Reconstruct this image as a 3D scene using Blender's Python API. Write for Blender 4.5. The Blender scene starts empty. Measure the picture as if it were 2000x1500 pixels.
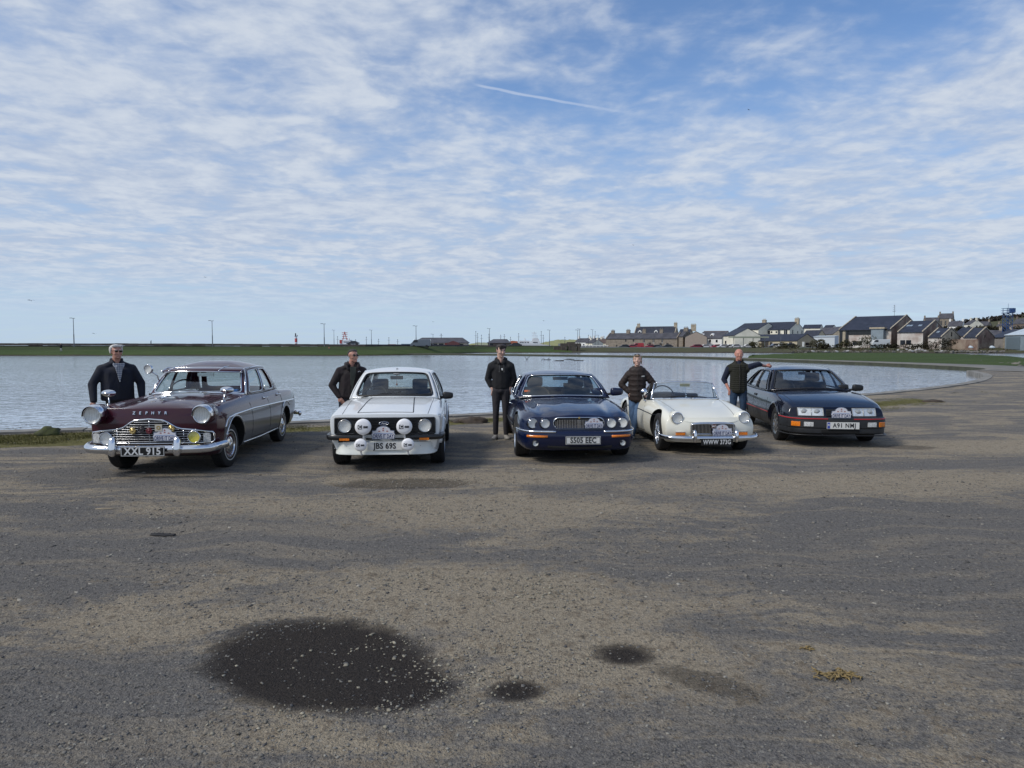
import bpy, bmesh, math, random
import numpy as np
from mathutils import Vector, Matrix, noise
from mathutils.bvhtree import BVHTree

random.seed(7)
np.random.seed(7)
SC = bpy.context.scene
COL = SC.collection
R = math.radians

# ------------------------------------------------------------------ camera
CAMZ = 1.70
FPX = 1387.0          # focal length in photo pixels (2000 wide)
cam_data = bpy.data.cameras.new('camera')
cam = bpy.data.objects.new('camera', cam_data)
COL.objects.link(cam)
cam_data.sensor_width = 36.0
cam_data.lens = FPX / 2000.0 * 36.0
cam_data.clip_start = 0.05
cam_data.clip_end = 20000
cam.location = (0, 0, CAMZ)
cam.rotation_euler = (R(90) - math.atan(75 / FPX), 0, 0)
SC.camera = cam

# ------------------------------------------------------------------ light
SUN_DIR = Vector((-0.70, -0.34, 0.78)).normalized()      # towards the sun
SUN_EL = math.asin(SUN_DIR.z)
SUN_AZ = math.atan2(SUN_DIR.x, SUN_DIR.y)
sun_data = bpy.data.lights.new('sun', 'SUN')
sun_data.energy = 2.2
sun_data.angle = R(14)
sun_data.color = (1.0, 0.95, 0.88)
sun = bpy.data.objects.new('sun', sun_data)
COL.objects.link(sun)
sun.rotation_euler = (-SUN_DIR).to_track_quat('-Z', 'Y').to_euler()

SC.view_settings.view_transform = 'Standard'
SC.view_settings.look = 'None'
SC.view_settings.gamma = 1
SC.view_settings.exposure = 0.24
SC.view_settings.use_curve_mapping = False
SC.render.engine = 'CYCLES'
SC.cycles.max_bounces = 8
SC.cycles.transparent_max_bounces = 16

class NT:
 """small helper for node trees"""
 def __init__(s, tree):
  s.t = tree
  s.n = tree.nodes
  s.l = tree.links

 def add(s, typ, **kw):
  n = s.n.new(typ)
  for k, v in kw.items():
   setattr(n, k, v)
  return n

 def put(s, sock, v):
  if v is None:
   return
  if isinstance(v, bpy.types.NodeSocket):
   s.l.new(v, sock)
  else:
   if sock.type == 'RGBA' and not isinstance(v, (int, float)) and len(v) == 3:
    v = (*v, 1)
   sock.default_value = v

 def math(s, op, a, b=None, c=None, clamp=False):
  n = s.add('ShaderNodeMath', operation=op, use_clamp=clamp)
  s.put(n.inputs[0], a)
  s.put(n.inputs[1], b)
  s.put(n.inputs[2], c)
  return n.outputs[0]

 def vmath(s, op, a, b=None):
  n = s.add('ShaderNodeVectorMath', operation=op)
  s.put(n.inputs[0], a)
  s.put(n.inputs[1], b)
  return n.outputs[0]

 def noise(s, vec, scale, detail=4, rough=0.55, dist=0.0, col=False):
  n = s.add('ShaderNodeTexNoise')
  s.put(n.inputs['Vector'], vec)
  n.inputs['Scale'].default_value = scale
  n.inputs['Detail'].default_value = detail
  n.inputs['Roughness'].default_value = rough
  n.inputs['Distortion'].default_value = dist
  return n.outputs[1 if col else 0]

 def vor(s, vec, scale, feature='F1', out='Distance', rnd=1.0):
  n = s.add('ShaderNodeTexVoronoi', feature=feature)
  s.put(n.inputs['Vector'], vec)
  n.inputs['Scale'].default_value = scale
  n.inputs['Randomness'].default_value = rnd
  return n.outputs[out]

 def step(s, v, a, b, lo=0.0, hi=1.0):
  n = s.add('ShaderNodeMapRange', interpolation_type='SMOOTHSTEP')
  s.put(n.inputs[0], v)
  s.put(n.inputs[1], a)
  s.put(n.inputs[2], b)
  s.put(n.inputs[3], lo)
  s.put(n.inputs[4], hi)
  return n.outputs[0]

 def mix(s, f, a, b, mode='MIX'):
  n = s.add('ShaderNodeMix', data_type='RGBA', blend_type=mode)
  s.put(n.inputs[0], f)
  s.put(n.inputs[6], a)
  s.put(n.inputs[7], b)
  return n.outputs[2]

 def mapping(s, vec, loc=(0, 0, 0), rot=(0, 0, 0), scale=(1, 1, 1)):
  n = s.add('ShaderNodeMapping')
  s.put(n.inputs[0], vec)
  n.inputs[1].default_value = loc
  n.inputs[2].default_value = rot
  n.inputs[3].default_value = scale
  return n.outputs[0]

 def bump(s, h, strength=0.5, dist=0.01, normal=None):
  n = s.add('ShaderNodeBump')
  s.put(n.inputs['Height'], h)
  s.put(n.inputs['Strength'], strength)
  n.inputs['Distance'].default_value = dist
  if normal:
   s.put(n.inputs['Normal'], normal)
  return n.outputs[0]

# ------------------------------------------------------------------ sky
world = bpy.data.worlds.new('World')
SC.world = world
world.use_nodes = True
w = NT(world.node_tree)
w.n.clear()
sky = w.add('ShaderNodeTexSky', sky_type='NISHITA')
sky.sun_disc = False
sky.sun_elevation = SUN_EL
sky.sun_rotation = SUN_AZ
sky.air_density = 1.0
sky.dust_density = 0.3
sky.ozone_density = 2.0
SKYTINT = (0.80, 1.0, 1.22)
tc = w.add('ShaderNodeTexCoord').outputs['Generated']
sep = w.add('ShaderNodeSeparateXYZ')
w.put(sep.inputs[0], tc)
zz = w.math('MAXIMUM', sep.outputs[2], 0.0)
zd = w.math('ADD', zz, 0.085)
px_ = w.math('DIVIDE', sep.outputs[0], zd)
py_ = w.math('DIVIDE', sep.outputs[1], zd)
cmb = w.add('ShaderNodeCombineXYZ')
w.put(cmb.inputs[0], px_)
w.put(cmb.inputs[1], py_)
P = cmb.outputs[0]
# altocumulus sheet: soft cells in loose rows, thinner and wispy towards the upper right
wv = w.noise(w.mapping(P, loc=(2, 5, 0)), 0.9, 3, 0.5, col=True)
Pw = w.vmath('ADD', P, w.vmath('MULTIPLY', w.vmath('SUBTRACT', wv, (0.5, 0.5, 0.5)), (0.35, 0.3, 0)))
Pm = w.mapping(Pw, loc=(3.1, 1.7, 0.0), rot=(0, 0, R(-16)), scale=(1.0, 1.0, 1))
big = w.noise(w.mapping(P, loc=(5.3, 2.2, 0), scale=(0.42, 0.5, 1)), 1.0, 3, 0.5)
cells = w.noise(Pm, 3.1, 3, 0.5, 0.25)
cells2 = w.noise(w.mapping(Pm, loc=(9, 4, 1.0)), 8.0, 4, 0.55, 0.2)
fine = w.noise(w.mapping(Pm, loc=(3, 1, 4.0)), 22.0, 4, 0.6, 0.2)
wisp = w.noise(w.mapping(Pw, loc=(1, 8, 0), rot=(0, 0, R(-34)), scale=(0.8, 2.0, 1)), 1.3, 7, 0.62, 0.5)
az = w.math('DIVIDE', sep.outputs[0], w.math('MAXIMUM', sep.outputs[1], 0.25))
clear = w.math('MULTIPLY', w.step(zz, 0.20, 0.42), w.step(az, -0.20, 0.25))
cov = w.math('ADD', w.math('MULTIPLY', big, 0.5), w.math('MULTIPLY', cells, 0.5))
cov = w.math('ADD', cov, w.math('MULTIPLY', cells2, 0.26))
cov = w.math('ADD', cov, w.math('MULTIPLY', fine, 0.08))
cov = w.math('ADD', cov, w.math('MULTIPLY', wisp, 0.28))
cov = w.math('SUBTRACT', cov, w.math('MULTIPLY', clear, 0.215))
mask = w.math('MULTIPLY', w.step(cov, 0.515, 0.87), 0.95)
# light and shade inside the sheet
lit = w.math('ADD', w.math('MULTIPLY', cells, 0.45), w.math('MULTIPLY', cells2, 0.40))
shade = w.step(w.math('ADD', lit, w.math('MULTIPLY', fine, 0.15)), 0.38, 0.64)
ccol = w.mix(shade, (3.75, 4.45, 5.75), (5.35, 5.85, 6.6))
blue = w.mix(1.0, sky.outputs[0], SKYTINT, 'MULTIPLY')
# thin high veil that thickens towards the horizon
veil = w.step(zz, 0.40, 0.0, 0.10, 1.0)
veil = w.math('MULTIPLY', veil, w.step(wisp, 0.2, 0.75, 0.70, 1.0))
vcol = w.mix(w.step(zz, 0.0, 0.25), (4.1, 5.2, 6.6), (3.6, 4.7, 6.5))
skyc = w.mix(veil, blue, vcol)
fade = w.step(zz, 0.01, 0.12)
skyc = w.mix(w.math('MULTIPLY', mask, fade), skyc, ccol)
# an old contrail, thin and slightly broken
cl = w.math('SUBTRACT', sep.outputs[2], w.math('ADD', w.math('MULTIPLY', sep.outputs[0], -0.175), 0.3295))
cl = w.math('ADD', cl, w.math('MULTIPLY', w.math('SUBTRACT', cells2, 0.5), 0.004))
tr = w.step(w.math('ABSOLUTE', cl), 0.0022, 0.0006)
tr = w.math('MULTIPLY', tr, w.math('MULTIPLY', w.step(sep.outputs[0], -0.055, -0.035), w.step(sep.outputs[0], 0.20, 0.03)))
tr = w.math('MULTIPLY', tr, w.step(sep.outputs[1], 0.3, 0.6, 0.0, 0.38))
skyc = w.mix(tr, skyc, (6.0, 6.5, 7.4))
bg = w.add('ShaderNodeBackground')
w.put(bg.inputs[0], skyc)
bg.inputs[1].default_value = 0.10
wo = w.add('ShaderNodeOutputWorld')
w.l.new(bg.outputs[0], wo.inputs[0])

# ------------------------------------------------------------------ helpers
def at(px, D):
 """world x of a photo column at forward distance D"""
 return (px - 1000.0) / FPX * D

def hz(v, D):
 """world height seen at photo row v at distance D"""
 return CAMZ + (675.0 - v) * D / FPX

def tag(o, label=None, cat=None, group=None, kind=None):
 if label:
  o['label'] = label
 if cat:
  o['category'] = cat
 if group:
  o['group'] = group
 if kind:
  o['kind'] = kind
 return o

def empty(name, loc=(0, 0, 0), rz=0.0):
 o = bpy.data.objects.new(name, None)
 o.empty_display_size = 0.2
 o.location = loc
 o.rotation_euler = (0, 0, rz)
 COL.objects.link(o)
 return o

def link_mesh(name, me, parent=None, loc=None):
 o = bpy.data.objects.new(name, me)
 COL.objects.link(o)
 if parent:
  o.parent = parent
 if loc:
  o.location = loc
 return o

def mesh_obj(name, verts, faces, mat=None, parent=None, smooth=False, loc=None, sharp=None):
 me = bpy.data.meshes.new(name)
 me.from_pydata([tuple(v) for v in verts], [], faces)
 me.update()
 if mat:
  for m in (mat if isinstance(mat, (list, tuple)) else [mat]):
   me.materials.append(m)
 if smooth or sharp:
  me.shade_smooth()
 if sharp:
  me.set_sharp_from_angle(angle=R(sharp))
 return link_mesh(name, me, parent, loc)

class MB:
 """collects simple shapes into one mesh"""
 def __init__(s):
  s.v = []
  s.f = []
  s.m = []

 def add(s, vs, fs, mi=0):
  b = len(s.v)
  s.v += [tuple(v) for v in vs]
  s.f += [tuple(i + b for i in f) for f in fs]
  s.m += [mi] * len(fs)

 def box(s, x0, x1, y0, y1, z0, z1, mi=0, M=None):
  vs = [Vector(p) for p in ((x0, y0, z0), (x1, y0, z0), (x1, y1, z0), (x0, y1, z0),
                                  (x0, y0, z1), (x1, y0, z1), (x1, y1, z1), (x0, y1, z1))]
  if M:
   vs = [M @ v for v in vs]
  s.add(vs, [(0, 3, 2, 1), (4, 5, 6, 7), (0, 1, 5, 4), (1, 2, 6, 5), (2, 3, 7, 6), (3, 0, 4, 7)], mi)

 def tube(s, pts, r, n=8, closed=False, mi=0, cap=True):
  pts = [Vector(p) for p in pts]
  N = len(pts)
  rs = r if isinstance(r, (list, tuple)) else [r] * N
  rings = []
  prev = None
  for i, p in enumerate(pts):
   if closed:
    t = pts[(i + 1) % N] - pts[i - 1]
   else:
    t = pts[min(i + 1, N - 1)] - pts[max(i - 1, 0)]
   if t.length < 1e-9:
    t = Vector((0, 0, 1))
   t.normalize()
   if prev is None:
    a = Vector((0, 0, 1)) if abs(t.z) < 0.9 else Vector((1, 0, 0))
   else:
    a = prev
   u = (a - t * a.dot(t))
   if u.length < 1e-6:
    u = t.orthogonal()
   u.normalize()
   prev = u
   vv = t.cross(u)
   rings.append([p + (u * math.cos(2 * math.pi * k / n) + vv * math.sin(2 * math.pi * k / n)) * rs[i]
                          for k in range(n)])
  vs = [q for rg in rings for q in rg]
  fs = []
  for i in range(N if closed else N - 1):
   j = (i + 1) % N
   for k in range(n):
    k2 = (k + 1) % n
    fs.append((i * n + k, i * n + k2, j * n + k2, j * n + k))
  if cap and not closed:
   fs.append(tuple(range(n))[::-1])
   fs.append(tuple((N - 1) * n + k for k in range(n)))
  s.add(vs, fs, mi)

 def sweep(s, pts, sec, closed=False, mi=0, up=Vector((0, 0, 1))):
  """sweep a closed 2d section (a sideways/outward, b up) along pts"""
  pts = [Vector(p) for p in pts]
  N = len(pts)
  n = len(sec)
  vs = []
  for i, p in enumerate(pts):
   t = pts[(i + 1) % N] - pts[i - 1] if closed else pts[min(i + 1, N - 1)] - pts[max(i - 1, 0)]
   t.normalize()
   o = t.cross(up)
   o.normalize()
   u2 = o.cross(t)
   for a, b in sec:
    vs.append(p + o * a + u2 * b)
  fs = []
  for i in range(N if closed else N - 1):
   j = (i + 1) % N
   for k in range(n):
    k2 = (k + 1) % n
    fs.append((i * n + k, j * n + k, j * n + k2, i * n + k2))
  if not closed:
   fs.append(tuple(range(n)))
   fs.append(tuple((N - 1) * n + k for k in range(n))[::-1])
  s.add(vs, fs, mi)

 def lathe(s, prof, n=24, M=None, mi=0, closed=False):
  """revolve (r, h) about local Z"""
  vs = []
  for r, h in prof:
   for k in range(n):
    a = 2 * math.pi * k / n
    v = Vector((r * math.cos(a), r * math.sin(a), h))
    vs.append(M @ v if M else v)
  fs = []
  m = len(prof)
  for i in range(m if closed else m - 1):
   j = (i + 1) % m
   for k in range(n):
    k2 = (k + 1) % n
    fs.append((i * n + k, i * n + k2, j * n + k2, j * n + k))
  s.add(vs, fs, mi)

 def prism(s, poly, z0, z1, M=None, mi=0):
  """extrude a polygon (x, y) from z0 to z1, then M"""
  n = len(poly)
  vs = [Vector((x, y, z0)) for x, y in poly] + [Vector((x, y, z1)) for x, y in poly]
  if M:
   vs = [M @ v for v in vs]
  fs = [tuple(range(n))[::-1], tuple(range(n, 2 * n))]
  for k in range(n):
   k2 = (k + 1) % n
   fs.append((k, k2, n + k2, n + k))
  s.add(vs, fs, mi)

 def build(s, name, mat, parent=None, smooth=False, sharp=None, loc=None, fix=True):
  me = bpy.data.meshes.new(name)
  me.from_pydata(s.v, [], s.f)
  for m in (mat if isinstance(mat, (list, tuple)) else [mat]):
   me.materials.append(m)
  me.polygons.foreach_set('material_index', s.m)
  me.update()
  if fix:
   bm = bmesh.new()
   bm.from_mesh(me)
   bmesh.ops.recalc_face_normals(bm, faces=bm.faces)
   bm.to_mesh(me)
   bm.free()
  if smooth or sharp:
   me.shade_smooth()
  if sharp:
   me.set_sharp_from_angle(angle=R(sharp))
  return link_mesh(name, me, parent, loc)

def copy_tree(o, parent=None):
 c = o.copy()
 COL.objects.link(c)
 if parent:
  c.parent = parent
 for ch in list(o.children):
  copy_tree(ch, c)
 return c

def pchip(keys, y):
 """monotone cubic through (y, value) keys"""
 n = len(keys)
 if y <= keys[0][0] or n == 1:
  return keys[0][1]
 if y >= keys[-1][0]:
  return keys[-1][1]
 i = 0
 while y > keys[i + 1][0]:
  i += 1
 d = [(keys[k + 1][1] - keys[k][1]) / (keys[k + 1][0] - keys[k][0]) for k in range(n - 1)]

 def m(k):
  if k == 0:
   return d[0]
  if k == n - 1:
   return d[-1]
  if d[k - 1] * d[k] <= 0:
   return 0.0
  return 2 * d[k - 1] * d[k] / (d[k - 1] + d[k])
 h = keys[i + 1][0] - keys[i][0]
 t = (y - keys[i][0]) / h
 a, b = keys[i][1], keys[i + 1][1]
 ma, mb = m(i) * h, m(i + 1) * h
 return (2 * t ** 3 - 3 * t * t + 1) * a + (t ** 3 - 2 * t * t + t) * ma + (3 * t * t - 2 * t ** 3) * b + (t ** 3 - t * t) * mb

def spline(pts, n):
 """Catmull-Rom through 3d points, n samples per segment"""
 P = [Vector(p) for p in pts]
 out = []
 for i in range(len(P) - 1):
  p0 = P[max(i - 1, 0)]
  p1, p2 = P[i], P[i + 1]
  p3 = P[min(i + 2, len(P) - 1)]
  for k in range(n):
   t = k / n
   out.append(0.5 * ((2 * p1) + (p2 - p0) * t + (2 * p0 - 5 * p1 + 4 * p2 - p3) * t * t + (3 * p1 - p0 - 3 * p2 + p3) * t ** 3))
 out.append(P[-1])
 return out

# ------------------------------------------------------------------ materials
MATS = {}

def pmat(name, col, rough=0.6, metal=0.0, coat=0.0, spec=0.5, var=0.0, vscale=3.0, bump=0.0, bscale=40.0, ior=1.5, emit=None, coord='Object', col2=None, transm=0.0, sheen=0.0):
 if name in MATS:
  return MATS[name]
 m = bpy.data.materials.new(name)
 m.use_nodes = True
 t = NT(m.node_tree)
 b = t.n['Principled BSDF']
 b.inputs['Roughness'].default_value = rough
 b.inputs['Metallic'].default_value = metal
 b.inputs['Coat Weight'].default_value = coat
 b.inputs['Coat Roughness'].default_value = 0.04
 b.inputs['IOR'].default_value = ior
 b.inputs['Specular IOR Level'].default_value = spec
 b.inputs['Transmission Weight'].default_value = transm
 b.inputs['Sheen Weight'].default_value = sheen
 tcn = t.add('ShaderNodeTexCoord').outputs[coord]
 if var > 0:
  nz = t.noise(tcn, vscale, 5, 0.6)
  dark = [c * (1 - var) for c in col]
  lite = list(col2) if col2 else [min(1, c * (1 + var)) for c in col]
  t.put(b.inputs['Base Color'], t.mix(t.step(nz, 0.3, 0.7), dark, lite))
  t.put(b.inputs['Roughness'], t.step(nz, 0.3, 0.7, max(0.02, rough * 0.85), min(1, rough * 1.15)))
 else:
  b.inputs['Base Color'].default_value = (*col, 1)
 if bump > 0:
  nb = t.noise(tcn, bscale, 4, 0.6)
  t.put(b.inputs['Normal'], t.bump(nb, bump, 0.01))
 MATS[name] = m
 return m

def paint(name, col, rough=0.22, dirt=0.12):
 """car paint: clear coat, a little road dust low down and in blotches"""
 if name in MATS:
  return MATS[name]
 m = bpy.data.materials.new(name)
 m.use_nodes = True
 t = NT(m.node_tree)
 b = t.n['Principled BSDF']
 b.inputs['Coat Weight'].default_value = 0.75
 b.inputs['Coat Roughness'].default_value = 0.03
 b.inputs['Specular IOR Level'].default_value = 0.15
 oc = t.add('ShaderNodeTexCoord').outputs['Object']
 sp = t.add('ShaderNodeSeparateXYZ')
 t.put(sp.inputs[0], oc)
 nz = t.noise(oc, 2.2, 6, 0.65)
 low = t.step(sp.outputs[2], 0.62, 0.18, 0.0, 1.0)
 d = t.math('MULTIPLY', t.math('ADD', t.math('MULTIPLY', low, 1.0), 0.12), t.step(nz, 0.35, 0.75))
 d = t.math('MULTIPLY', d, dirt * 3.0, clamp=True)
 t.put(b.inputs['Base Color'], t.mix(d, col, (0.16, 0.14, 0.115)))
 t.put(b.inputs['Roughness'], t.math('ADD', t.math('MULTIPLY', d, 0.6), rough))
 # very slight panel waviness
 t.put(b.inputs['Coat Normal'], t.bump(t.noise(oc, 5.0, 2, 0.5), 0.10, 0.01))
 MATS[name] = m
 return m

def glass(name, tint=(0.8, 0.86, 0.86), refl=1.0):
 if name in MATS:
  return MATS[name]
 m = bpy.data.materials.new(name)
 m.use_nodes = True
 t = NT(m.node_tree)
 t.n.clear()
 tr = t.add('ShaderNodeBsdfTransparent')
 tr.inputs[0].default_value = (*tint, 1)
 gl = t.add('ShaderNodeBsdfGlossy')
 gl.inputs['Roughness'].default_value = 0.02
 gl.inputs['Color'].default_value = (refl, refl, refl, 1)
 fr = t.add('ShaderNodeFresnel')
 fr.inputs[0].default_value = 1.55
 mx = t.add('ShaderNodeMixShader')
 geo = t.add('ShaderNodeNewGeometry')
 # same look from both sides
 t.put(fr.inputs['Normal'], geo.outputs['Normal'])
 k = t.math('MULTIPLY', fr.outputs[0], t.math('SUBTRACT', 1.0, geo.outputs['Backfacing']))
 k = t.math('ADD', k, 0.03, clamp=True)
 t.l.new(k, mx.inputs[0])
 t.l.new(tr.outputs[0], mx.inputs[1])
 t.l.new(gl.outputs[0], mx.inputs[2])
 o = t.add('ShaderNodeOutputMaterial')
 t.l.new(mx.outputs[0], o.inputs[0])
 MATS[name] = m
 return m

CHROME = pmat('chrome', (0.74, 0.75, 0.77), 0.13, 1.0)
BRIGHT = pmat('polished_alloy', (0.62, 0.63, 0.65), 0.22, 1.0)
RUBBER = pmat('tyre_rubber', (0.014, 0.014, 0.015), 0.78, var=0.35, vscale=14)
BLACKTRIM = pmat('black_trim', (0.010, 0.010, 0.011), 0.45)
GREYTRIM = pmat('charcoal_plastic', (0.016, 0.017, 0.019), 0.5, var=0.2, vscale=6)
SEAM = pmat('seam_shadow_gap', (0.006, 0.006, 0.006), 0.9)
WELL = pmat('wheel_well', (0.010, 0.010, 0.010), 0.95)
GLASS = glass('car_glass')
LENS = glass('lamp_lens', (0.98, 0.98, 0.98), .7)
SOFTCHROME = pmat('dulled_chrome', (0.42, 0.43, 0.45), 0.28, 1.0)
YLENS = glass('yellow_lens', (0.9, 0.85, 0.35))
REFL = pmat('lamp_reflector', (0.86, 0.86, 0.82), 0.30, 0.12, bump=0.25, bscale=30)
AMBER = pmat('amber_lens', (0.75, 0.20, 0.015), 0.18, coat=0.5, var=0.25, vscale=60)
CLEARL = pmat('clear_ribbed_lens', (0.55, 0.56, 0.55), 0.15, coat=0.6, var=0.3, vscale=50)
PLATE_W = pmat('white_plate', (0.66, 0.66, 0.63), 0.35)
PLATE_B = pmat('black_plate', (0.010, 0.010, 0.011), 0.3)
SILVER = pmat('silver_lettering', (0.62, 0.63, 0.63), 0.4)
INK = pmat('black_lettering', (0.012, 0.012, 0.014), 0.5)
BRASS = pmat('brass_badge', (0.55, 0.40, 0.16), 0.3, 0.8)
DARKCLOTH = pmat('dark_seat_cloth', (0.030, 0.032, 0.038), 0.85, var=0.25, vscale=8)

# ================================================================== SETTING
WATER_Z = -0.30
SHORE = [(-34, 6.5), (-22, 9.6), (-10.01, 13.82), (-7.45, 14.69), (-4.54, 15.67), (-1.26, 17.2), (3.55, 19.6), (8.0, 21.9), (12.54, 24.8),
         (17.65, 29.2), (22.38, 34.2), (27.2, 40.8), (30.8, 48.0)]
SHORE_C = spline([(x, y, 0) for x, y in SHORE], 10)

def ground_mat():
 m = bpy.data.materials.new('gravel_and_dirt')
 m.use_nodes = True
 t = NT(m.node_tree)
 b = t.n['Principled BSDF']
 geo = t.add('ShaderNodeNewGeometry').outputs['Position']
 sp = t.add('ShaderNodeSeparateXYZ')
 t.put(sp.inputs[0], geo)
 flat = t.add('ShaderNodeCombineXYZ')
 t.put(flat.inputs[0], sp.outputs[0])
 t.put(flat.inputs[1], sp.outputs[1])
 P = flat.outputs[0]
 wv = t.noise(P, 0.5, 3, 0.5, col=True)
 Q = t.vmath('ADD', P, t.vmath('MULTIPLY', t.vmath('SUBTRACT', wv, (0.5, 0.5, 0.5)), (1.6, 1.6, 0)))
 n1 = t.noise(t.mapping(Q, rot=(0, 0, R(14)), scale=(0.4, 0.9, 1)), 0.95, 7, 0.66, 0.6)     # big drifts, streaked
 n2 = t.noise(t.mapping(Q, loc=(4, 7, 0), rot=(0, 0, R(-20)), scale=(0.28, 1.8, 1)), 1.7, 8, 0.68, 0.3)
 n3 = t.noise(P, 8.0, 6, 0.72)
 n4 = t.noise(P, 48.0, 4, 0.72)
 n5 = t.noise(P, 170.0, 3, 0.75)
 n6 = t.noise(P, 21.0, 5, 0.7)
 v1d = t.vor(P, 85.0)
 v2d = t.vor(P, 24.0)
 v2c = t.add('ShaderNodeSeparateColor')
 t.put(v2c.inputs[0], t.vor(P, 24.0, out='Color'))
 drift = t.math('ADD', t.math('MULTIPLY', n1, 0.6), t.math('MULTIPLY', n2, 0.4))

 def blob(cx, cy, rx, ry, rot, soft, amp=0.22, freq=3.0):
  q = t.mapping(t.vmath('SUBTRACT', P, (cx, cy, 0)), rot=(0, 0, R(-rot)), scale=(1, 1, 1))
  q = t.vmath('MULTIPLY', q, (1 / rx, 1 / ry, 0))
  l = t.add('ShaderNodeVectorMath', operation='LENGTH')
  t.put(l.inputs[0], q)
  wob = t.noise(P, freq, 5, 0.65)
  d = t.math('ADD', l.outputs['Value'], t.math('MULTIPLY', t.math('SUBTRACT', wob, 0.5), amp * 4))
  return t.step(d, 1.0 + soft, 1.0 - soft)
 # pale dusty dirt patches that the gravel has been worn off
 dirt = t.step(drift, 0.40, 0.62)
 for a in ((-1.1, 7.2, 3.0, 0.9, 5, 0.5), (-0.2, 4.75, 1.5, 0.75, -12, 0.5), (0.5, 3.9, 1.0, 0.5, -30, 0.5),
              (-0.6, 9.0, 2.3, 0.5, 3, 0.4), (4.5, 8.8, 3.5, 0.8, 8, 0.6), (8.5, 12.0, 3.4, 1.0, 8, 0.6)):
  dirt = t.math('MAXIMUM', dirt, t.math('MULTIPLY', blob(*a), 0.9))
 for a in ((-3.2, 6.1, 1.9, 0.9, 10, 0.6), (2.8, 5.2, 1.9, 0.7, -20, 0.6), (5.2, 6.6, 2.6, 0.9, -14, 0.6), (7.9, 10.2, 2.6, 0.5, 4, 0.6), (-2.3, 3.3, 0.9, 0.6, 0, 0.6)):
  dirt = t.math('MULTIPLY', dirt, t.math('SUBTRACT', 1.0, t.math('MULTIPLY', blob(*a), 0.75)))
 fine = t.step(t.math('ADD', t.math('MULTIPLY', n4, 0.55), t.math('MULTIPLY', n5, 0.45)), 0.33, 0.68)
 gr = t.mix(fine, (0.088, 0.083, 0.080), (0.235, 0.222, 0.204))
 gr = t.mix(t.step(n5, 0.60, 0.74, 0.0, 0.7), gr, (0.29, 0.275, 0.25))
 gr = t.mix(t.step(n6, 0.50, 0.68, 0.0, 0.75), gr, (0.062, 0.058, 0.056))
 di = t.mix(fine, (0.205, 0.172, 0.125), (0.43, 0.37, 0.28))
 di = t.mix(t.step(n3, 0.50, 0.66, 0.0, 0.85), di, (0.170, 0.138, 0.102))
 di = t.mix(t.step(n6, 0.54, 0.66, 0.0, 0.75), di, (0.105, 0.090, 0.072))
 edge = t.math('ADD', dirt, t.math('MULTIPLY', t.math('SUBTRACT', n3, 0.5), 1.8))
 col = t.mix(t.math('MAXIMUM', t.step(edge, 0.22, 0.9), t.math('MULTIPLY', t.step(n2, 0.47, 0.62), 0.45)), gr, di)
 # lone pale chips
 chips = t.math('MULTIPLY', t.step(v2d, 0.30, 0.18), t.step(v2c.outputs[1], 0.86, 0.9))
 col = t.mix(t.math('MULTIPLY', chips, 0.7), col, (0.30, 0.285, 0.25))
 # damp patches
 st = blob(-1.06, 3.81, 0.72, 0.52, -33, 0.20, 0.15, 2.1)
 st = t.math('MAXIMUM', st, blob(-0.58, 3.52, 0.30, 0.27, 0, 0.22, 0.16, 3.4))
 st = t.math('MAXIMUM', st, blob(0.63, 3.86, 0.17, 0.135, -14, 0.55, 0.10, 6))
 st = t.math('MAXIMUM', st, blob(0.02, 3.45, 0.145, 0.115, 0, 0.45, 0.10, 6))
 st = t.math('MAXIMUM', st, t.math('MULTIPLY', blob(0.98, 3.50, 0.32, 0.13, -38, 0.5, 0.14, 5), 0.6))
 st = t.math('MAXIMUM', st, t.math('MULTIPLY', blob(-1.3, 8.7, 0.9, 0.33, 4, 0.3, 0.25, 3), 0.62))
 st = t.math('MAXIMUM', st, t.math('MULTIPLY', blob(6.6, 11.8, 0.5, 0.3, 0, 0.3, 0.2, 3), 0.55))
 st = t.math('MAXIMUM', st, t.math('MULTIPLY', blob(7.1, 13.9, 0.55, 0.2, 0, 0.3, 0.2, 3), 0.45))
 st = t.math('MULTIPLY', st, t.step(t.math('ADD', st, t.math('MULTIPLY', t.math('SUBTRACT', n6, 0.5), 1.5)), 0.1, 0.55))
 wetc = t.mix(fine, (0.014, 0.0112, 0.0100), (0.046, 0.038, 0.033))
 col = t.mix(t.math('MULTIPLY', st, 0.97), col, wetc)
 # moss / thin turf along the far edge
 att = t.add('ShaderNodeAttribute', attribute_name='turf').outputs['Fac']
 tn = t.math('ADD', att, t.math('MULTIPLY', t.math('SUBTRACT', t.noise(P, 1.6, 6, 0.7), 0.5), 1.3))
 turf = t.math('MULTIPLY', t.step(tn, 0.42, 0.72), t.step(att, 0.02, 0.2))
 tcol = t.mix(t.step(n3, 0.35, 0.7), (0.095, 0.092, 0.032), (0.19, 0.168, 0.070))
 col = t.mix(turf, col, tcol)
 t.put(b.inputs['Base Color'], col)
 t.put(b.inputs['Roughness'], t.math('SUBTRACT', 0.97, t.math('MULTIPLY', st, 0.2)))
 b.inputs['Specular IOR Level'].default_value = 0.12
 h = t.math('ADD', t.math('MULTIPLY', n4, 0.5), t.math('MULTIPLY', n5, 0.2))
 h = t.math('ADD', h, t.math('MULTIPLY', t.math('MINIMUM', v1d, 0.7), -0.25))
 h = t.math('ADD', h, t.math('MULTIPLY', n3, 0.9))
 h = t.math('ADD', h, t.math('MULTIPLY', n6, 0.7))
 t.put(b.inputs['Normal'], t.bump(h, 1.0, 0.030))
 return m

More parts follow.
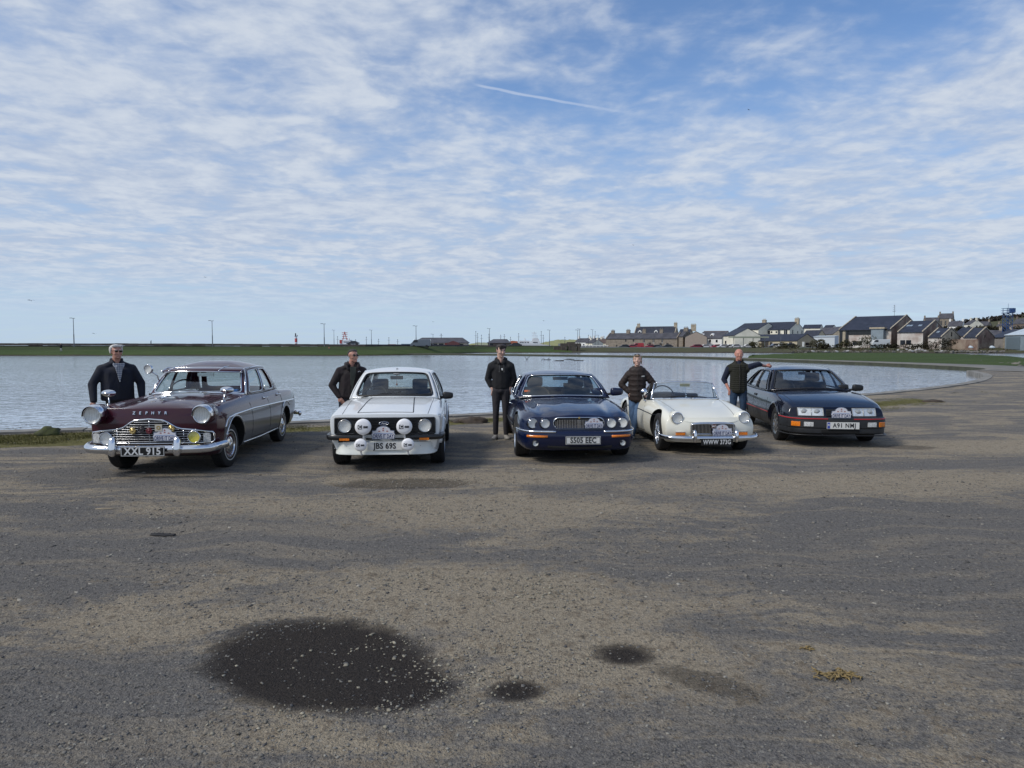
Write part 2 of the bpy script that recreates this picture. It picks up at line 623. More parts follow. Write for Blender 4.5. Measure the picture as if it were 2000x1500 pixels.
def turf_at(x, y, d):
 """how much turf grows here; d = distance to the kerb"""
 if x < -6.2:
  return 1.0 if 0.45 < d < 2.2 else max(0, 1 - abs(d - 1.3) / 1.6)
 if x < 0.5:
  w0 = 0.95
  return max(0.0, 1 - abs(d - 1.2) / w0) * 0.95
 if x < 9.5:
  return max(0.0, 1 - abs(d - 1.6) / 1.2) * 0.8
 if x < 13.0:
  return max(0.0, 1 - abs(d - 2.6) / 1.9) * 0.85
 return 0.0

def fbm(x, y, s, o=3):
 return noise.fractal(Vector((x * s, y * s, 3.7)), 1.0, 2.0, o)

def ground_height(x, y):
 z = 0.020 * fbm(x, y, 0.35) + 0.010 * fbm(x + 9, y, 1.3) + 0.004 * fbm(x, y + 5, 5.0)
 for cx, cy, rx, ry, dz in ((-0.92, 3.8, 0.72, 0.5, 0.035), (0.62, 3.87, 0.25, 0.2, 0.02), (0.02, 3.45, 0.2, 0.16, 0.015), (-1.3, 8.7, 0.9, 0.4, 0.02)):
  q = ((x - cx) / rx) ** 2 + ((y - cy) / ry) ** 2
  if q < 4:
   z -= dz * math.exp(-q * 1.2)
 if -7.0 < x < 8.5 and 9.0 < y < 16:
  z *= 0.35
 return z

def build_lot():
 S = SHORE_C
 cols = [v for v in S]
 # denser columns, from the left edge of the lot round to the right
 cols = []
 for i in range(len(S) - 1):
  for k in range(3):
   cols.append(S[i].lerp(S[i + 1], k / 3))
 cols.append(S[-1])
 rt = [(x, y) for x, y in ((34.5, 51.5), (40, 56), (48, 60), (60, 64), (90, 70))]
 for x, y in rt:
  cols.append(Vector((x, y, 0)))
 n = len(cols)
 near = []
 for i in range(n):
  f = i / (n - 1)
  near.append(Vector((-16 + 40 * f ** 1.1, -14 + 2 * f, 0)))
 T = []
 for k in range(240):
  T.append(k / 239)
 vs, turf = [], []
 for c, a in zip(cols, near):
  for tt in T:
   t2 = 0.40 + (tt - 0.12) / 0.88 * 0.60 if tt > 0.12 else tt / 0.12 * 0.40
   p = a.lerp(c, t2)
   d = (c - p).length * 0.82
   e = min(1.0, d / 0.6)
   z = ground_height(p.x, p.y) * e
   if p.y > 11:
    z += 0.010 * fbm(p.x, p.y, 2.0) * e
   vs.append((p.x, p.y, z))
   turf.append(turf_at(p.x, p.y, d) * (1 if d > 0.4 else 0))
 m = len(T)
 fs = [(i * m + k, (i + 1) * m + k, (i + 1) * m + k + 1, i * m + k + 1) for i in range(n - 1) for k in range(m - 1)]
 o = mesh_obj('gravel_lot', vs, fs, ground_mat(), smooth=True)
 a = o.data.attributes.new('turf', 'FLOAT', 'POINT')
 a.data.foreach_set('value', turf)
 tag(o, kind='structure')
 return o

lot = build_lot()
KERB = pmat('weathered_concrete', (0.20, 0.19, 0.17), 0.9, var=0.35, vscale=1.6, bump=0.4, bscale=22, coord='Object')
mb = MB()
# kerb slabs with joints along the pond's near edge
cum = [0.0]
for i in range(1, len(SHORE_C)):
 cum.append(cum[-1] + (SHORE_C[i] - SHORE_C[i - 1]).length)

def along(pts, cum, d):
 for i in range(1, len(pts)):
  if cum[i] >= d:
   f = (d - cum[i - 1]) / max(1e-6, cum[i] - cum[i - 1])
   p = pts[i - 1].lerp(pts[i], f)
   t = (pts[i] - pts[i - 1]).normalized()
   return p, t
 return pts[-1].copy(), (pts[-1] - pts[-2]).normalized()

kerb_root = empty('pond_kerb', (0, 0, 0))
tag(kerb_root, kind='structure')
d = 0.0
k = 0
while d < cum[-1] - 1:
 L = 1.9
 mb = MB()
 a, ta = along(SHORE_C, cum, d + 0.012)
 b_, tb = along(SHORE_C, cum, d + L - 0.012)
 na, nb = Vector((-ta.y, ta.x, 0)), Vector((-tb.y, tb.x, 0))
 z1 = 0.035 + random.uniform(-0.008, 0.008)
 w0, w1 = -0.32, 0.10
 pts = [a + na * w0, b_ + nb * w0, b_ + nb * w1, a + na * w1]
 vs = [(p.x, p.y, -0.06) for p in pts[:2]] + [(p.x, p.y, -0.9) for p in pts[2:]] + [(p.x, p.y, z1) for p in pts]
 mb.add(vs, [(0, 1, 2, 3), (4, 5, 6, 7), (0, 1, 5, 4), (1, 2, 6, 5), (2, 3, 7, 6), (3, 0, 4, 7)])
 mb.build('kerb_slab', KERB, kerb_root)
 d += L
 k += 1

def water_mat():
 m = bpy.data.materials.new('rippled_water')
 m.use_nodes = True
 t = NT(m.node_tree)
 b = t.n['Principled BSDF']
 b.inputs['Base Color'].default_value = (0.34, 0.39, 0.46, 1)
 b.inputs['IOR'].default_value = 1.6
 geo = t.add('ShaderNodeNewGeometry').outputs['Position']
 n1 = t.noise(t.mapping(geo, rot=(0, 0, R(9)), scale=(0.9, 1.5, 1)), 1.25, 1, 0.4, 0.5)
 n2 = t.noise(t.mapping(geo, rot=(0, 0, R(-14)), scale=(1.0, 1.8, 1)), 3.1, 1, 0.45, 0.4)
 n3 = t.noise(geo, 9.0, 1, 0.5)
 h = t.math('ADD', t.math('MULTIPLY', n1, 0.55), t.math('MULTIPLY', n2, 0.36))
 h = t.math('ADD', h, t.math('MULTIPLY', n3, 0.035))
 gust = t.noise(t.mapping(geo, rot=(0, 0, R(8)), scale=(0.25, 1.0, 1)), 0.11, 4, 0.6, 0.5)
 sp = t.add('ShaderNodeSeparateXYZ')
 t.put(sp.inputs[0], geo)
 # sheltered calmer water under the near edge
 edge = t.math('SUBTRACT', sp.outputs[1], t.math('MULTIPLY', sp.outputs[0], 0.52))
 lee = t.step(edge, 17.5, 26.0, 0.12, 1.0)
 s = t.math('MULTIPLY', lee, t.step(gust, 0.36, 0.6, 0.5, 1.0))
 far = t.step(sp.outputs[1], 25, 120, 1.0, 0.5)
 s = t.math('MULTIPLY', s, far)
 t.put(b.inputs['Normal'], t.bump(h, t.math('MULTIPLY', s, 1.0), 0.12))
 t.put(b.inputs['Roughness'], t.step(sp.outputs[1], 20, 150, 0.03, 0.10))
 return m

WATER = water_mat()
o = mesh_obj('water', [(-6000, -60, WATER_Z), (6000, -60, WATER_Z), (6000, 12000, WATER_Z), (-6000, 12000, WATER_Z)], [(0, 1, 2, 3)], WATER)
tag(o, kind='structure')
# the bed / earth below everything, out to the horizon
o = mesh_obj('ground', [(-6000, -6000, -1.4), (6000, -6000, -1.4), (6000, 12000, -1.4), (-6000, 12000, -1.4)], [(0, 1, 2, 3)],
             pmat('bed_silt', (0.06, 0.055, 0.045), 0.95, var=0.3, vscale=0.3))
tag(o, kind='structure')

def grassmat(name, a, b_, c, s=0.25):
 m = bpy.data.materials.new(name)
 m.use_nodes = True
 t = NT(m.node_tree)
 b = t.n['Principled BSDF']
 b.inputs['Roughness'].default_value = 0.95
 b.inputs['Specular IOR Level'].default_value = 0.15
 geo = t.add('ShaderNodeNewGeometry').outputs['Position']
 n1 = t.noise(t.mapping(geo, scale=(0.4, 1, 1)), s, 6, 0.65)
 n2 = t.noise(geo, s * 12, 5, 0.7)
 col = t.mix(t.step(n1, 0.35, 0.65), a, b_)
 col = t.mix(t.step(n2, 0.5, 0.75, 0, 0.75), col, c)
 t.put(b.inputs['Base Color'], col)
 t.put(b.inputs['Normal'], t.bump(n2, 0.8, 0.3))
 return m

G_BANK = grassmat('bank_grass', (0.034, 0.052, 0.018), (0.050, 0.068, 0.026), (0.070, 0.078, 0.036))
G_SPIT = grassmat('mown_grass', (0.044, 0.072, 0.020), (0.060, 0.088, 0.028), (0.090, 0.100, 0.042))
G_ROUGH = grassmat('rough_bank', (0.085, 0.078, 0.045), (0.065, 0.075, 0.036), (0.14, 0.12, 0.085), 0.35)
G_FIELD = grassmat('pale_field', (0.28, 0.27, 0.13), (0.22, 0.24, 0.11), (0.33, 0.31, 0.17), 0.01)
MUD = grassmat('shore_mud', (0.05, 0.045, 0.035), (0.075, 0.065, 0.045), (0.10, 0.09, 0.065), 0.5)
ASPH = pmat('old_asphalt', (0.10, 0.10, 0.10), 0.9, var=0.25, vscale=0.2, coord='Object')

def strip(name, cols, mats, wob=0.05, kind='structure', sub=6, mi=None):
 """cols: list of rows of (x,y,z) points (near to far), spline-interpolated along the rows"""
 rows = len(cols[0])
 dense = []
 for r in range(rows):
  dense.append(spline([c[r] for c in cols], sub))
 n = len(dense[0])
 vs = []
 for r in range(rows):
  for p in dense[r]:
   w_ = wob if 0 < r < rows - 1 else 0
   vs.append((p.x, p.y + w_ * 2 * fbm(p.x, r * 7, 0.3), p.z + w_ * fbm(p.x, p.y, 0.5)))
 fs = []
 mm = []
 for r in range(rows - 1):
  for i in range(n - 1):
   fs.append((r * n + i, r * n + i + 1, (r + 1) * n + i + 1, (r + 1) * n + i))
   mm.append(mi[r] if mi else 0)
 me_o = mesh_obj(name, vs, fs, mats, smooth=True)
 me_o.data.polygons.foreach_set('material_index', mm)
 tag(me_o, kind=kind)
 return me_o

# far grass embankment across the pond (left two thirds)
cols = []
for x in [-190, -150, -110, -75, -50, -34, -24, -16, -9, 0, 10, 17]:
 y0 = float(np.interp(x, [-34, -24, -16, -9, 17], [139, 146, 165, 196, 199])) if x > -34 else 139.0
 cols.append([(x, y0, -0.5), (x, y0 + 0.4, -0.12), (x, y0 + 4, 0.15), (x, y0 + 9, 0.75), (x, y0 + 15, 1.45), (x, y0 + 17, 1.52), (x, y0 + 60, 1.3)])
strip('embankment', cols, [MUD, G_SPIT, G_BANK, ASPH], 0.08, mi=[0, 1, 1, 2, 2, 3])

# causeway path that closes the pond, from the lot round to the far bank
PATHC = [(31.6, 47.6), (35.2, 52.5), (36.4, 58.5), (36.0, 70), (32.6, 88), (25.2, 113), (10, 130), (-10, 147), (-24, 152)]
cols = []
for i, (x, y) in enumerate(PATHC):
 a = Vector(PATHC[max(0, i - 1)])
 c = Vector(PATHC[min(len(PATHC) - 1, i + 1)])
 tdir = (c - a).normalized()
 nr = Vector((tdir.y, -tdir.x))       # to the outer side
 wd = [7.0, 6.0, 5.0, 4.2, 3.2, 2.4, 1.8, 1.6, 1.6][i]
 p = Vector((x, y))
 q = p + nr * wd
 i0, i1 = p - nr * 0.25, p + nr * 0.3
 cols.append([(i0.x, i0.y, -0.8), (i0.x, i0.y, 0.02), (i1.x, i1.y, 0.03), (q.x, q.y, 0.03), (q.x + nr.x * 1.2, q.y + nr.y * 1.2, -0.7)])
PATHM = pmat('path_gravel', (0.17, 0.16, 0.14), 0.95, var=0.3, vscale=0.6, bump=0.3, bscale=8)
KSIDE = pmat('kerb_side_weed', (0.035, 0.040, 0.025), 0.95, var=0.4, vscale=2)
strip('path', cols, [KSIDE, PATHM, MUD], 0.0, mi=[0, 1, 1, 2])

# green spit beyond the path
f_edge = [(32.0, 96.5), (33.5, 92), (35.6, 84.5), (37.2, 79), (38.6, 73), (40.2, 66), (42.0, 59.5), (44.0, 57.5)]
b_edge = [(33.2, 97.5), (46, 118), (60, 140), (76, 142), (78, 125), (69, 100), (56, 76), (47, 60.5)]
cols = []
for (x0, y0), (x1, y1) in zip(f_edge, b_edge):
 m1 = (x0 + (x1 - x0) * 0.3, y0 + (y1 - y0) * 0.3)
 m2 = (x0 + (x1 - x0) * 0.8, y0 + (y1 - y0) * 0.8)
 cols.append([(x0, y0, 0.02), (m1[0], m1[1], 0.32), (m2[0], m2[1], 0.42), (x1, y1, -0.6)])
strip('grass_spit', cols, [G_SPIT, G_SPIT, G_ROUGH], 0.06, mi=[0, 1, 2])

# town side bank and the ground the town stands on, rising to the hill behind
cols = []
for px in range(1090, 2200, 60):
 t_ = (px - 1090) / 1000
 D0 = 200 - 24 * t_
 z1 = hz(680.5, 215)
 rise = max(0.0, (px - 1500) / 500)
 cols.append([(at(px, D0), D0, -0.6), (at(px, D0 + 2), D0 + 2, 0.0), (at(px, D0 + 14), D0 + 14, 0.55), (at(px, D0 + 22), D0 + 22, hz(679.5, D0 + 22)), (at(px, D0 + 30), D0 + 30, hz(679, D0 + 30)),
                 (at(px, 330), 330, hz(676.5, 330) + 1.2 * rise), (at(px, 480), 480, 3 + 11 * rise ** 1.1), (at(px, 680), 680, 3.5 + 29 * rise ** 1.2), (at(px, 900), 900, 2 + 20 * rise)])
strip('town_ground', cols, [MUD, G_ROUGH, G_BANK, ASPH, G_ROUGH], 0.12, mi=[0, 1, 1, 2, 3, 3, 4, 4])

# pale hills beyond the harbour
cols = []
for px, v in ((905, 676), (925, 670), (950, 669), (990, 671), (1040, 671), (1070, 667), (1090, 663.5), (1105, 664), (1128, 663), (1150, 668), (1190, 672), (1250, 673)):
 D = 1500
 cols.append([(at(px, 1100), 1100, -1), (at(px, D), D, hz(v + 1, D)), (at(px, D + 120), D + 120, hz(v, D + 120)), (at(px, D + 600), D + 600, -3)])
strip('hills', cols, [G_FIELD], 1.5, mi=[0, 0, 0])

# loose stones: one scattered mass of small gravel, thousands of unequal chips
def chips(name, pos, size, mat, seed=0):
 rng = np.random.RandomState(seed)
 n = len(pos)
 base = np.array([(-1, -.7, -.5), (1, -.8, -.45), (.9, .9, -.5), (-.85, 1, -.5), (-.6, -.55, .45), (.7, -.45, .55), (.55, .6, .4), (-.7, .5, .6)], dtype=float)
 quads = np.array([(0, 3, 2, 1), (4, 5, 6, 7), (0, 1, 5, 4), (1, 2, 6, 5), (2, 3, 7, 6), (3, 0, 4, 7)])
 V = base[None, :, :] + rng.uniform(-.33, .33, (n, 8, 3))
 V *= rng.uniform(0.55, 1.25, (n, 1, 3)) * size[:, None, None]
 V[:, :, 2] *= 0.62
 a = rng.uniform(0, 2 * np.pi, n)
 ca, sa = np.cos(a)[:, None], np.sin(a)[:, None]
 X = V[:, :, 0] * ca - V[:, :, 1] * sa
 Y = V[:, :, 0] * sa + V[:, :, 1] * ca
 V = np.stack([X, Y, V[:, :, 2] + rng.uniform(-.2, .2, (n, 1)) * size[:, None]], 2) + pos[:, None, :]
 F = quads[None] + (np.arange(n) * 8)[:, None, None]
 me = bpy.data.meshes.new(name)
 me.vertices.add(n * 8)
 me.vertices.foreach_set('co', V.reshape(-1))
 me.loops.add(n * 24)
 me.loops.foreach_set('vertex_index', F.reshape(-1))
 me.polygons.add(n * 6)
 me.polygons.foreach_set('loop_start', np.arange(n * 6) * 4)
 me.materials.append(mat)
 c = me.attributes.new('tone', 'FLOAT', 'POINT')
 c.data.foreach_set('value', np.repeat(rng.uniform(0, 1, n), 8))
 me.update(calc_edges=True)
 o = link_mesh(name, me)
 return o

def stonemat(name, c0, c1, c2):
 m = bpy.data.materials.new(name)
 m.use_nodes = True
 t = NT(m.node_tree)
 b = t.n['Principled BSDF']
 b.inputs['Roughness'].default_value = 0.9
 b.inputs['Specular IOR Level'].default_value = 0.25
 f = t.add('ShaderNodeAttribute', attribute_name='tone').outputs['Fac']
 col = t.mix(t.step(f, 0.0, 0.75), c0, c1)
 col = t.mix(t.step(f, 0.85, 0.95), col, c2)
 t.put(b.inputs['Base Color'], col)
 return m

def stone_positions(n, xr, yr, seed, power=1.0, dens=None):
 rng = np.random.RandomState(seed)
 out = []
 while len(out) < n:
  D = yr[0] + (yr[1] - yr[0]) * rng.rand() ** power
  x = rng.uniform(-0.80, 0.80) * D
  if not xr[0] < x < xr[1]:
   continue
  if dens and rng.rand() > dens(x, D):
   continue
  out.append((x, D))
 return out

def stone_dens(x, y):
 v = 0.5 + 0.5 * fbm(x * 0.6 + y * 0.3, y, 0.9)
 if ((x + .95) / .62) ** 2 + ((y - 3.78) / .5) ** 2 < 1:
  v *= 0.22
 return max(0.06, v)

def clusters(x, y):
 return 1.0

pp = stone_positions(68000, (-9, 9), (2.2, 9.5), 3, 1.25, stone_dens)
pos = np.array([(x, y, ground_height(x, y) + 0.001) for x, y in pp])
rng = np.random.RandomState(5)
size = 0.0022 + 0.0085 * rng.rand(len(pos)) ** 6
o = chips('gravel', pos, size, stonemat('gravel_chips', (0.075, 0.076, 0.080), (0.18, 0.17, 0.15), (0.27, 0.255, 0.22)), 11)
tag(o, kind='stuff')
pp = stone_positions(9000, (-14, 16), (4.5, 15.5), 9, 1.1, stone_dens)
pos = np.array([(x, y, ground_height(x, y) + 0.001) for x, y in pp])
o = chips('loose_stones', pos, 0.006 + 0.014 * np.random.RandomState(4).rand(len(pos)) ** 5, stonemat('loose_stone_grey', (0.07, 0.068, 0.066), (0.20, 0.185, 0.16), (0.30, 0.28, 0.24)), 31)
tag(o, kind='stuff')
# pale crumbs in and round the damp patch and the broken dirt beside it
cl = []
for cx, cy, sx, sy, n in ((-0.66, 4.02, 0.13, 0.09, 55), (-0.83, 4.32, 0.12, 0.04, 45), (-0.42, 3.72, 0.12, 0.13, 90), (-0.22, 3.58, 0.10, 0.14, 130), (-0.95, 3.75, 0.36, 0.24, 40),
                          (0.14, 4.80, 0.26, 0.17, 330), (-0.45, 5.15, 0.45, 0.10, 160), (-0.6, 3.25, 0.40, 0.06, 110), (-1.1, 8.75, 0.7, 0.25, 380), (-3.1, 7.1, 0.7, 0.2, 100),
                          (-1.6, 7.4, 0.6, 0.15, 200), (-1.2, 3.1, 0.5, 0.1, 60), (4.6, 9.4, 0.9, 0.2, 120), (6.3, 10.6, 0.9, 0.3, 160), (0.0, 3.8, 0.3, 0.3, 120)):
 for _ in range(n):
  cl.append((random.gauss(cx, sx), random.gauss(cy, sy)))
pos = np.array([(x, y, ground_height(x, y) + 0.003) for x, y in cl])
rng = np.random.RandomState(6)
size = 0.004 + 0.0085 * rng.rand(len(pos)) ** 2.5
o = chips('crumbled_stone', pos, size, stonemat('pale_crumbs', (0.15, 0.135, 0.11), (0.25, 0.23, 0.18), (0.36, 0.33, 0.26)), 12)
tag(o, kind='stuff')

# short turf along the kerb: blades as one mass
rng = np.random.RandomState(8)
bl_v, bl_f = [], []
cnt = 0
S2 = [Vector((p.x, p.y, 0)) for p in SHORE_C]
tries = 0
while cnt < 60000 and tries < 500000:
 tries += 1
 dd = rng.uniform(12, cum[-1] - 25)
 p, tdir = along(SHORE_C, cum, dd)
 off = rng.uniform(0.4, 4.2)
 q = p + Vector((tdir.y, -tdir.x, 0)) * off
 a = turf_at(q.x, q.y, off) if off > 0.4 else 0
 a2 = a + 1.3 * 0.5 * fbm(q.x, q.y, 1.1)
 if rng.rand() > max(0, (a2 - 0.35) * 1.6):
  continue
 h = rng.uniform(0.008, 0.026) * (0.6 + a2)
 ang = rng.uniform(0, 6.28)
 lx, ly = math.cos(ang) * 0.005, math.sin(ang) * 0.005
 bx, by = rng.uniform(-.03, .03), rng.uniform(-.03, .03)
 i = len(bl_v)
 z0 = -0.006
 bl_v += [(q.x - lx, q.y - ly, z0), (q.x + lx, q.y + ly, z0), (q.x + bx, q.y + by, z0 + h)]
 bl_f.append((i, i + 1, i + 2))
 cnt += 1
m = grassmat('turf_blades', (0.10, 0.105, 0.032), (0.14, 0.135, 0.045), (0.24, 0.20, 0.09), 1.5)
o = mesh_obj('turf_blades', bl_v, bl_f, m)
tag(o, kind='stuff')

def clod(name, x, y, r, h, mat, seed, label, cat, group=None, z=0.0, squash=1.0):
 bm = bmesh.new()
 bmesh.ops.create_icosphere(bm, subdivisions=3, radius=1)
 for v in bm.verts:
  n_ = noise.fractal(v.co * 1.7 + Vector((seed * 3.1, seed, 0)), 1.0, 2.0, 4)
  v.co *= 1 + 0.45 * n_
  v.co = Vector((v.co.x * r, v.co.y * r * squash, max(-0.05, v.co.z * h)))
 me = bpy.data.meshes.new(name)
 bm.to_mesh(me)
 bm.free()
 me.materials.append(mat)
 me.shade_smooth()
 o = link_mesh(name, me, None, (x, y, z))
 tag(o, label, cat, group)
 return o

CLOD = pmat('brown_clod', (0.055, 0.042, 0.032), 0.95, var=0.4, vscale=9, bump=0.6, bscale=30)
TUFTM = pmat('tuft_green', (0.05, 0.058, 0.02), 0.95, var=0.4, vscale=12, bump=0.6, bscale=60)
clod('earth_mound', -0.85, 15.6, 0.32, 0.13, CLOD, 1, 'low heap of brown earth clods on the turf behind the boy in black', 'earth heap', squash=0.5)
clod('earth_clod', -1.20, 15.75, 0.14, 0.07, CLOD, 2, 'small brown clod at the side of the earth heap away from the dark blue saloon', 'clod')
clod('grass_tuft', -8.85, 13.5, 0.20, 0.15, TUFTM, 3, 'green grass tuft against the kerb beyond the white haired man', 'grass tuft')
clod('earth_clod', 10.15, 20.7, 0.2, 0.09, CLOD, 5, 'dark clod of earth on the turf nearest the black hatchback', 'clod')
clod('earth_clod', 12.6, 21.2, 0.30, 0.08, CLOD, 6, 'wide flat clod of dark earth on gravel near the pond kerb', 'clod', squash=0.5)
clod('grassy_mound', 26.6, 31.5, 1.2, 0.55, TUFTM, 9, 'low green grassy mound at the side of the gravel beyond the cars', 'mound')
clod('grassy_mound', 25.3, 32.6, 0.9, 0.25, TUFTM, 13, 'flatter patch of raised turf beside the grassy mound', 'mound')

# bits lying on the gravel
def rag(name, x, y, L, W, col, label, cat, seed, h=0.012, rot=0.0, n=14, holes=False):
 vs, fs = [], []
 rng = random.Random(seed)
 for i in range(n):
  for j in range(7):
   u, v = i / (n - 1) - 0.5, j / 6 - 0.5
   wob = 0.55 + 0.45 * math.cos(u * 3.0) + 0.35 * noise.noise(Vector((u * 5, seed, v * 2)))
   px, py = u * L + 0.05 * L * noise.noise(Vector((u * 4, v * 6, seed))), v * W * wob
   c, s = math.cos(rot), math.sin(rot)
   z = 0.006 + h * (1 + noise.noise(Vector((u * 9, v * 9, seed * 1.7)))) * (1 - 3.4 * v * v)
   X, Y = x + px * c - py * s, y + px * s + py * c
   vs.append((X, Y, ground_height(X, Y) + z))
 for i in range(n - 1):
  for j in range(6):
   fs.append((i * 7 + j, (i + 1) * 7 + j, (i + 1) * 7 + j + 1, i * 7 + j + 1))
 o = mesh_obj(name, vs, fs, pmat(name + '_skin', col, 0.8, var=0.4, vscale=30, bump=0.5, bscale=90), smooth=True)
 md = o.modifiers.new('thick', 'SOLIDIFY')
 md.thickness = 0.006
 tag(o, label, cat)

rag('plastic_scrap', -3.14, 6.31, 0.22, 0.07, (0.018, 0.018, 0.02), 'flattened scrap of black plastic lying on the gravel', 'litter', 4, 0.015)
# seaweed clump: knotted branching strands
SW = pmat('dried_seaweed', (0.20, 0.145, 0.062), 0.9, var=0.45, vscale=50, bump=0.5, bscale=120)
mbw = MB()
rs = random.Random(4)
for k in range(34):
 a = rs.uniform(0, 6.28)
 x0, y0 = rs.gauss(0, 0.045), rs.gauss(0, 0.016)
 pts = [(x0, y0, 0.006)]
 for q in range(5):
  a += rs.uniform(-0.9, 0.9)
  x0 += math.cos(a) * 0.016
  y0 += math.sin(a) * 0.008
  pts.append((x0, y0, max(0.004, 0.008 + rs.uniform(-0.004, 0.012))))
 mbw.tube(pts, [0.0025, 0.0045, 0.0035, 0.005, 0.0035, 0.002], 6)
o = mbw.build('seaweed_clump', SW, smooth=True, loc=(1.67, 3.53, ground_height(1.67, 3.53)))
tag(o, 'knotted clump of dried yellow brown seaweed on the gravel', 'seaweed')
mbw = MB()
for k in range(9):
 a = rs.uniform(0, 6.28)
 x0, y0 = rs.gauss(0, 0.018), rs.gauss(0, 0.008)
 pts = [(x0, y0, 0.005)]
 for q in range(4):
  a += rs.uniform(-0.9, 0.9)
  x0 += math.cos(a) * 0.012
  y0 += math.sin(a) * 0.008
  pts.append((x0, y0, 0.006 + rs.uniform(-0.002, 0.006)))
 mbw.tube(pts, 0.003, 6)
o = mbw.build('seaweed_scrap', SW, smooth=True, loc=(1.64, 3.88, ground_height(1.64, 3.88)))
tag(o, 'tiny scrap of dried seaweed lying beyond the bigger clump', 'seaweed')
mbw = MB()
mbw.tube([(-0.10, 0, 0.01), (-0.03, 0.006, 0.012), (0.05, 0.012, 0.010), (0.11, 0.03, 0.012)], [0.003, 0.005, 0.005, 0.003], 6)
o = mbw.build('stick', pmat('bleached_wood', (0.38, 0.31, 0.21), 0.8), smooth=True, loc=(-4.23, 7.3, ground_height(-4.23, 7.3)))
tag(o, 'short bleached stick lying on the grey gravel', 'stick')

# ================================================================== TOWN, HARBOUR AND FAR SHORE
SLATE = pmat('slate_roof', (0.028, 0.033, 0.050), .6, var=.3, vscale=.8, spec=.3)
SLATE2 = pmat('grey_slate_roof', (0.060, 0.060, 0.072), .75, var=.35, vscale=.5)
HARL = pmat('cream_harling', (0.75, 0.72, 0.60), .9, var=.10, vscale=.4)
WHITEH = pmat('white_harling', (0.80, 0.80, 0.77), .9, var=.08, vscale=.4)
STONE = pmat('brown_stone_wall', (0.24, 0.205, 0.165), .9, var=.3, vscale=1.6, bump=.5, bscale=6)
SAND = pmat('sandstone', (0.38, 0.33, 0.25), .9, var=.25, vscale=1.0, bump=.4, bscale=4)
BUFF = pmat('buff_render', (0.47, 0.41, 0.29), .9, var=.12, vscale=.6)
PINK = pmat('worn_pink_wash', (0.50, 0.38, 0.33), .9, var=.35, vscale=.25, col2=(0.66, 0.64, 0.60))
BRICK = pmat('red_sandstone', (0.22, 0.125, 0.10), .9, var=.35, vscale=.35, col2=(0.33, 0.27, 0.215), bump=.4, bscale=5)
WINM = pmat('dark_window', (0.015, 0.018, 0.024), .12)
DOORM = pmat('dark_door', (0.04, 0.035, 0.03), .5)
DARKBAND = pmat('dark_glazing', (0.02, 0.022, 0.026), .15)
METAL = pmat('pale_sheet_metal', (0.46, 0.52, 0.56), .5, var=.08, vscale=.5)
METALD = pmat('grey_sheet_metal', (0.22, 0.27, 0.31), .5, var=.1, vscale=.5)
GROUP_H = 'buildings of the town across the pond'

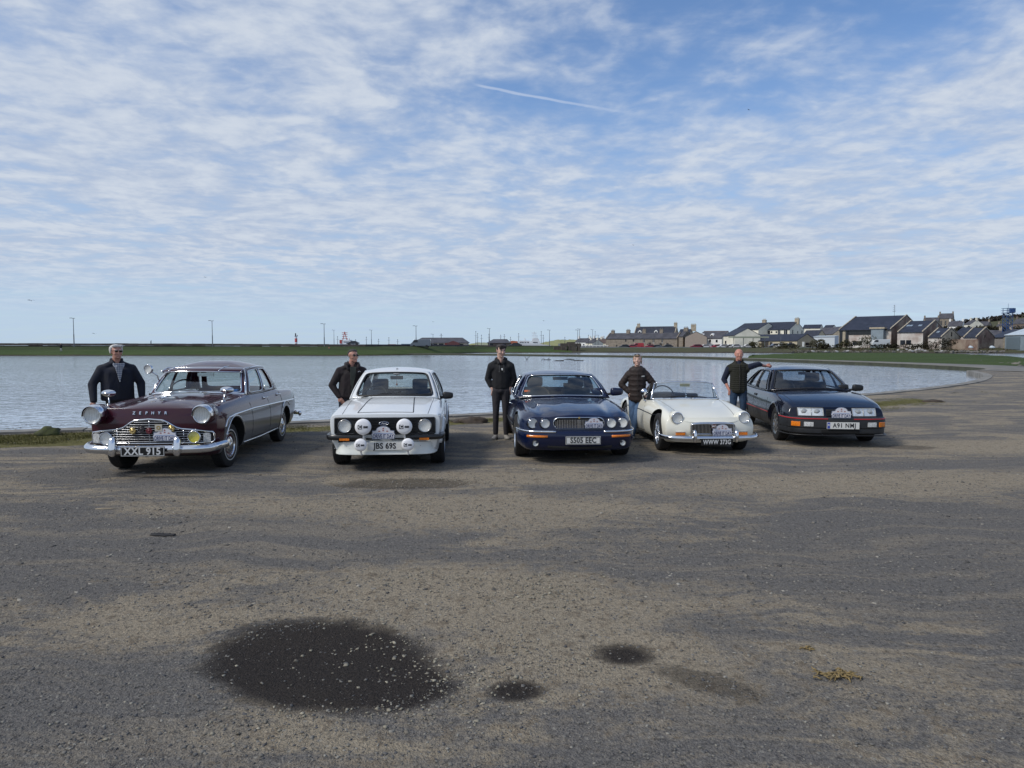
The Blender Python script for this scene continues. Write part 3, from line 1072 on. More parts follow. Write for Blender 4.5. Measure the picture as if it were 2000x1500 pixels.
def gable_house(label, ax, aD, bx, bD, w, eave, ridge, base=680, wall=None, roof=None, gwall=None, chims=(), wins=(), gwins=(), doors=(), cat='house', name='house', oh=.25, skylights=(), dormers=(), left_gable=None, group=None, roof_over=None):
 """long wall from photo column ax (distance aD) to bx (distance bD), gable end w metres deep at the b end.
 eave, ridge, base: photo rows measured at the b end."""
 A = Vector((at(ax, aD), aD, 0))
 B = Vector((at(bx, bD), bD, 0))
 u = (B - A)
 Lh = u.length
 u.normalize()
 v = Vector((-u.y, u.x, 0))          # away from the camera
 zb, ze, zr = hz(base, bD) - .4, hz(eave, bD), hz(ridge, bD)
 root = empty(name, (A.x, A.y, zb))
 root.rotation_euler = (0, 0, math.atan2(u.y, u.x))
 tag(root, label, cat, group or GROUP_H)
 H, Rg = ze - zb, zr - zb
 mb = MB()
 # walls with gables as one solid
 vs = [(0, 0, 0), (Lh, 0, 0), (Lh, w, 0), (0, w, 0), (0, 0, H), (Lh, 0, H), (Lh, w, H), (0, w, H), (0, w / 2, Rg - .06), (Lh, w / 2, Rg - .06)]
 mb.add(vs, [(0, 1, 5, 4), (2, 3, 7, 6)], 0)
 mb.add(vs, [(1, 2, 6, 9, 5), (3, 0, 4, 8, 7)], 1)
 mb.add(vs, [(4, 5, 9, 8), (6, 7, 8, 9)], 0)
 mb.build('wall', [wall or HARL, gwall or wall or HARL], root)
 # roof slabs
 mb = MB()
 t_ = .16
 sl = Vector((0, w / 2, Rg - H)).normalized()
 for sg in (0, 1):
  y0, y1 = (-oh, w / 2) if sg == 0 else (w + oh, w / 2)
  dz = (Rg - H) / (w / 2) * oh
  vs = []
  for x in (-.06, Lh + .06):
   vs += [(x, y0, H - dz), (x, y1, Rg), (x, y1, Rg + t_), (x, y0, H - dz + t_)]
  mb.add(vs, [(0, 1, 2, 3), (7, 6, 5, 4), (0, 4, 5, 1), (3, 2, 6, 7), (0, 3, 7, 4), (1, 5, 6, 2)])
 mb.build('roof', roof or SLATE, root)
 ro = root.children[-1]
 # skews (stone copings) on the gables
 if roof_over:
  for x in (-.02, Lh - .28):
   mb = MB()
   for y0, y1 in ((-oh * .5, w / 2), (w + oh * .5, w / 2)):
    dz = (Rg - H) / (w / 2) * oh * .5
    vs = []
    for xx in (x, x + .3):
     vs += [(xx, y0, H - dz + .1), (xx, y1, Rg + .1), (xx, y1, Rg + .42), (xx, y0, H - dz + .42)]
    mb.add(vs, [(0, 1, 2, 3), (7, 6, 5, 4), (0, 4, 5, 1), (3, 2, 6, 7), (0, 3, 7, 4), (1, 5, 6, 2)])
   mb.build('gable_coping', roof_over, ro)
 for fx, hh, cw, cm in chims:
  mb = MB()
  x = fx * Lh
  zt = Rg + hh
  mb.box(x - cw / 2, x + cw / 2, w / 2 - .45, w / 2 + .45, Rg - .9, zt)
  mb.box(x - cw / 2 - .08, x + cw / 2 + .08, w / 2 - .53, w / 2 + .53, zt, zt + .14)
  n_ = max(1, int(cw / .45))
  for q in range(n_):
   xx = x - cw / 2 + cw * (q + .5) / n_
   mb.tube([(xx, w / 2, zt + .14), (xx, w / 2, zt + .6)], .13, 6)
  mb.build('chimney', cm, ro)
 for fx, z0, z1, ww in wins:
  x = fx * Lh
  mb = MB()
  mb.box(x - ww / 2, x + ww / 2, -.06, .10, H * z0, H * z1)
  f = mb.build('window', WINM, root)
  if (z1 - z0) * H > 1.5 or ww > 1.5:
   mb = MB()
   mb.box(x - ww / 2 - .08, x + ww / 2 + .08, -.10, -.02, H * z0 - .12, H * z0)
   mb.box(x - .03, x + .03, -.075, -.061, H * z0, H * z1)
   mb.build('window_frame', WHITEH, f)
 for fy, z0, z1, ww in gwins:
  y = fy * w
  mb = MB()
  mb.box(Lh - .10, Lh + .06, y - ww / 2, y + ww / 2, z0 * H, z1 * H)
  mb.build('window', WINM, root)
 for fx, dw, dh in doors:
  x = fx * Lh
  mb = MB()
  mb.box(x - dw / 2, x + dw / 2, -.07, .1, 0, dh + .4)
  mb.build('door', DOORM, root)
 for fx, sz in skylights:
  x = fx * Lh
  f = .45
  y = w / 2 * (1 - f)
  z = Rg - (Rg - H) * f
  n_ = Vector((0, -(Rg - H), w / 2)).normalized()
  e1, e2 = Vector((1, 0, 0)), Vector((0, w / 2, Rg - H)).normalized()
  c0 = Vector((x, y, z + t_)) + n_ * .10
  mb = MB()
  pts = [c0 + e1 * a_ * sz / 2 + e2 * b_ * sz * .7 for a_, b_ in ((-1, -1), (1, -1), (1, 1), (-1, 1))]
  mb.add(pts + [p - n_ * .15 for p in pts], [(0, 1, 2, 3), (0, 1, 5, 4), (1, 2, 6, 5), (2, 3, 7, 6), (3, 0, 4, 7)])
  mb.build('skylight', pmat('skylight_glass', (.25, .3, .34), .2), ro)
 for fx, dw, dm in dormers:
  x = fx * Lh
  mb = MB()
  zd = H + (Rg - H) * .38
  yd = w / 2 * .30
  vs = [(x - dw / 2, yd, zd - .9), (x + dw / 2, yd, zd - .9), (x + dw / 2, yd, zd + .3), (x, yd, zd + 1.0), (x - dw / 2, yd, zd + .3)]
  vb = [(a_, b_ + 2.0, max(c_, zd)) for a_, b_, c_ in vs]
  mb.add(vs + vb, [(0, 1, 2, 3, 4), (1, 6, 7, 2), (2, 7, 8, 3), (3, 8, 9, 4), (4, 9, 5, 0)])
  d_ = mb.build('dormer', dm, ro)
  mb = MB()
  mb.box(x - dw * .28, x + dw * .28, yd - .05, yd + .05, zd - .6, zd + .35)
  mb.build('dormer_window', WINM, d_)
 return root, Lh, H, Rg

# ---- stone row with chimneys, big dark-roofed house behind it
gable_house('long low brown stone row with four chimneys standing along the shore road', 1183, 289, 1322, 274, 8.5, 661, 650, 680, STONE, SLATE2, SAND,
   chims=[(.045, 1.1, 1.3, STONE), (.27, 1.2, 1.5, STONE), (.50, 1.3, 1.3, STONE), (.74, 1.3, 1.3, STONE)],
   wins=[(.29, .72, .92, .5), (.40, .72, .92, .5), (.545, .60, .98, .7), (.68, .60, .98, .6), (.80, .60, .98, .6), (.45, .3, .5, .5), (.60, .2, .5, .5), (.16, .25, .4, .5)],
   doors=[(.50, 1.0, 2.0), (.63, 1.0, 2.2), (.78, 1.0, 2.0), (.87, .9, 2.0)], cat='row house', name='stone_row', roof_over=STONE)
gable_house('tall brown stone gabled end block closing the stone row', 1325, 272, 1333, 271, 9.0, 657, 646.5, 680, STONE, SLATE2, STONE,
   chims=[(.6, 1.2, 1.6, STONE)], name='stone_house')
gable_house('long dark roofed building with two pale dormers rising behind the stone row', 1237, 330, 1317, 322, 9, 655, 637.5, 676, SAND, SLATE, SAND,
   chims=[(.06, 1.3, 1.3, SAND), (.97, 1.5, 1.4, SAND)], dormers=[(.13, 1.6, WHITEH), (.53, 1.6, WHITEH)], roof_over=SAND)
gable_house('small slate roofed house with broad chimney behind the tall row', 1325, 320, 1346, 318, 8, 650, 643, 676, SAND, SLATE, SAND, chims=[(1.2, 2.0, 2.2, SAND)])
gable_house('pinkish gable fronted boat house with an open dark ground floor', 1337, 275, 1338, 262, 0.1 + 7.5, 658, 648, 680, pmat('pinkish_harling', (.36, .30, .25), .9, var=.1), SLATE2, pmat('pinkish_harling', (.36, .30, .25), .9),
   chims=[])
gable_house('white two storey row with small paired windows and slate roof', 1361, 276, 1409, 268, 8, 660.5, 648, 680, WHITEH, SLATE2, HARL,
   wins=[(.10, .62, .88, .8), (.32, .62, .82, .8), (.53, .62, .88, .8), (.80, .62, .86, .8), (.12, .15, .40, .8), (.34, .15, .40, .8), (.56, .15, .40, .8), (.80, .15, .42, .8)], dormers=[(.12, 1.3, WHITEH), (.53, 1.3, WHITEH)])
gable_house('red brown roofed house showing above the white row', 1372, 330, 1420, 326, 9, 656, 646.5, 672, SAND, pmat('brown_tile', (.085, .06, .055), .8, var=.2), SAND)
# ---- cream hotel group
gable_house('cream gabled wing with slate roof at the near end of the hotel', 1412, 262, 1434, 250, .1 + 9, 655, 641.5, 680, HARL, SLATE, HARL,
   wins=[(.22, .40, .62, 1.5), (.22, .08, .22, 1.3), (.85, .08, .25, 1.3)], cat='hotel wing', name='hotel_wing')
gable_house('taller cream gabled wing behind the near one', 1434, 280, 1480, 270, 11, 643.5, 630.5, 680, HARL, SLATE, HARL, wins=[(.62, .78, .92, .7)],
   cat='hotel wing', name='hotel_wing')
gable_house('long cream hotel block with slate roof and chimney at each end', 1478, 276, 1541, 266, 11, 643.5, 628.5, 680, HARL, SLATE, HARL,
   chims=[(-.02, 1.0, 1.5, SAND), (1.0, 1.2, 1.6, SAND)],
   wins=[(.10, .80, .90, .7), (.22, .72, .95, .8), (.36, .78, .95, 1.2), (.45, .83, .92, .6), (.60, .83, .92, .6), (.68, .75, .98, 1.0), (.88, .75, 1.0, 1.3)],
   gwins=[(.2, .76, .98, .7), (.55, .80, .93, .7), (.85, .78, .96, .7)], cat='hotel', name='hotel')
gable_house('low dark roofed garage building with buff gable', 1458, 255, 1556, 236, 9.5, 665.5, 652.5, 681, BUFF, SLATE, BUFF,
   doors=[(.38, 3.2, 2.6), (.50, 1.2, 2.2), (.70, 1.2, 2.2), (.88, 1.2, 2.2)], gwins=[(.30, .35, .62, .8), (.60, .5, .78, 3.2), (.6, .1, .42, 2.4)], cat='garage', name='garage_building')
gable_house('small cream gabled house uphill of the garage', 1562, 340, 1592, 332, 8, 661, 645, 674, BUFF, SLATE, BUFF, gwins=[(.5, .6, .8, .8)])
gable_house('slate roofed house second uphill beside the cream gable', 1590, 345, 1616, 336, 9, 656, 640, 674, SAND, SLATE2, SAND)
gable_house('pale roofed terrace high above the garage', 1566, 430, 1600, 424, 8, 641, 634, 660, HARL, SLATE, HARL)
gable_house('dark terrace end high above the white shed', 1605, 430, 1622, 426, 8, 643, 635, 660, SAND, SLATE, HARL)
gable_house('tan gabled house tucked against the big hall', 1612, 300, 1626, 290, 8, 652, 638, 676, SAND, SLATE2, SAND)
# white flat shed
r_, *_ = gable_house('low white flat topped shed between the garage and the hall', 1588, 255, 1629, 250, 8, 657.5, 656, 679, pmat('white_sheet', (.55, .60, .64), .5), METAL, pmat('white_sheet', (.55, .60, .64), .5), cat='shed', name='shed')

# ---- big hall and the gabled sheds to the right of it
GA = (.33, .27, .22)
root, Lh, H, Rg = gable_house('very large dark roofed hall with a dark window band and a steep stone gable', 1637, 224, 1739, 212, 22, 643, 615, 680, PINK, SLATE, BRICK,
                             gwins=[(.48, 1.28, 1.40, .6)], cat='hall', name='hall', roof_over=SAND, oh=.5)
for k in range(18):
 mb = MB()
 x0 = Lh * (.17 + .68 * k / 18)
 mb.box(x0, x0 + Lh * .034, -.12, .05, H * .74, H * .96)
 mb.build('window', DARKBAND, root)
for k in range(4):
 mb = MB()
 x0 = Lh * (.10 + [.18, .26, .50, .62][k])
 mb.box(x0, x0 + 1.6, -.10, .05, H * .22, H * .42)
 mb.build('window', WINM, root)
mb = MB()
mb.box(Lh - 5.2, Lh - 1.6, -1.6, .0, .3, H * 1.02)
mb.build('loading_door', METALD, root)
mb = MB()
mb.box(Lh - 5.6, Lh - 1.2, -1.9, .0, H * 1.02, H * 1.10)
mb.build('canopy', SAND, root)
mb = MB()
mb.box(.02, Lh * .15, -.06, .0, 0, H * .97)
mb.build('tan_wall_panel', SAND, root)
for x_ in (.045, .165):
 mb = MB()
 mb.box(Lh * x_ - .5, Lh * x_ + .5, -.12, -.02, H * .15, H * .97)
 mb.build('tall_window', DARKBAND, root)
gable_house('pink washed gabled shed with two square windows beside the hall', 1751, 205, 1801, 200, 20, 649, 625.5, 680, PINK, SLATE, BRICK,
   wins=[(.22, .28, .55, 1.3), (.45, .28, .55, 1.3)], skylights=[(.25, .9), (.15, .9), (.62, .9)], gwins=[(.55, 1.30, 1.55, .6)], cat='shed', name='stone_shed', roof_over=SAND)
gable_house('smallest stone shed with arched door in its gable', 1811, 199, 1838, 196, 11, 659, 641.5, 680, PINK, SLATE, SAND, skylights=[(.35, .7)], gwins=[(.5, 1.1, 1.45, .6)], cat='shed', name='stone_shed', roof_over=SAND)
gable_house('slate roofed shed between the two red gables', 1858, 222, 1884, 218, 9, 656, 640, 680, PINK, SLATE, SAND, cat='shed', name='stone_shed')
gable_house('red gabled shed with pale corner stones behind the yard wall', 1880, 199, 1906, 196, 9.5, 659, 641, 682, PINK, SLATE, BRICK, gwins=[(.45, 1.0, 1.2, .6)], cat='shed', name='stone_shed', roof_over=SAND)
gable_house('grey walled shed between the red gable and the metal shed', 1932, 208, 1958, 200, 9, 659, 645, 682, pmat('grey_wash', (.26, .24, .22), .9, var=.3), SLATE, SAND, cat='shed', name='stone_shed')
root, Lh, H, Rg = gable_house('pale grey sheet metal shed with a wide roller door', 1961, 196, 2040, 180, 14, 653, 635, 682, METALD, METAL, METALD, cat='shed', name='metal_shed')
mb = MB()
mb.box(.8, 6.4, -.12, .05, .3, H * .86)
mb.build('roller_door', pmat('door_slate_blue', (.13, .17, .20), .5), root)
# yard wall
mb = MB()
a_, b_ = Vector((at(1847, 200), 200, 0)), Vector((at(1908, 190), 190, 0))
u = (b_ - a_).normalized()
wv = Vector((-u.y, u.x, 0)) * .5
z0, z1 = hz(684, 195), hz(663, 195)
vs = [(p.x, p.y, z) for z in (z0, z1) for p in (a_, b_, b_ + wv, a_ + wv)]
mb.add(vs, [(0, 1, 5, 4), (1, 2, 6, 5), (2, 3, 7, 6), (3, 0, 4, 7), (4, 5, 6, 7), (0, 3, 2, 1)])
o = mb.build('yard_wall', BRICK, None)
tag(o, 'reddish stone yard wall in front of the red gabled shed', 'wall')

# ---- houses stepping up the far hill
hill = [(1830, 1858, 560, 622, 612, 640, STONE, 'dark gabled building standing on the hilltop skyline'),
  (1848, 1876, 480, 637, 627, 650, WHITEH, 'white gabled house on the hill, nearer the hilltop building'),
  (1880, 1892, 470, 634, 625, 648, HARL, 'cream gabled house on the hill next to a white one'),
  (1900, 1925, 470, 636, 628, 648, STONE, 'brown house on the hillside beyond the cream gable'),
  (1800, 1830, 520, 628, 620, 645, STONE, 'brown hillside house left behind the pink shed gable'),
  (1940, 1962, 450, 640, 632, 650, STONE, 'low dark house on the hillside behind the blue mast'),
  (1975, 2000, 430, 632, 622, 648, pmat('hill_brown', (.15, .12, .10), .9, var=.3), 'tall brown house highest on the hillside near the blue mast'),
  (1895, 1955, 300, 656, 645, 672, SAND, 'long slate roofed range behind the red gabled shed'),
  (1965, 2010, 300, 652, 643, 672, SAND, 'slate roofed range showing above the metal shed'),
  (1770, 1800, 420, 640, 628, 655, STONE, 'brown house just showing behind the hall gable')]
for x0, x1, D, ev, rg, bs, m_, lb in hill:
 gable_house(lb.replace(' left ', ' '), x0, D + 6, x1, D, 9, ev, rg, bs + 4, m_, SLATE2, m_, chims=[(.05, 1.2, 1.0, m_), (.95, 1.2, 1.0, m_)],
    wins=[(.2, .4, .8, 1), (.5, .4, .8, 1), (.8, .4, .8, 1)], gwins=[(.5, .5, .9, 1.0)])

# small houses beyond the harbour bridge
sm = [(1123, 1147, 360, 668, 661, 676, WHITEH, SLATE2, 'first small white house past the harbour bridge'),
      (1144, 1158, 350, 670, 664, 676, HARL, SLATE2, 'low cream cottage second past the harbour bridge'),
      (1152, 1172, 370, 668, 660.5, 676, WHITEH, SLATE2, 'white house with dark gables in the middle of the small row'),
      (1166, 1187, 355, 670, 662, 676, HARL, pmat('brown_tile', (.085, .06, .055), .8, var=.2), 'brown roofed cottage last before the long stone row')]
for x0, x1, D, ev, rg, bs, m_, rm, lb in sm:
 gable_house(lb, x0, D + 4, x1, D, 7, ev, rg, bs + 4, m_, rm, m_, chims=[(.06, .9, .8, m_), (.94, .9, .8, m_)], wins=[(.25, .35, .7, .9), (.7, .35, .7, .9)])

# ---- hipped ferry buildings across the water
def hipped(label, x0, x1, D, w, eave, ridge, base, r0, r1, wall, roof, wins=(), reds=()):
 X0, X1 = at(x0, D), at(x1, D)
 zb, ze, zr = hz(base, D) - .3, hz(eave, D), hz(ridge, D)
 root = empty('harbour_building', ((X0 + X1) / 2, D, zb))
 tag(root, label, 'building')
 a_, b_ = X0 - (X0 + X1) / 2, X1 - (X0 + X1) / 2
 H, Rg = ze - zb, zr - zb
 mb = MB()
 mb.box(a_, b_, 0, w, 0, H)
 mb.build('wall', wall, root)
 mb = MB()
 o_ = .4
 c0, c1 = at(r0, D) - (X0 + X1) / 2, at(r1, D) - (X0 + X1) / 2
 vs = [(a_ - o_, -o_, H), (b_ + o_, -o_, H), (b_ + o_, w + o_, H), (a_ - o_, w + o_, H), (c0, w / 2, Rg), (c1, w / 2, Rg)]
 vs += [(x, y, z - .15) for x, y, z in vs[:4]]
 mb.add(vs, [(0, 1, 5, 4), (1, 2, 5), (2, 3, 4, 5), (3, 0, 4), (6, 7, 1, 0), (7, 8, 2, 1), (8, 9, 3, 2), (9, 6, 0, 3), (6, 9, 8, 7)])
 mb.build('roof', roof, root)
 for x, z0, z1, ww in wins:
  mb = MB()
  xx = at(x, D) - (X0 + X1) / 2
  mb.box(xx - ww / 2, xx + ww / 2, -.08, .05, H * z0, H * z1)
  mb.build('window', WINM, root)
 for xa, xb in reds:
  mb = MB()
  mb.box(at(xa, D) - (X0 + X1) / 2, at(xb, D) - (X0 + X1) / 2, -.12, .05, 0, H * .92)
  mb.build('red_cladding', pmat('harbour_red', (.32, .06, .05), .6), root)
 return root, H

root, H = hipped('long low terminal building with hipped slate roof and red centre beyond the embankment', 807, 911, 250, 14, 669, 659, 677, 820, 901, pmat('terminal_cream', (.46, .40, .32), .9), SLATE2,
                 wins=[(815, .35, .7, 1), (841, .3, .8, 2.2), (850, .3, .8, 1.6), (862, .3, .8, 1.6), (902, .3, .7, 1.2), (832, .3, .7, 1)], reds=[(869, 881)])
mb = MB()
xm = at(886, 250) - at(859, 250)
mb.add([(xm - 2.2, -2, 0), (xm + 2.2, -2, 0), (xm + 2.2, -2, H * .9), (xm, -2, H * 1.35), (xm - 2.2, -2, H * .9), (xm - 2.2, 0, 0), (xm + 2.2, 0, 0), (xm + 2.2, 0, H * .9), (xm, 0, H * 1.35), (xm - 2.2, 0, H * .9)],
       [(0, 1, 2, 3, 4), (1, 6, 7, 2), (2, 7, 8, 3), (3, 8, 9, 4), (4, 9, 5, 0)])
mb.build('porch', pmat('porch_dark_red', (.10, .03, .03), .6), root)
hipped('smaller hipped grey roofed harbour store standing behind the boy', 953, 996, 250, 12, 669.5, 662, 677, 963, 990, pmat('store_brown', (.16, .13, .11), .9), SLATE2, wins=[(960, .3, .8, 1.2), (985, .3, .8, 1.2)])
mb = MB()
mb.box(at(928, 420), at(953, 420), 420, 428, hz(677, 420), hz(669, 420))
o = mb.build('harbour_shed', pmat('pale_green_shed', (.40, .42, .28), .8), None)
tag(o, 'pale green flat shed beside the smaller harbour store', 'shed')

# ---- sea wall along the embankment, with its stones as courses of blocks
mb = MB()
WALLM = pmat('dark_sea_wall', (0.070, 0.060, 0.060), .95, var=.4, vscale=.7, bump=.5, bscale=3)
rb = random.Random(2)
WL = [Vector(p) for p in ((-215, 155, 0), (-32, 155.5, 0), (-20, 178, 0), (-12, 212, 0), (17, 216, 0))]
for A_, B_ in zip(WL, WL[1:]):
 n_ = max(2, int((B_ - A_).length / 2.1))
 for k in range(n_):
  pa, pb = A_.lerp(B_, k / n_), A_.lerp(B_, (k + 1) / n_)
  D = (pa.y + pb.y) / 2
  px_k = 1000 + pa.x / D * FPX
  zt = hz(float(np.interp(px_k, [-200, 300, 800, 1100], [670.0, 670.8, 673, 675.5])), D)
  h0 = hz(678.6, D) - .3
  Mx = Matrix.Translation(pa) @ Matrix.Rotation(math.atan2(pb.y - pa.y, pb.x - pa.x), 4, 'Z')
  Lk = (pb - pa).length
  j = rb.uniform(-.05, .05)
  mb.box(.02, Lk - .02, j, 1.6, h0, zt - .5 + rb.uniform(-.03, .03), M=Mx)
  mb.box(.01, Lk - .01, -.12 + j, 1.7, zt - .48, zt + rb.uniform(-.03, .03), M=Mx)
o = mb.build('sea_wall', WALLM, None)
tag(o, 'long dark stone sea wall along the top of the far embankment', 'sea wall')

# stone harbour bridge with piers
root = empty('harbour_bridge', (at(1116, 205), 205, 0))
tag(root, 'dark stone harbour bridge with piers beside the far embankment', 'bridge')
mb = MB()
BRM = pmat('bridge_stone', (0.075, 0.065, 0.055), .95, var=.45, vscale=.9, bump=.5, bscale=3)
c0 = at(1116, 205)
mb.box(at(1095, 205) - c0, at(1135, 205) - c0, 0, 3, hz(677, 205), hz(670.5, 205))
for x in (1099, 1104, 1112, 1117, 1122, 1130):
 mb.box(at(x, 205) - c0 - .35, at(x, 205) - c0 + .35, -1.2, 2.5, -1, hz(674, 205))
mb.box(at(1108, 205) - c0, at(1124, 205) - c0, 1, 3, hz(676, 205), hz(668, 205))
mb.box(at(1082, 205) - c0, at(1100, 205) - c0, 0, 2.5, -1, hz(677, 205))
mb.build('masonry', BRM, root)
mb = MB()
for k in range(9):
 x = at(1128 + k * 7, 215) - c0
 mb.tube([(x, 8, hz(678, 215)), (x, 8, hz(674.5, 215))], .06, 5)
mb.tube([(at(1118, 215) - c0, 8, hz(675.2, 215)), (at(1186, 215) - c0, 8, hz(675.2, 215))], .10, 5)
mb.build('white_railing', WHITEH, root)

# ---- lamp posts and masts
POLE = pmat('galvanised_pole', (0.16, 0.17, 0.19), .55, .3)
POLED = pmat('dark_mast', (0.06, 0.06, 0.07), .7)
lamps = [(146, 622, 676, 152, 'tall lamp post furthest from the town, standing on the far embankment'),
         (416, 627, 676, 153, 'tall lamp post on the embankment above the maroon saloon'),
         (634, 633, 678, 154, 'tall lamp post on the embankment nearest the red funnelled ship'),
         (726, 645, 674, 230, 'thin grey lamp post between the ship and the terminal building'),
         (813, 637, 676, 170, 'tall lamp post at the corner of the long terminal building'),
         (653, 645, 674, 260, 'thin lamp post just before the red funnelled ship'),
         (956, 642, 677, 218, 'tall lamp post beside the smaller harbour store'),
         (1073, 645, 677, 222, 'tall lamp post in front of the white ship bow'),
         (1128, 645, 678, 210, 'tall thin lamp post of a close pair by the small houses'),
         (1131.5, 643, 678, 214, 'other lamp post of the close pair by the small houses'),
         (846, 653, 675, 240, 'short lamp post in front of the terminal building'),
         (1157, 644, 676, 260, 'lamp post above the middle of the small white houses'),
         (1524, 652, 679, 225, 'slim lamp post in front of the garage building'),
         (1168, 655, 676, 260, 'shortest lamp post by the small white houses')]
for px, v0, v1, D, lb in lamps:
 z0, z1 = hz(v1, D) - .2, hz(v0, D)
 o = empty('lamp_post', (at(px, D), D, z0))
 tag(o, lb, 'lamp post', 'lamp posts round the harbour')
 mb = MB()
 h = z1 - z0
 mb.tube([(0, 0, 0), (0, 0, h * .45), (0, 0, h * .451), (0, 0, h)], [.11, .10, .075, .055], 8)
 mb.build('pole', POLE, o)
 mb = MB()
 mb.tube([(0, 0, h - .05), (-.35, 0, h + .04)], .03, 5)
 mb.box(-.75, -.25, -.12, .12, h + .02, h + .12)
 mb.box(-.05, .35, -.10, .10, h - .02, h + .06)
 mb.build('lamp_head', POLE, o)
masts = [(929.5, 648, 674, 300, 'yacht mast closest to the terminal building'), (933, 652, 674, 302, 'second yacht mast beside the closest one'), (940.5, 655, 675, 304, 'third and shorter yacht mast'),
         (955, 653, 672, 310, 'yacht mast half hidden by the tall lamp post'), (997, 659, 672, 300, 'stub mast at the stern of the orange decked boat'), (1013, 652, 672, 296, 'dark pole rising between orange boat and white ship'),
         (1057, 648, 672, 300, 'first yacht mast beyond the white ship bridge'), (1061, 655, 672, 302, 'shorter yacht mast beyond the white ship bridge'), (1103, 659, 671, 300, 'yacht mast above the stone bridge'),
         (1149, 655, 672, 330, 'yacht mast behind the small cream cottage'), (1162, 648, 672, 330, 'taller mast behind the brown roofed cottage'),
         (978, 655, 664, 320, 'small aerial above the smaller harbour store'), (985, 654, 664, 320, 'second small aerial above the smaller harbour store'),
         (660, 658, 674, 300, 'short pole between two posts by the red funnelled ship'), (695, 664, 674, 300, 'tiny pole past the bow of the red funnelled ship'), (716, 659, 674, 300, 'faint pole between ship and lamp post'),
         (740, 663, 674, 300, 'faint pole just past the thin lamp post'), (760, 660, 674, 300, 'faint pole above the parked containers'), (777, 664, 674, 300, 'faint pole near the blue container'), (862, 653, 660, 240, 'faint aerial above the terminal roof')]
for px, v0, v1, D, lb in masts:
 z0, z1 = hz(v1, D) - .4, hz(v0, D)
 mb = MB()
 h = z1 - z0
 mb.tube([(0, 0, 0), (0, 0, h)], [.11, .06], 6)
 mb.tube([(-.6, 0, h * .72), (.6, 0, h * .72)], .04, 5)
 mb.box(-.14, .14, -.1, .1, h - .1, h + .2)
 o = mb.build('mast', POLED, None, loc=(at(px, D), D, z0))
 tag(o, lb, 'mast', 'masts in the harbour')

# ---- ships, beacon
HULLW = pmat('ship_white', (.62, .64, .66), .5)
SHIPRED = pmat('ship_red', (.35, .05, .04), .5)

def prog(x, D, c):
 return at(x, D) - c

D = 260
c0 = at(1044, D)
root = empty('white_ship', (c0, D, 0))
tag(root, 'white ship with stepped bridge and lattice mast beyond the sea wall', 'ship')
mb = MB()
sil = [(1012, 678), (1076, 678), (1074, 674.5), (1058, 672.5), (1056, 671), (1012, 671)]
mb.prism([(prog(x, D, c0), hz(v, D)) for x, v in sil], -4, 4, Matrix.Rotation(R(90), 4, 'X'))
mb.build('hull', HULLW, root)
mb = MB()
for x0_, x1_, v0, v1 in ((1013, 1036, 671.2, 667), (1014, 1034, 666.8, 665.5), (1036, 1054, 671.2, 666), (1039, 1052, 666, 662), (1041, 1050, 662, 660.5)):
 mb.box(prog(x0_, D, c0), prog(x1_, D, c0), -2.6, 2.6, hz(v0, D), hz(v1, D))
mb.build('superstructure', HULLW, root)
for x in (1017, 1021, 1026, 1031, 1042, 1045, 1048):
 mb = MB()
 mb.box(prog(x, D, c0) - .3, prog(x, D, c0) + .3, -2.7, -2.5, hz(669.6, D), hz(668.2, D))
 mb.build('porthole', WINM, root)
mb = MB()
for x in (1034, 1046, 1049):
 mb.box(prog(x, D, c0) - .35, prog(x, D, c0) + .35, -2.9, -2.5, hz(674.5, D), hz(673, D))
mb.build('hull_window', WINM, root)
mb = MB()
xm = prog(1043.5, D, c0)
for a_, b_ in ((-.5, -.5), (.5, -.5), (.5, .5), (-.5, .5)):
 mb.tube([(xm + a_, b_, hz(661, D)), (xm + a_ * .3, b_ * .3, hz(649, D))], .06, 5)
for v_ in (658, 655, 652, 650):
 mb.tube([(xm - 1.0, 0, hz(v_, D)), (xm + 1.0, 0, hz(v_, D))], .06, 5)
mb.tube([(xm, 0, hz(650, D)), (xm, 0, hz(647.5, D))], .05, 5)
mb.tube([(prog(1049, D, c0), 0, hz(661, D)), (prog(1049, D, c0), 0, hz(655, D))], .07, 5)
mb.tube([(prog(1025, D, c0), 0, hz(666, D)), (prog(1025, D, c0), 0, hz(660.5, D))], .22, 6)
mb.build('mast', HULLW, root)

D = 255
c0 = at(1004, D)
root = empty('orange_boat', (c0, D, 0))
tag(root, 'orange decked boat with dark blue stern beside the white ship', 'boat')
mb = MB()
mb.prism([(prog(x, D, c0), hz(v, D)) for x, v in [(994, 678), (1012, 678), (1013, 670.5), (1010, 671.5), (994, 671.5)]], -2.5, 2.5, Matrix.Rotation(R(90), 4, 'X'))
mb.build('hull', pmat('boat_white', (.5, .5, .5), .5), root)
mb = MB()
mb.prism([(prog(x, D, c0), hz(v, D)) for x, v in [(995, 671.4), (1012, 671.4), (1011, 666.5), (1000, 665.5), (996, 667)]], -2, 2, Matrix.Rotation(R(90), 4, 'X'))
mb.build('orange_deck', pmat('boat_orange', (.45, .14, .07), .5), root)
mb = MB()
mb.box(prog(988, D, c0), prog(995, D, c0), -2.6, 2.2, hz(678, D), hz(669.5, D))
mb.build('stern_box', pmat('boat_navy', (.02, .04, .10), .5), root)

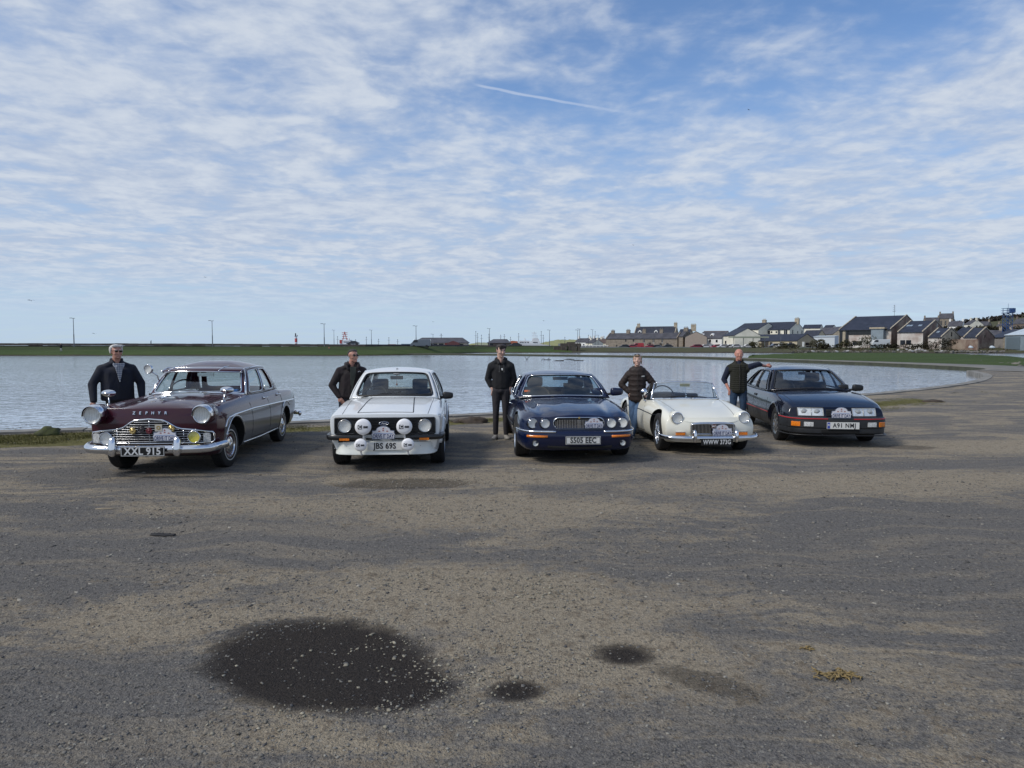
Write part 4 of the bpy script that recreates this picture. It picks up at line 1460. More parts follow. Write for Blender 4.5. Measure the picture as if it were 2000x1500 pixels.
D = 330
c0 = at(678, D)
root = empty('red_funnelled_ship', (c0, D, 0))
tag(root, 'white ship with a red funnel and red signal mast showing over the sea wall', 'ship')
mb = MB()
for x0_, x1_, v0, v1 in ((668, 690, 676, 669.5), (671, 688, 669.5, 666), (674, 686, 666, 664)):
 mb.box(prog(x0_, D, c0), prog(x1_, D, c0), -3, 3, hz(v0, D), hz(v1, D))
mb.build('superstructure', HULLW, root)
mb = MB()
mb.box(prog(667, D, c0), prog(671.2, D, c0), -3.2, -1, hz(671, D), hz(664, D))
mb.build('funnel', SHIPRED, root)
mb = MB()
xm = prog(674, D, c0)
for sx_ in (-.9, .9):
 mb.tube([(xm + sx_, 0, hz(664, D)), (xm, 0, hz(648, D))], .16, 5)
for v_ in (661, 657, 653, 650):
 mb.tube([(xm - 1.3, 0, hz(v_, D)), (xm + 1.3, 0, hz(v_, D))], .12, 5)
for x in (679, 683):
 mb.tube([(prog(x, D, c0), 0, hz(664, D)), (prog(x, D, c0), 0, hz(661, D))], .10, 5)
mb.build('signal_mast', SHIPRED, root)
mb = MB()
for x in (676, 679, 682, 685):
 mb.box(prog(x, D, c0) - .35, prog(x, D, c0) + .35, -3.1, -2.9, hz(668.6, D), hz(667.3, D))
mb.build('bridge_window', WINM, root)

D = 520
c0 = at(579, D)
root = empty('beacon_tower', (c0, D, 0))
tag(root, 'red and white harbour beacon tower beyond the sea wall', 'beacon')
for v0, v1, m_, r_ in ((676, 671, SHIPRED, .9), (671, 668.5, HULLW, .9), (668.5, 661, pmat('beacon_red', (.42, .07, .07), .5), .95), (661, 657, HULLW, .8)):
 mb = MB()
 mb.tube([(0, 0, hz(v0, D)), (0, 0, hz(v1, D))], r_, 12)
 mb.build('tower_band', m_, root)
mb = MB()
mb.tube([(0, 0, hz(657, D)), (0, 0, hz(656.6, D))], 1.35, 12)
mb.tube([(-.3, 0, hz(656.6, D)), (-.3, 0, hz(651, D))], .45, 8)
mb.tube([(.9, 0, hz(656.6, D)), (.9, 0, hz(654.5, D))], .3, 8)
mb.build('lantern', POLED, root)
mb = MB()
for k in range(26):
 x = rb.uniform(-9.5, -1.5)
 r_ = rb.uniform(.8, 1.3)
 zz_ = hz(674.5, D) + (1 - ((x + 5.5) / 5) ** 2) * 1.1
 mb.box(x - r_, x + r_, -r_, r_, hz(680, D), zz_, M=Matrix.Rotation(rb.uniform(-.1, .1), 4, 'Z'))
o = mb.build('armour_blocks', pmat('pale_rubble', (.42, .40, .38), .9, var=.2), None, loc=(c0, D, 0))
tag(o, 'low heap of pale rock beside the beacon tower', 'rock heap')

# containers and vans far beyond the wall
for x0_, x1_, v0, m_, lb in ((745, 757, 673, (.30, .20, .16), 'tan container nearest the thin lamp post'), (758, 772, 672.2, (.30, .09, .05), 'orange red container in the middle of the row'),
       (773, 780, 673, (.35, .33, .30), 'pale container between red and blue ones'), (784, 803, 671.5, (.10, .15, .22), 'blue grey container beside the terminal building')):
 D = 300
 mb = MB()
 X0, X1 = at(x0_, D), at(x1_, D)
 mb.box(X0, X1, D, D + 2.5, 1.2, hz(v0, D))
 for k in range(6):
  xx = X0 + (X1 - X0) * (k + .5) / 6
  mb.box(xx - .12, xx + .12, D - .06, D, 1.25, hz(v0, D) - .05)
 o = mb.build('container', pmat('container_%d' % x0_, m_, .7), None)
 tag(o, lb, 'container', 'containers beyond the sea wall')

# ---- parked cars far away
CARM = {}

def far_car(px, D, v1, col, label, kind='car', L=4.2, face=0.0, scale=1.0):
 key = kind
 root = empty('parked_' + ('van' if kind == 'van' else 'car'), (at(px, D), D, hz(v1, D)), face)
 tag(root, label, 'van' if kind == 'van' else 'car', 'vehicles parked beyond the pond')
 m_ = pmat('far_paint_%d_%d_%d' % tuple(int(c * 99) for c in col), col, .3, coat=.6)
 h = L / 2
 W2 = .85
 if kind == 'van':
  prof = [(-h, .35), (-h, .95), (-h + .35, 1.15), (-h + .9, 1.85), (h - .05, 1.95), (h, 1.7), (h, .35)]
  glassp = [(-h + .42, 1.2), (-h + .92, 1.75), (-h + 1.7, 1.78), (-h + 1.7, 1.2)]
 else:
  prof = [(-h, .32), (-h, .68), (-h + .9, .82), (-h + 1.45, 1.34), (h - 1.2, 1.40), (h - .35, .92), (h, .88), (h, .32)]
  glassp = [(-h + 1.05, .86), (-h + 1.5, 1.28), (h - 1.25, 1.33), (h - .6, .9)]
 Mx = Matrix.Rotation(R(90), 4, 'X')
 mb = MB()
 mb.prism(prof, -W2, W2, Mx)
 o = mb.build('body', m_, root)
 b_ = o.modifiers.new('b', 'BEVEL')
 b_.width = .10
 b_.segments = 2
 mb = MB()
 mb.prism(glassp, -W2 - .015, W2 + .015, Mx)
 mb.build('side_window', WINM, root)
 for xx in (-h + .8, h - .8):
  for yy_ in (-W2 + .02, W2 - .12):
   mb = MB()
   mb.tube([(xx, yy_ - .05, .32), (xx, yy_ + .14, .32)], .32, 12)
   mb.build('wheel', RUBBER, root)
 mb = MB()
 mb.box(-h - .03, -h + .05, -W2 + .1, -W2 + .4, .6, .72)
 mb.box(-h - .03, -h + .05, W2 - .4, W2 - .1, .6, .72)
 mb.build('headlight', CLEARL, root)
 return root

DK, RD, WT, BL_, GY = (.02, .022, .028), (.30, .02, .04), (.6, .6, .62), (.02, .035, .08), (.12, .13, .15)
far_car(1219, 262, 680, DK, 'black car parked first at the open end of the stone row')
far_car(1234, 262, 680, RD, 'red car parked between the black car and the red van')
far_car(1246, 263, 680, (.38, .02, .03), 'red van parked against the stone row', 'van', 4.0)
far_car(1269, 262, 680, RD, 'red car parked on its own by the middle door of the row')
far_car(1281, 262, 680.4, GY, 'grey car parked close behind the lone red car')
far_car(1303, 262, 680, DK, 'dark car parked near the gable of the stone row')
far_car(1360, 250, 680, (.20, .02, .04), 'dark red car parked below the pink boat house', L=4.6)
far_car(1377, 250, 680, WT, 'white car parked first in the row below the white houses')
far_car(1389, 252, 680.3, (.5, .52, .55), 'silver car parked second in the row below the white houses')
far_car(1399, 248, 680.3, RD, 'red car parked among the white cars')
far_car(1412, 246, 680, WT, 'white car parked just past the red one')
far_car(1425, 246, 680.2, WT, 'white car parked in the middle below the hotel wing')
far_car(1436, 244, 680, (.55, .56, .58), 'pale silver car parked below the hotel wing near its corner')
far_car(1460, 240, 680, WT, 'white car parked alone under the canopy end', L=4.3)
far_car(1513, 232, 679, GY, 'grey car parked by the garage building')
far_car(1526, 230, 679.3, WT, 'white car parked by the garage building')
far_car(1542, 226, 679, DK, 'dark car half hidden by a bush in front of the garage gable')
far_car(1717, 196, 676.5, (.58, .60, .60), 'white van parked in front of the hall', 'van', 5.0)
far_car(822, 165, 679, (.10, .12, .15), 'slate blue van driving along the embankment past the terminal building', 'van', 4.6)
far_car(1006, 214, 678.5, DK, 'black car on the embankment road near the boy')
far_car(690, 240, 673.8, DK, 'dark car just showing over the sea wall beneath the red funnelled ship')

# canopy, sign, antenna, mast tower
root = empty('fuel_canopy', (at(1466, 232), 232, 0))
tag(root, 'flat pale fuel station canopy on posts in front of the hotel', 'canopy')
c0 = at(1466, 232)
mb = MB()
mb.box(at(1431, 232) - c0, at(1501, 232) - c0, 0, 5, hz(660, 232), hz(657.2, 232))
mb.build('canopy_roof', pmat('canopy_green_grey', (.30, .32, .24), .6), root)
for x in (1436, 1455, 1474, 1497):
 mb = MB()
 mb.tube([(at(x, 232) - c0, 2, hz(681, 232)), (at(x, 232) - c0, 2, hz(660, 232))], .12, 6)
 mb.build('post', pmat('post_pale', (.4, .4, .36), .6), root)
root = empty('price_sign', (at(1568, 215), 215, hz(681, 215)))
tag(root, 'small upright white sign board in front of the garage gable', 'sign')
mb = MB()
mb.box(-.28, .28, -.08, .08, .6, hz(667.5, 215) - hz(681, 215))
mb.build('sign_board', WHITEH, root)
mb = MB()
mb.tube([(0, 0, 0), (0, 0, .7)], .08, 6)
mb.build('post', POLE, root)
D = 205
root = empty('roof_antenna', (at(1773, D), D + 8, hz(616, D)))
tag(root, 'thin television antenna standing on the hall gable', 'antenna')
mb = MB()
hh = hz(593, D) - hz(616, D)
mb.tube([(0, 0, 0), (0, 0, hh)], .05, 6)
for f_, l_ in ((.95, .35), (.8, .5), (.62, .5), (.45, .6), (.42, .4)):
 mb.tube([(-l_, 0, hh * f_), (l_, .2, hh * f_ + .1)], .03, 5)
mb.build('rods', POLED, root)
D = 240
root = empty('lattice_tower', (at(1965, D), D, hz(655, D)))
tag(root, 'blue steel lattice tower with a railed platform behind the metal shed', 'tower')
BLU = pmat('tower_blue', (.02, .06, .17), .6, var=.2)
hh = hz(612, D) - hz(655, D)
mb = MB()
s_ = 1.0
for a_ in (-1, 1):
 for b_ in (-1, 1):
  mb.tube([(a_ * s_, b_ * s_, 0), (a_ * s_, b_ * s_, hh + 1.7)], .10, 5)
for k in range(6):
 z0, z1 = hh * k / 6, hh * (k + 1) / 6
 for b_ in (-1, 1):
  mb.tube([(-s_, b_ * s_, z0), (s_, b_ * s_, z1)], .06, 5)
  mb.tube([(s_, b_ * s_, z0), (-s_, b_ * s_, z1)], .06, 5)
  mb.tube([(-s_, b_ * s_, z1), (s_, b_ * s_, z1)], .06, 5)
  mb.tube([(b_ * s_, -s_, z0), (b_ * s_, s_, z1)], .06, 5)
mb.build('lattice', BLU, root)
mb = MB()
mb.box(-1.4, 1.4, -1.4, 1.4, hh, hh + .15)
for z in (hh + .9, hh + 1.6):
 for b_ in (-1.4, 1.4):
  mb.tube([(-1.4, b_, z), (1.4, b_, z)], .05, 5)
  mb.tube([(b_, -1.4, z), (b_, 1.4, z)], .05, 5)
mb.tube([(0, 0, hh), (0, 0, hh + 3.2)], .05, 5)
mb.build('platform', BLU, root)
mb = MB()
mb.box(.3, 1.5, -1.5, -.2, hh + .2, hh + 1.6)
mb.build('equipment_cabin', BLU, root)

# ---- shrubs, trees and ivy-dark hedges by the bank
def crown_mesh(rx, ry, rz, n, leaf, seed, mb=None, c=(0, 0, 0)):
 rr = random.Random(seed)
 mb = mb or MB()
 clumps = [(rr.uniform(-.7, .7) * rx, rr.uniform(-.7, .7) * ry, rr.uniform(.15, .85) * rz, rr.uniform(.25, .5)) for _ in range(7)]
 for k in range(n):
  cx, cy, cz, cr = rr.choice(clumps)
  p = Vector((rr.gauss(0, 1), rr.gauss(0, 1), rr.gauss(0, 1))).normalized() * rr.uniform(.5, 1) ** .5
  p = Vector((cx + p.x * rx * cr, cy + p.y * ry * cr, max(0, cz + p.z * rz * cr)))
  a_ = Vector((rr.gauss(0, 1), rr.gauss(0, 1), rr.gauss(0, .6))).normalized() * leaf * rr.uniform(.5, 1.3)
  b_ = a_.cross(Vector((rr.gauss(0, 1), rr.gauss(0, 1), rr.gauss(0, 1)))).normalized() * leaf * rr.uniform(.4, 1)
  q = p + Vector(c)
  mb.add([q - a_, q + b_, q + a_, q - b_], [(0, 1, 2, 3)])
 return mb

BUSH1 = pmat('bush_olive', (.060, .058, .030), .9, var=.4, vscale=1.2, spec=.1)
BUSH2 = pmat('bush_grey_green', (.095, .090, .060), .9, var=.35, vscale=1.2, spec=.1)
BUSH3 = pmat('bush_dark', (.028, .026, .016), .9, var=.4, vscale=1.2, spec=.1)
bushes = [(1478, 214, 2.6, 2.0, BUSH1, 'low dark bush between the lone white car and the garage'),
          (1545, 208, 4.6, 1.7, BUSH1, 'wide olive bush in front of the garage gable'),
          (1596, 206, 2.6, 1.5, BUSH3, 'dark low bush under the white shed'),
          (1592, 203, 3.0, 2.4, BUSH2, 'rounded grey green bush nearest the sign board'),
          (1650, 202, 3.2, 2.6, BUSH1, 'rounded olive bush below the stone end block'),
          (1700, 196, 4.2, 3.0, BUSH2, 'large pale bush hiding the lower corner of the hall'),
          (1740, 194, 4.0, 1.6, BUSH3, 'dark low bush between the hall door and the pale bush'),
          (1785, 192, 5.5, 1.5, BUSH3, 'long dark low bush below the pink washed shed'),
          (1830, 190, 4.8, 2.4, BUSH3, 'dark rounded bush under the smallest shed'),
          (1625, 203, 4.0, 1.3, BUSH3, 'low dark scrub below the tan gabled house')]
for i, (px, D, rx, rz, m_, lb) in enumerate(bushes):
 root = empty('bush', (at(px, D), D, hz(681.5, D)))
 tag(root, lb, 'bush', 'bushes along the town bank')
 crown_mesh(rx, 1.6, rz, 900, .17, i * 7 + 1).build('foliage', m_, root, fix=False)
 mb = MB()
 rr = random.Random(i)
 for k in range(9):
  x = rr.uniform(-.6, .6) * rx
  mb.tube([(x, 0, -.3), (x + rr.uniform(-.3, .3), rr.uniform(-.3, .3), rz * .6)], [.05, .02], 5)
 mb.build('stems', BUSH3, root)

# far wood on the hill: reads as one mass
mb = MB()
rr = random.Random(21)
for k in range(60):
 px = rr.uniform(1795, 2035)
 base = np.interp(px, [1795, 1850, 1900, 1960, 2035], [630, 628, 627, 618, 612])
 D = rr.uniform(600, 680)
 rz = rr.uniform(2.5, 5.5)
 crown_mesh(rr.uniform(3, 6), 3, rz, 150, .9, k, mb, (at(px, D), D, hz(base + 9, D)))
o = mb.build('hillside_wood', pmat('winter_twigs', (.050, .044, .040), .95, var=.3, vscale=.1, spec=.1), None, fix=False)
tag(o, kind='stuff')
mb = MB()
for k in range(26):
 px = rr.uniform(1560, 1640)
 crown_mesh(rr.uniform(2, 4), 3, rr.uniform(1.5, 3), 90, .6, k + 90, mb, (at(px, 460), 460, hz(652, 460)))
for k in range(40):
 px = rr.uniform(1840, 2030)
 crown_mesh(rr.uniform(2, 5), 3, rr.uniform(2, 4), 90, .7, k + 190, mb, (at(px, 420), 420, hz(650, 420)))
o = mb.build('garden_scrub', pmat('scrub_brown', (.045, .042, .028), .95, var=.3, vscale=.1, spec=.1), None, fix=False)
tag(o, kind='stuff')

# dead weeds on the town bank, rocks on its foot
mb = MB()
for k in range(46):
 px = rr.uniform(1500, 1990)
 D = rr.uniform(180, 190)
 crown_mesh(rr.uniform(.8, 1.8), 1, rr.uniform(.3, .8), 40, .14, k + 300, mb, (at(px, D), D + 4, rr.uniform(.1, .7)))
o = mb.build('bank_weeds', pmat('dead_weed', (.085, .070, .045), .95, var=.4, vscale=.5, spec=.1), None, fix=False)
tag(o, kind='stuff')
ROCKP = pmat('pale_rock', (.36, .34, .32), .9, var=.3, vscale=.9)
ROCKD = pmat('dark_rock', (.13, .12, .105), .95, var=.4, vscale=.9)

def rocks(name, spots, mat, seed):
 rr = random.Random(seed)
 mb = MB()
 for x, y, z, s_ in spots:
  bm = bmesh.new()
  bmesh.ops.create_icosphere(bm, subdivisions=1, radius=1)
  vs = [v.co.copy() for v in bm.verts]
  fs = [[v.index for v in f.verts] for f in bm.faces]
  bm.free()
  M0 = Matrix.Translation((x, y, z)) @ Matrix.Rotation(rr.uniform(0, 6), 4, 'Z') @ Matrix.Rotation(rr.uniform(-.5, .5), 4, 'X') @ Matrix.Diagonal((s_ * rr.uniform(.8, 1.6), s_ * rr.uniform(.6, 1), s_ * rr.uniform(.4, .7), 1))
  mb.add([M0 @ (v * rr.uniform(.75, 1.2)) for v in vs], fs)
 o = mb.build(name, mat, None, sharp=25, fix=False)
 tag(o, kind='stuff')
 return o

sp_ = []
for k in range(260):
 px = rr.uniform(1540, 1960)
 D = 200 - 24 * (px - 1090) / 1000 + rr.uniform(-1, 7)
 sp_.append((at(px, D), D, rr.uniform(-.2, .35), rr.uniform(.2, .55)))
rocks('bank_rocks', sp_, ROCKD, 3)
BL = ['below the rounded bush', 'under the white shed', 'under the tan gabled house', 'under the tall hall windows', 'first and highest below the pink shed', 'second below the pink shed', 'lowest below the pink shed', 'fourth below the pink shed', 'fifth and high below the pink shed', 'sixth below the pink shed', 'under the pink shed corner', 'alone below the smallest shed', 'alone below the dark hall door']
for k, (px, v) in enumerate([(1587, 686.5), (1612, 687), (1634, 687), (1655, 686), (1770, 683), (1776, 684.5), (1781, 686), (1788, 684), (1795, 683), (1801, 684), (1806, 685.5), (1838, 686), (1753, 684)]):
 D = 178 - (v - 683) * 1.5
 M0 = [(0, 0, 0)]
 rr2 = random.Random(k)
 bm = bmesh.new()
 bmesh.ops.create_icosphere(bm, subdivisions=2, radius=1)
 for v_ in bm.verts:
  v_.co *= rr2.uniform(.8, 1.15)
  v_.co = Vector((v_.co.x * rr2.uniform(.42, .5), v_.co.y * .3, v_.co.z * .17))
 me = bpy.data.meshes.new('bank_boulder')
 bm.to_mesh(me)
 bm.free()
 me.materials.append(ROCKP)
 o = link_mesh('bank_boulder', me, None, (at(px, D), D, hz(v, D) + .1))
 o.rotation_euler = (0, rr2.uniform(-.5, .5), rr2.uniform(0, 1))
 tag(o, 'pale boulder at the foot of the town bank ' + BL[k], 'boulder', 'pale boulders on the town bank')
sp_ = []
for k in range(70):
 f = rr.random()
 px = 1840 + 150 * f
 v = 702 + 12 * f + rr.uniform(-1.0, 1.5)
 D = CAMZ * FPX / (v - 675)
 sp_.append((at(px, D) + .6, D + .6, rr.uniform(-.02, .12), rr.uniform(.12, .34)))
rocks('spit_rocks', sp_, ROCKD, 5)
sp_ = []
for k in range(34):
 f = rr.random()
 px = 1945 + 55 * f
 v = 709.5 + 1.5 * f + rr.uniform(-1, 1.4)
 D = CAMZ * FPX / (v - 675)
 sp_.append((at(px, D), D, rr.uniform(.0, .15), rr.uniform(.14, .32)))
rocks('pale_rubble', sp_, ROCKP, 6)

# small boats laid up by the yard wall
for px, v, L_, lb in ((1937, 677, 1.5, 'upturned white dinghy by the metal shed'), (1895, 677, 1.2, 'small pale boat stored against the yard wall')):
 D = 186
 bm = bmesh.new()
 bmesh.ops.create_uvsphere(bm, u_segments=16, v_segments=8, radius=1)
 for v_ in bm.verts:
  v_.co = Vector((v_.co.x * L_ / 2, v_.co.y * .6, max(0, v_.co.z) * .65 * (1 - .3 * v_.co.x)))
 me = bpy.data.meshes.new('dinghy')
 bm.to_mesh(me)
 bm.free()
 me.materials.append(METAL)
 me.shade_smooth()
 o = link_mesh('dinghy', me, None, (at(px, D), D, hz(680, D)))
 tag(o, lb, 'boat')

# distant walkers, sign on the bank, gulls, twigs in the water
for px, v0, v1, D, lb, col in ((120, 678.5, 687, 146, 'distant person walking on the far grass embankment', (.02, .02, .02)),):
 root = empty('person', (at(px, D), D, hz(v1, D)))
 tag(root, lb, 'person')
 mb = MB()
 mb.tube([(-.12, 0, 0), (-.08, 0, .45), (-.02, 0, .8)], [.07, .08, .11], 8)
 mb.tube([(.22, 0, 0), (.12, 0, .42), (.02, 0, .8)], [.07, .08, .11], 8)
 mb.build('trousers', pmat('pale_trousers', (.4, .4, .38), .9), root, smooth=True)
 mb = MB()
 mb.tube([(0, 0, .75), (0, 0, 1.1), (0, 0, 1.4), (0, 0, 1.5)], [.15, .19, .18, .07], 10)
 mb.tube([(-.2, 0, 1.38), (-.26, 0, 1.05), (-.15, .1, .85)], .055, 6)
 mb.tube([(.2, 0, 1.38), (.26, 0, 1.05), (.2, -.1, .85)], .055, 6)
 mb.build('coat', pmat('dark_coat', col, .9), root, smooth=True)
 mb = MB()
 mb.tube([(0, 0, 1.48), (0, 0, 1.56), (0, 0, 1.66), (0, 0, 1.74)], [.06, .09, .10, .05], 10)
 mb.build('head', pmat('far_skin', (.35, .22, .17), .7), root, smooth=True)
mb = MB()
D = 158
mb.tube([(0, 0, 0), (0, 0, .7), (.02, 0, 1.2), (.05, 0, 1.45)], [.16, .2, .15, .05], 8)
mb.tube([(.05, 0, 1.4), (.12, 0, 1.6), (.1, 0, 1.7)], [.09, .09, .03], 8)
o = mb.build('mooring_post', POLED, None, smooth=True, loc=(at(296, D), D, hz(671, D)))
o.scale = (.55, .55, .45)
tag(o, 'short dark post standing on top of the sea wall', 'post')
root = empty('bank_sign', (at(643, 148), 148, hz(688, 148)))
tag(root, 'small orange sign on a post on the far embankment', 'sign')
mb = MB()
mb.tube([(0, 0, 0), (0, 0, 1.0)], .04, 6)
mb.build('post', POLED, root)
mb = MB()
mb.box(-.14, .14, -.03, .03, .8, 1.1)
mb.build('sign_board', pmat('faded_orange', (.35, .15, .10), .7), root)
for px, v, D, s_, lb in ((66, 588, 60, .30, 'gull flying low over the sea beyond the white haired man'), (187, 652, 70, .25, 'gull flying just over the sea wall'), (406, 543, 80, .22, 'gull flying above the maroon saloon'),
                         (1454, 224, 60, .18, 'gull flying high in the blue patch of sky'), (1235, 481, 90, .18, 'tiny gull flying above the stone row'), (1062, 627, 90, .2, 'tiny gull flying over the white ship'), (847, 629, 90, .18, 'tiny gull flying over the terminal building')):
 mb = MB()
 mb.tube([(0, -.5, 0), (0, -.2, .02), (0, .2, .02), (0, .55, 0)], [.03, .11, .10, .02], 8)
 mb.add([(0, -.15, .05), (.55, -.05, .28), (1.15, .12, .1), (.55, .18, .26), (0, .2, .05)], [(0, 1, 2, 3, 4)])
 mb.add([(0, -.15, .05), (-.55, -.05, .28), (-1.15, .12, .1), (-.55, .18, .26), (0, .2, .05)], [(0, 4, 3, 2, 1)])
 o = mb.build('gull', pmat('gull_grey', (.10, .10, .11), .8), None, smooth=True, loc=(at(px, D), D, hz(v, D)), fix=False)
 o.scale = (s_ * .9,) * 3
 o.rotation_euler = (0, .1, .6)
 tag(o, lb, 'gull', 'gulls in flight')
rr = random.Random(77)
for px, v, n_, hh, lb in ((1029, 703, 2, .55, 'pair of twigs sticking up out of the pond behind the blue saloon'), (1068, 703, 3, .28, 'small spray of twigs in the pond beyond the paired twigs'),
                          (1094, 705, 4, .10, 'nearly sunken weed in the pond past the twigs'), (1114, 702.5, 5, .14, 'dark sunken branch lying furthest along in the pond'), (1128, 704.5, 3, .08, 'last low scrap of weed floating in the pond')):
 D = (CAMZ - WATER_Z) * FPX / (v - 675)
 mb = MB()
 for k in range(n_):
  sx_ = 1 if k % 2 else -1
  x = rr.uniform(-.3, .3) * (n_ > 2)
  mb.tube([(x, 0, -.1), (x + sx_ * .12, 0, hh * .5), (x + sx_ * rr.uniform(.25, .5), 0, hh)], [.05, .035, .02], 5)
  if n_ > 2:
   mb.tube([(x - .6, 0, .01), (x + .5, .1, .04)], [.03, .05], 5)
 o = mb.build('twigs', pmat('wet_twig', (.03, .028, .025), .8), None, loc=(at(px, D), D, WATER_Z))
 tag(o, lb, 'twigs')

# ================================================================== CARS
# Each car is built in its own frame: nose towards -Y (y = 0 at the nose panel), x across, z up.

def text_mesh(name, body, size, mat, parent, loc, rx=90, sx=1.0, bold=0.0, rz=0.0, ext=0.001, align='CENTER', shear=0.0, spacing=1.0, mat4=None):
 c = bpy.data.curves.new(name, 'FONT')
 c.body = body
 c.size = size
 c.align_x = align
 c.align_y = 'CENTER'
 c.offset = bold
 c.extrude = ext
 c.resolution_u = 3
 c.shear = shear
 c.space_character = spacing
 o = bpy.data.objects.new(name, c)
 COL.objects.link(o)
 dg = bpy.context.evaluated_depsgraph_get()
 me = bpy.data.meshes.new_from_object(o.evaluated_get(dg))
 bpy.data.objects.remove(o)
 bpy.data.curves.remove(c)
 me.name = name
 me.transform(Matrix.Diagonal((sx, 1, 1, 1)))
 if mat4 is not None:
  me.transform(mat4)
 else:
  me.transform(Matrix.Translation(loc) @ Matrix.Rotation(R(rz), 4, 'Z') @ Matrix.Rotation(R(rx), 4, 'X'))
 me.materials.clear()
 me.materials.append(mat)
 return link_mesh(name, me, parent)

def eval_mesh(o):
 bpy.context.view_layer.update()
 dg = bpy.context.evaluated_depsgraph_get()
 return bpy.data.meshes.new_from_object(o.evaluated_get(dg))

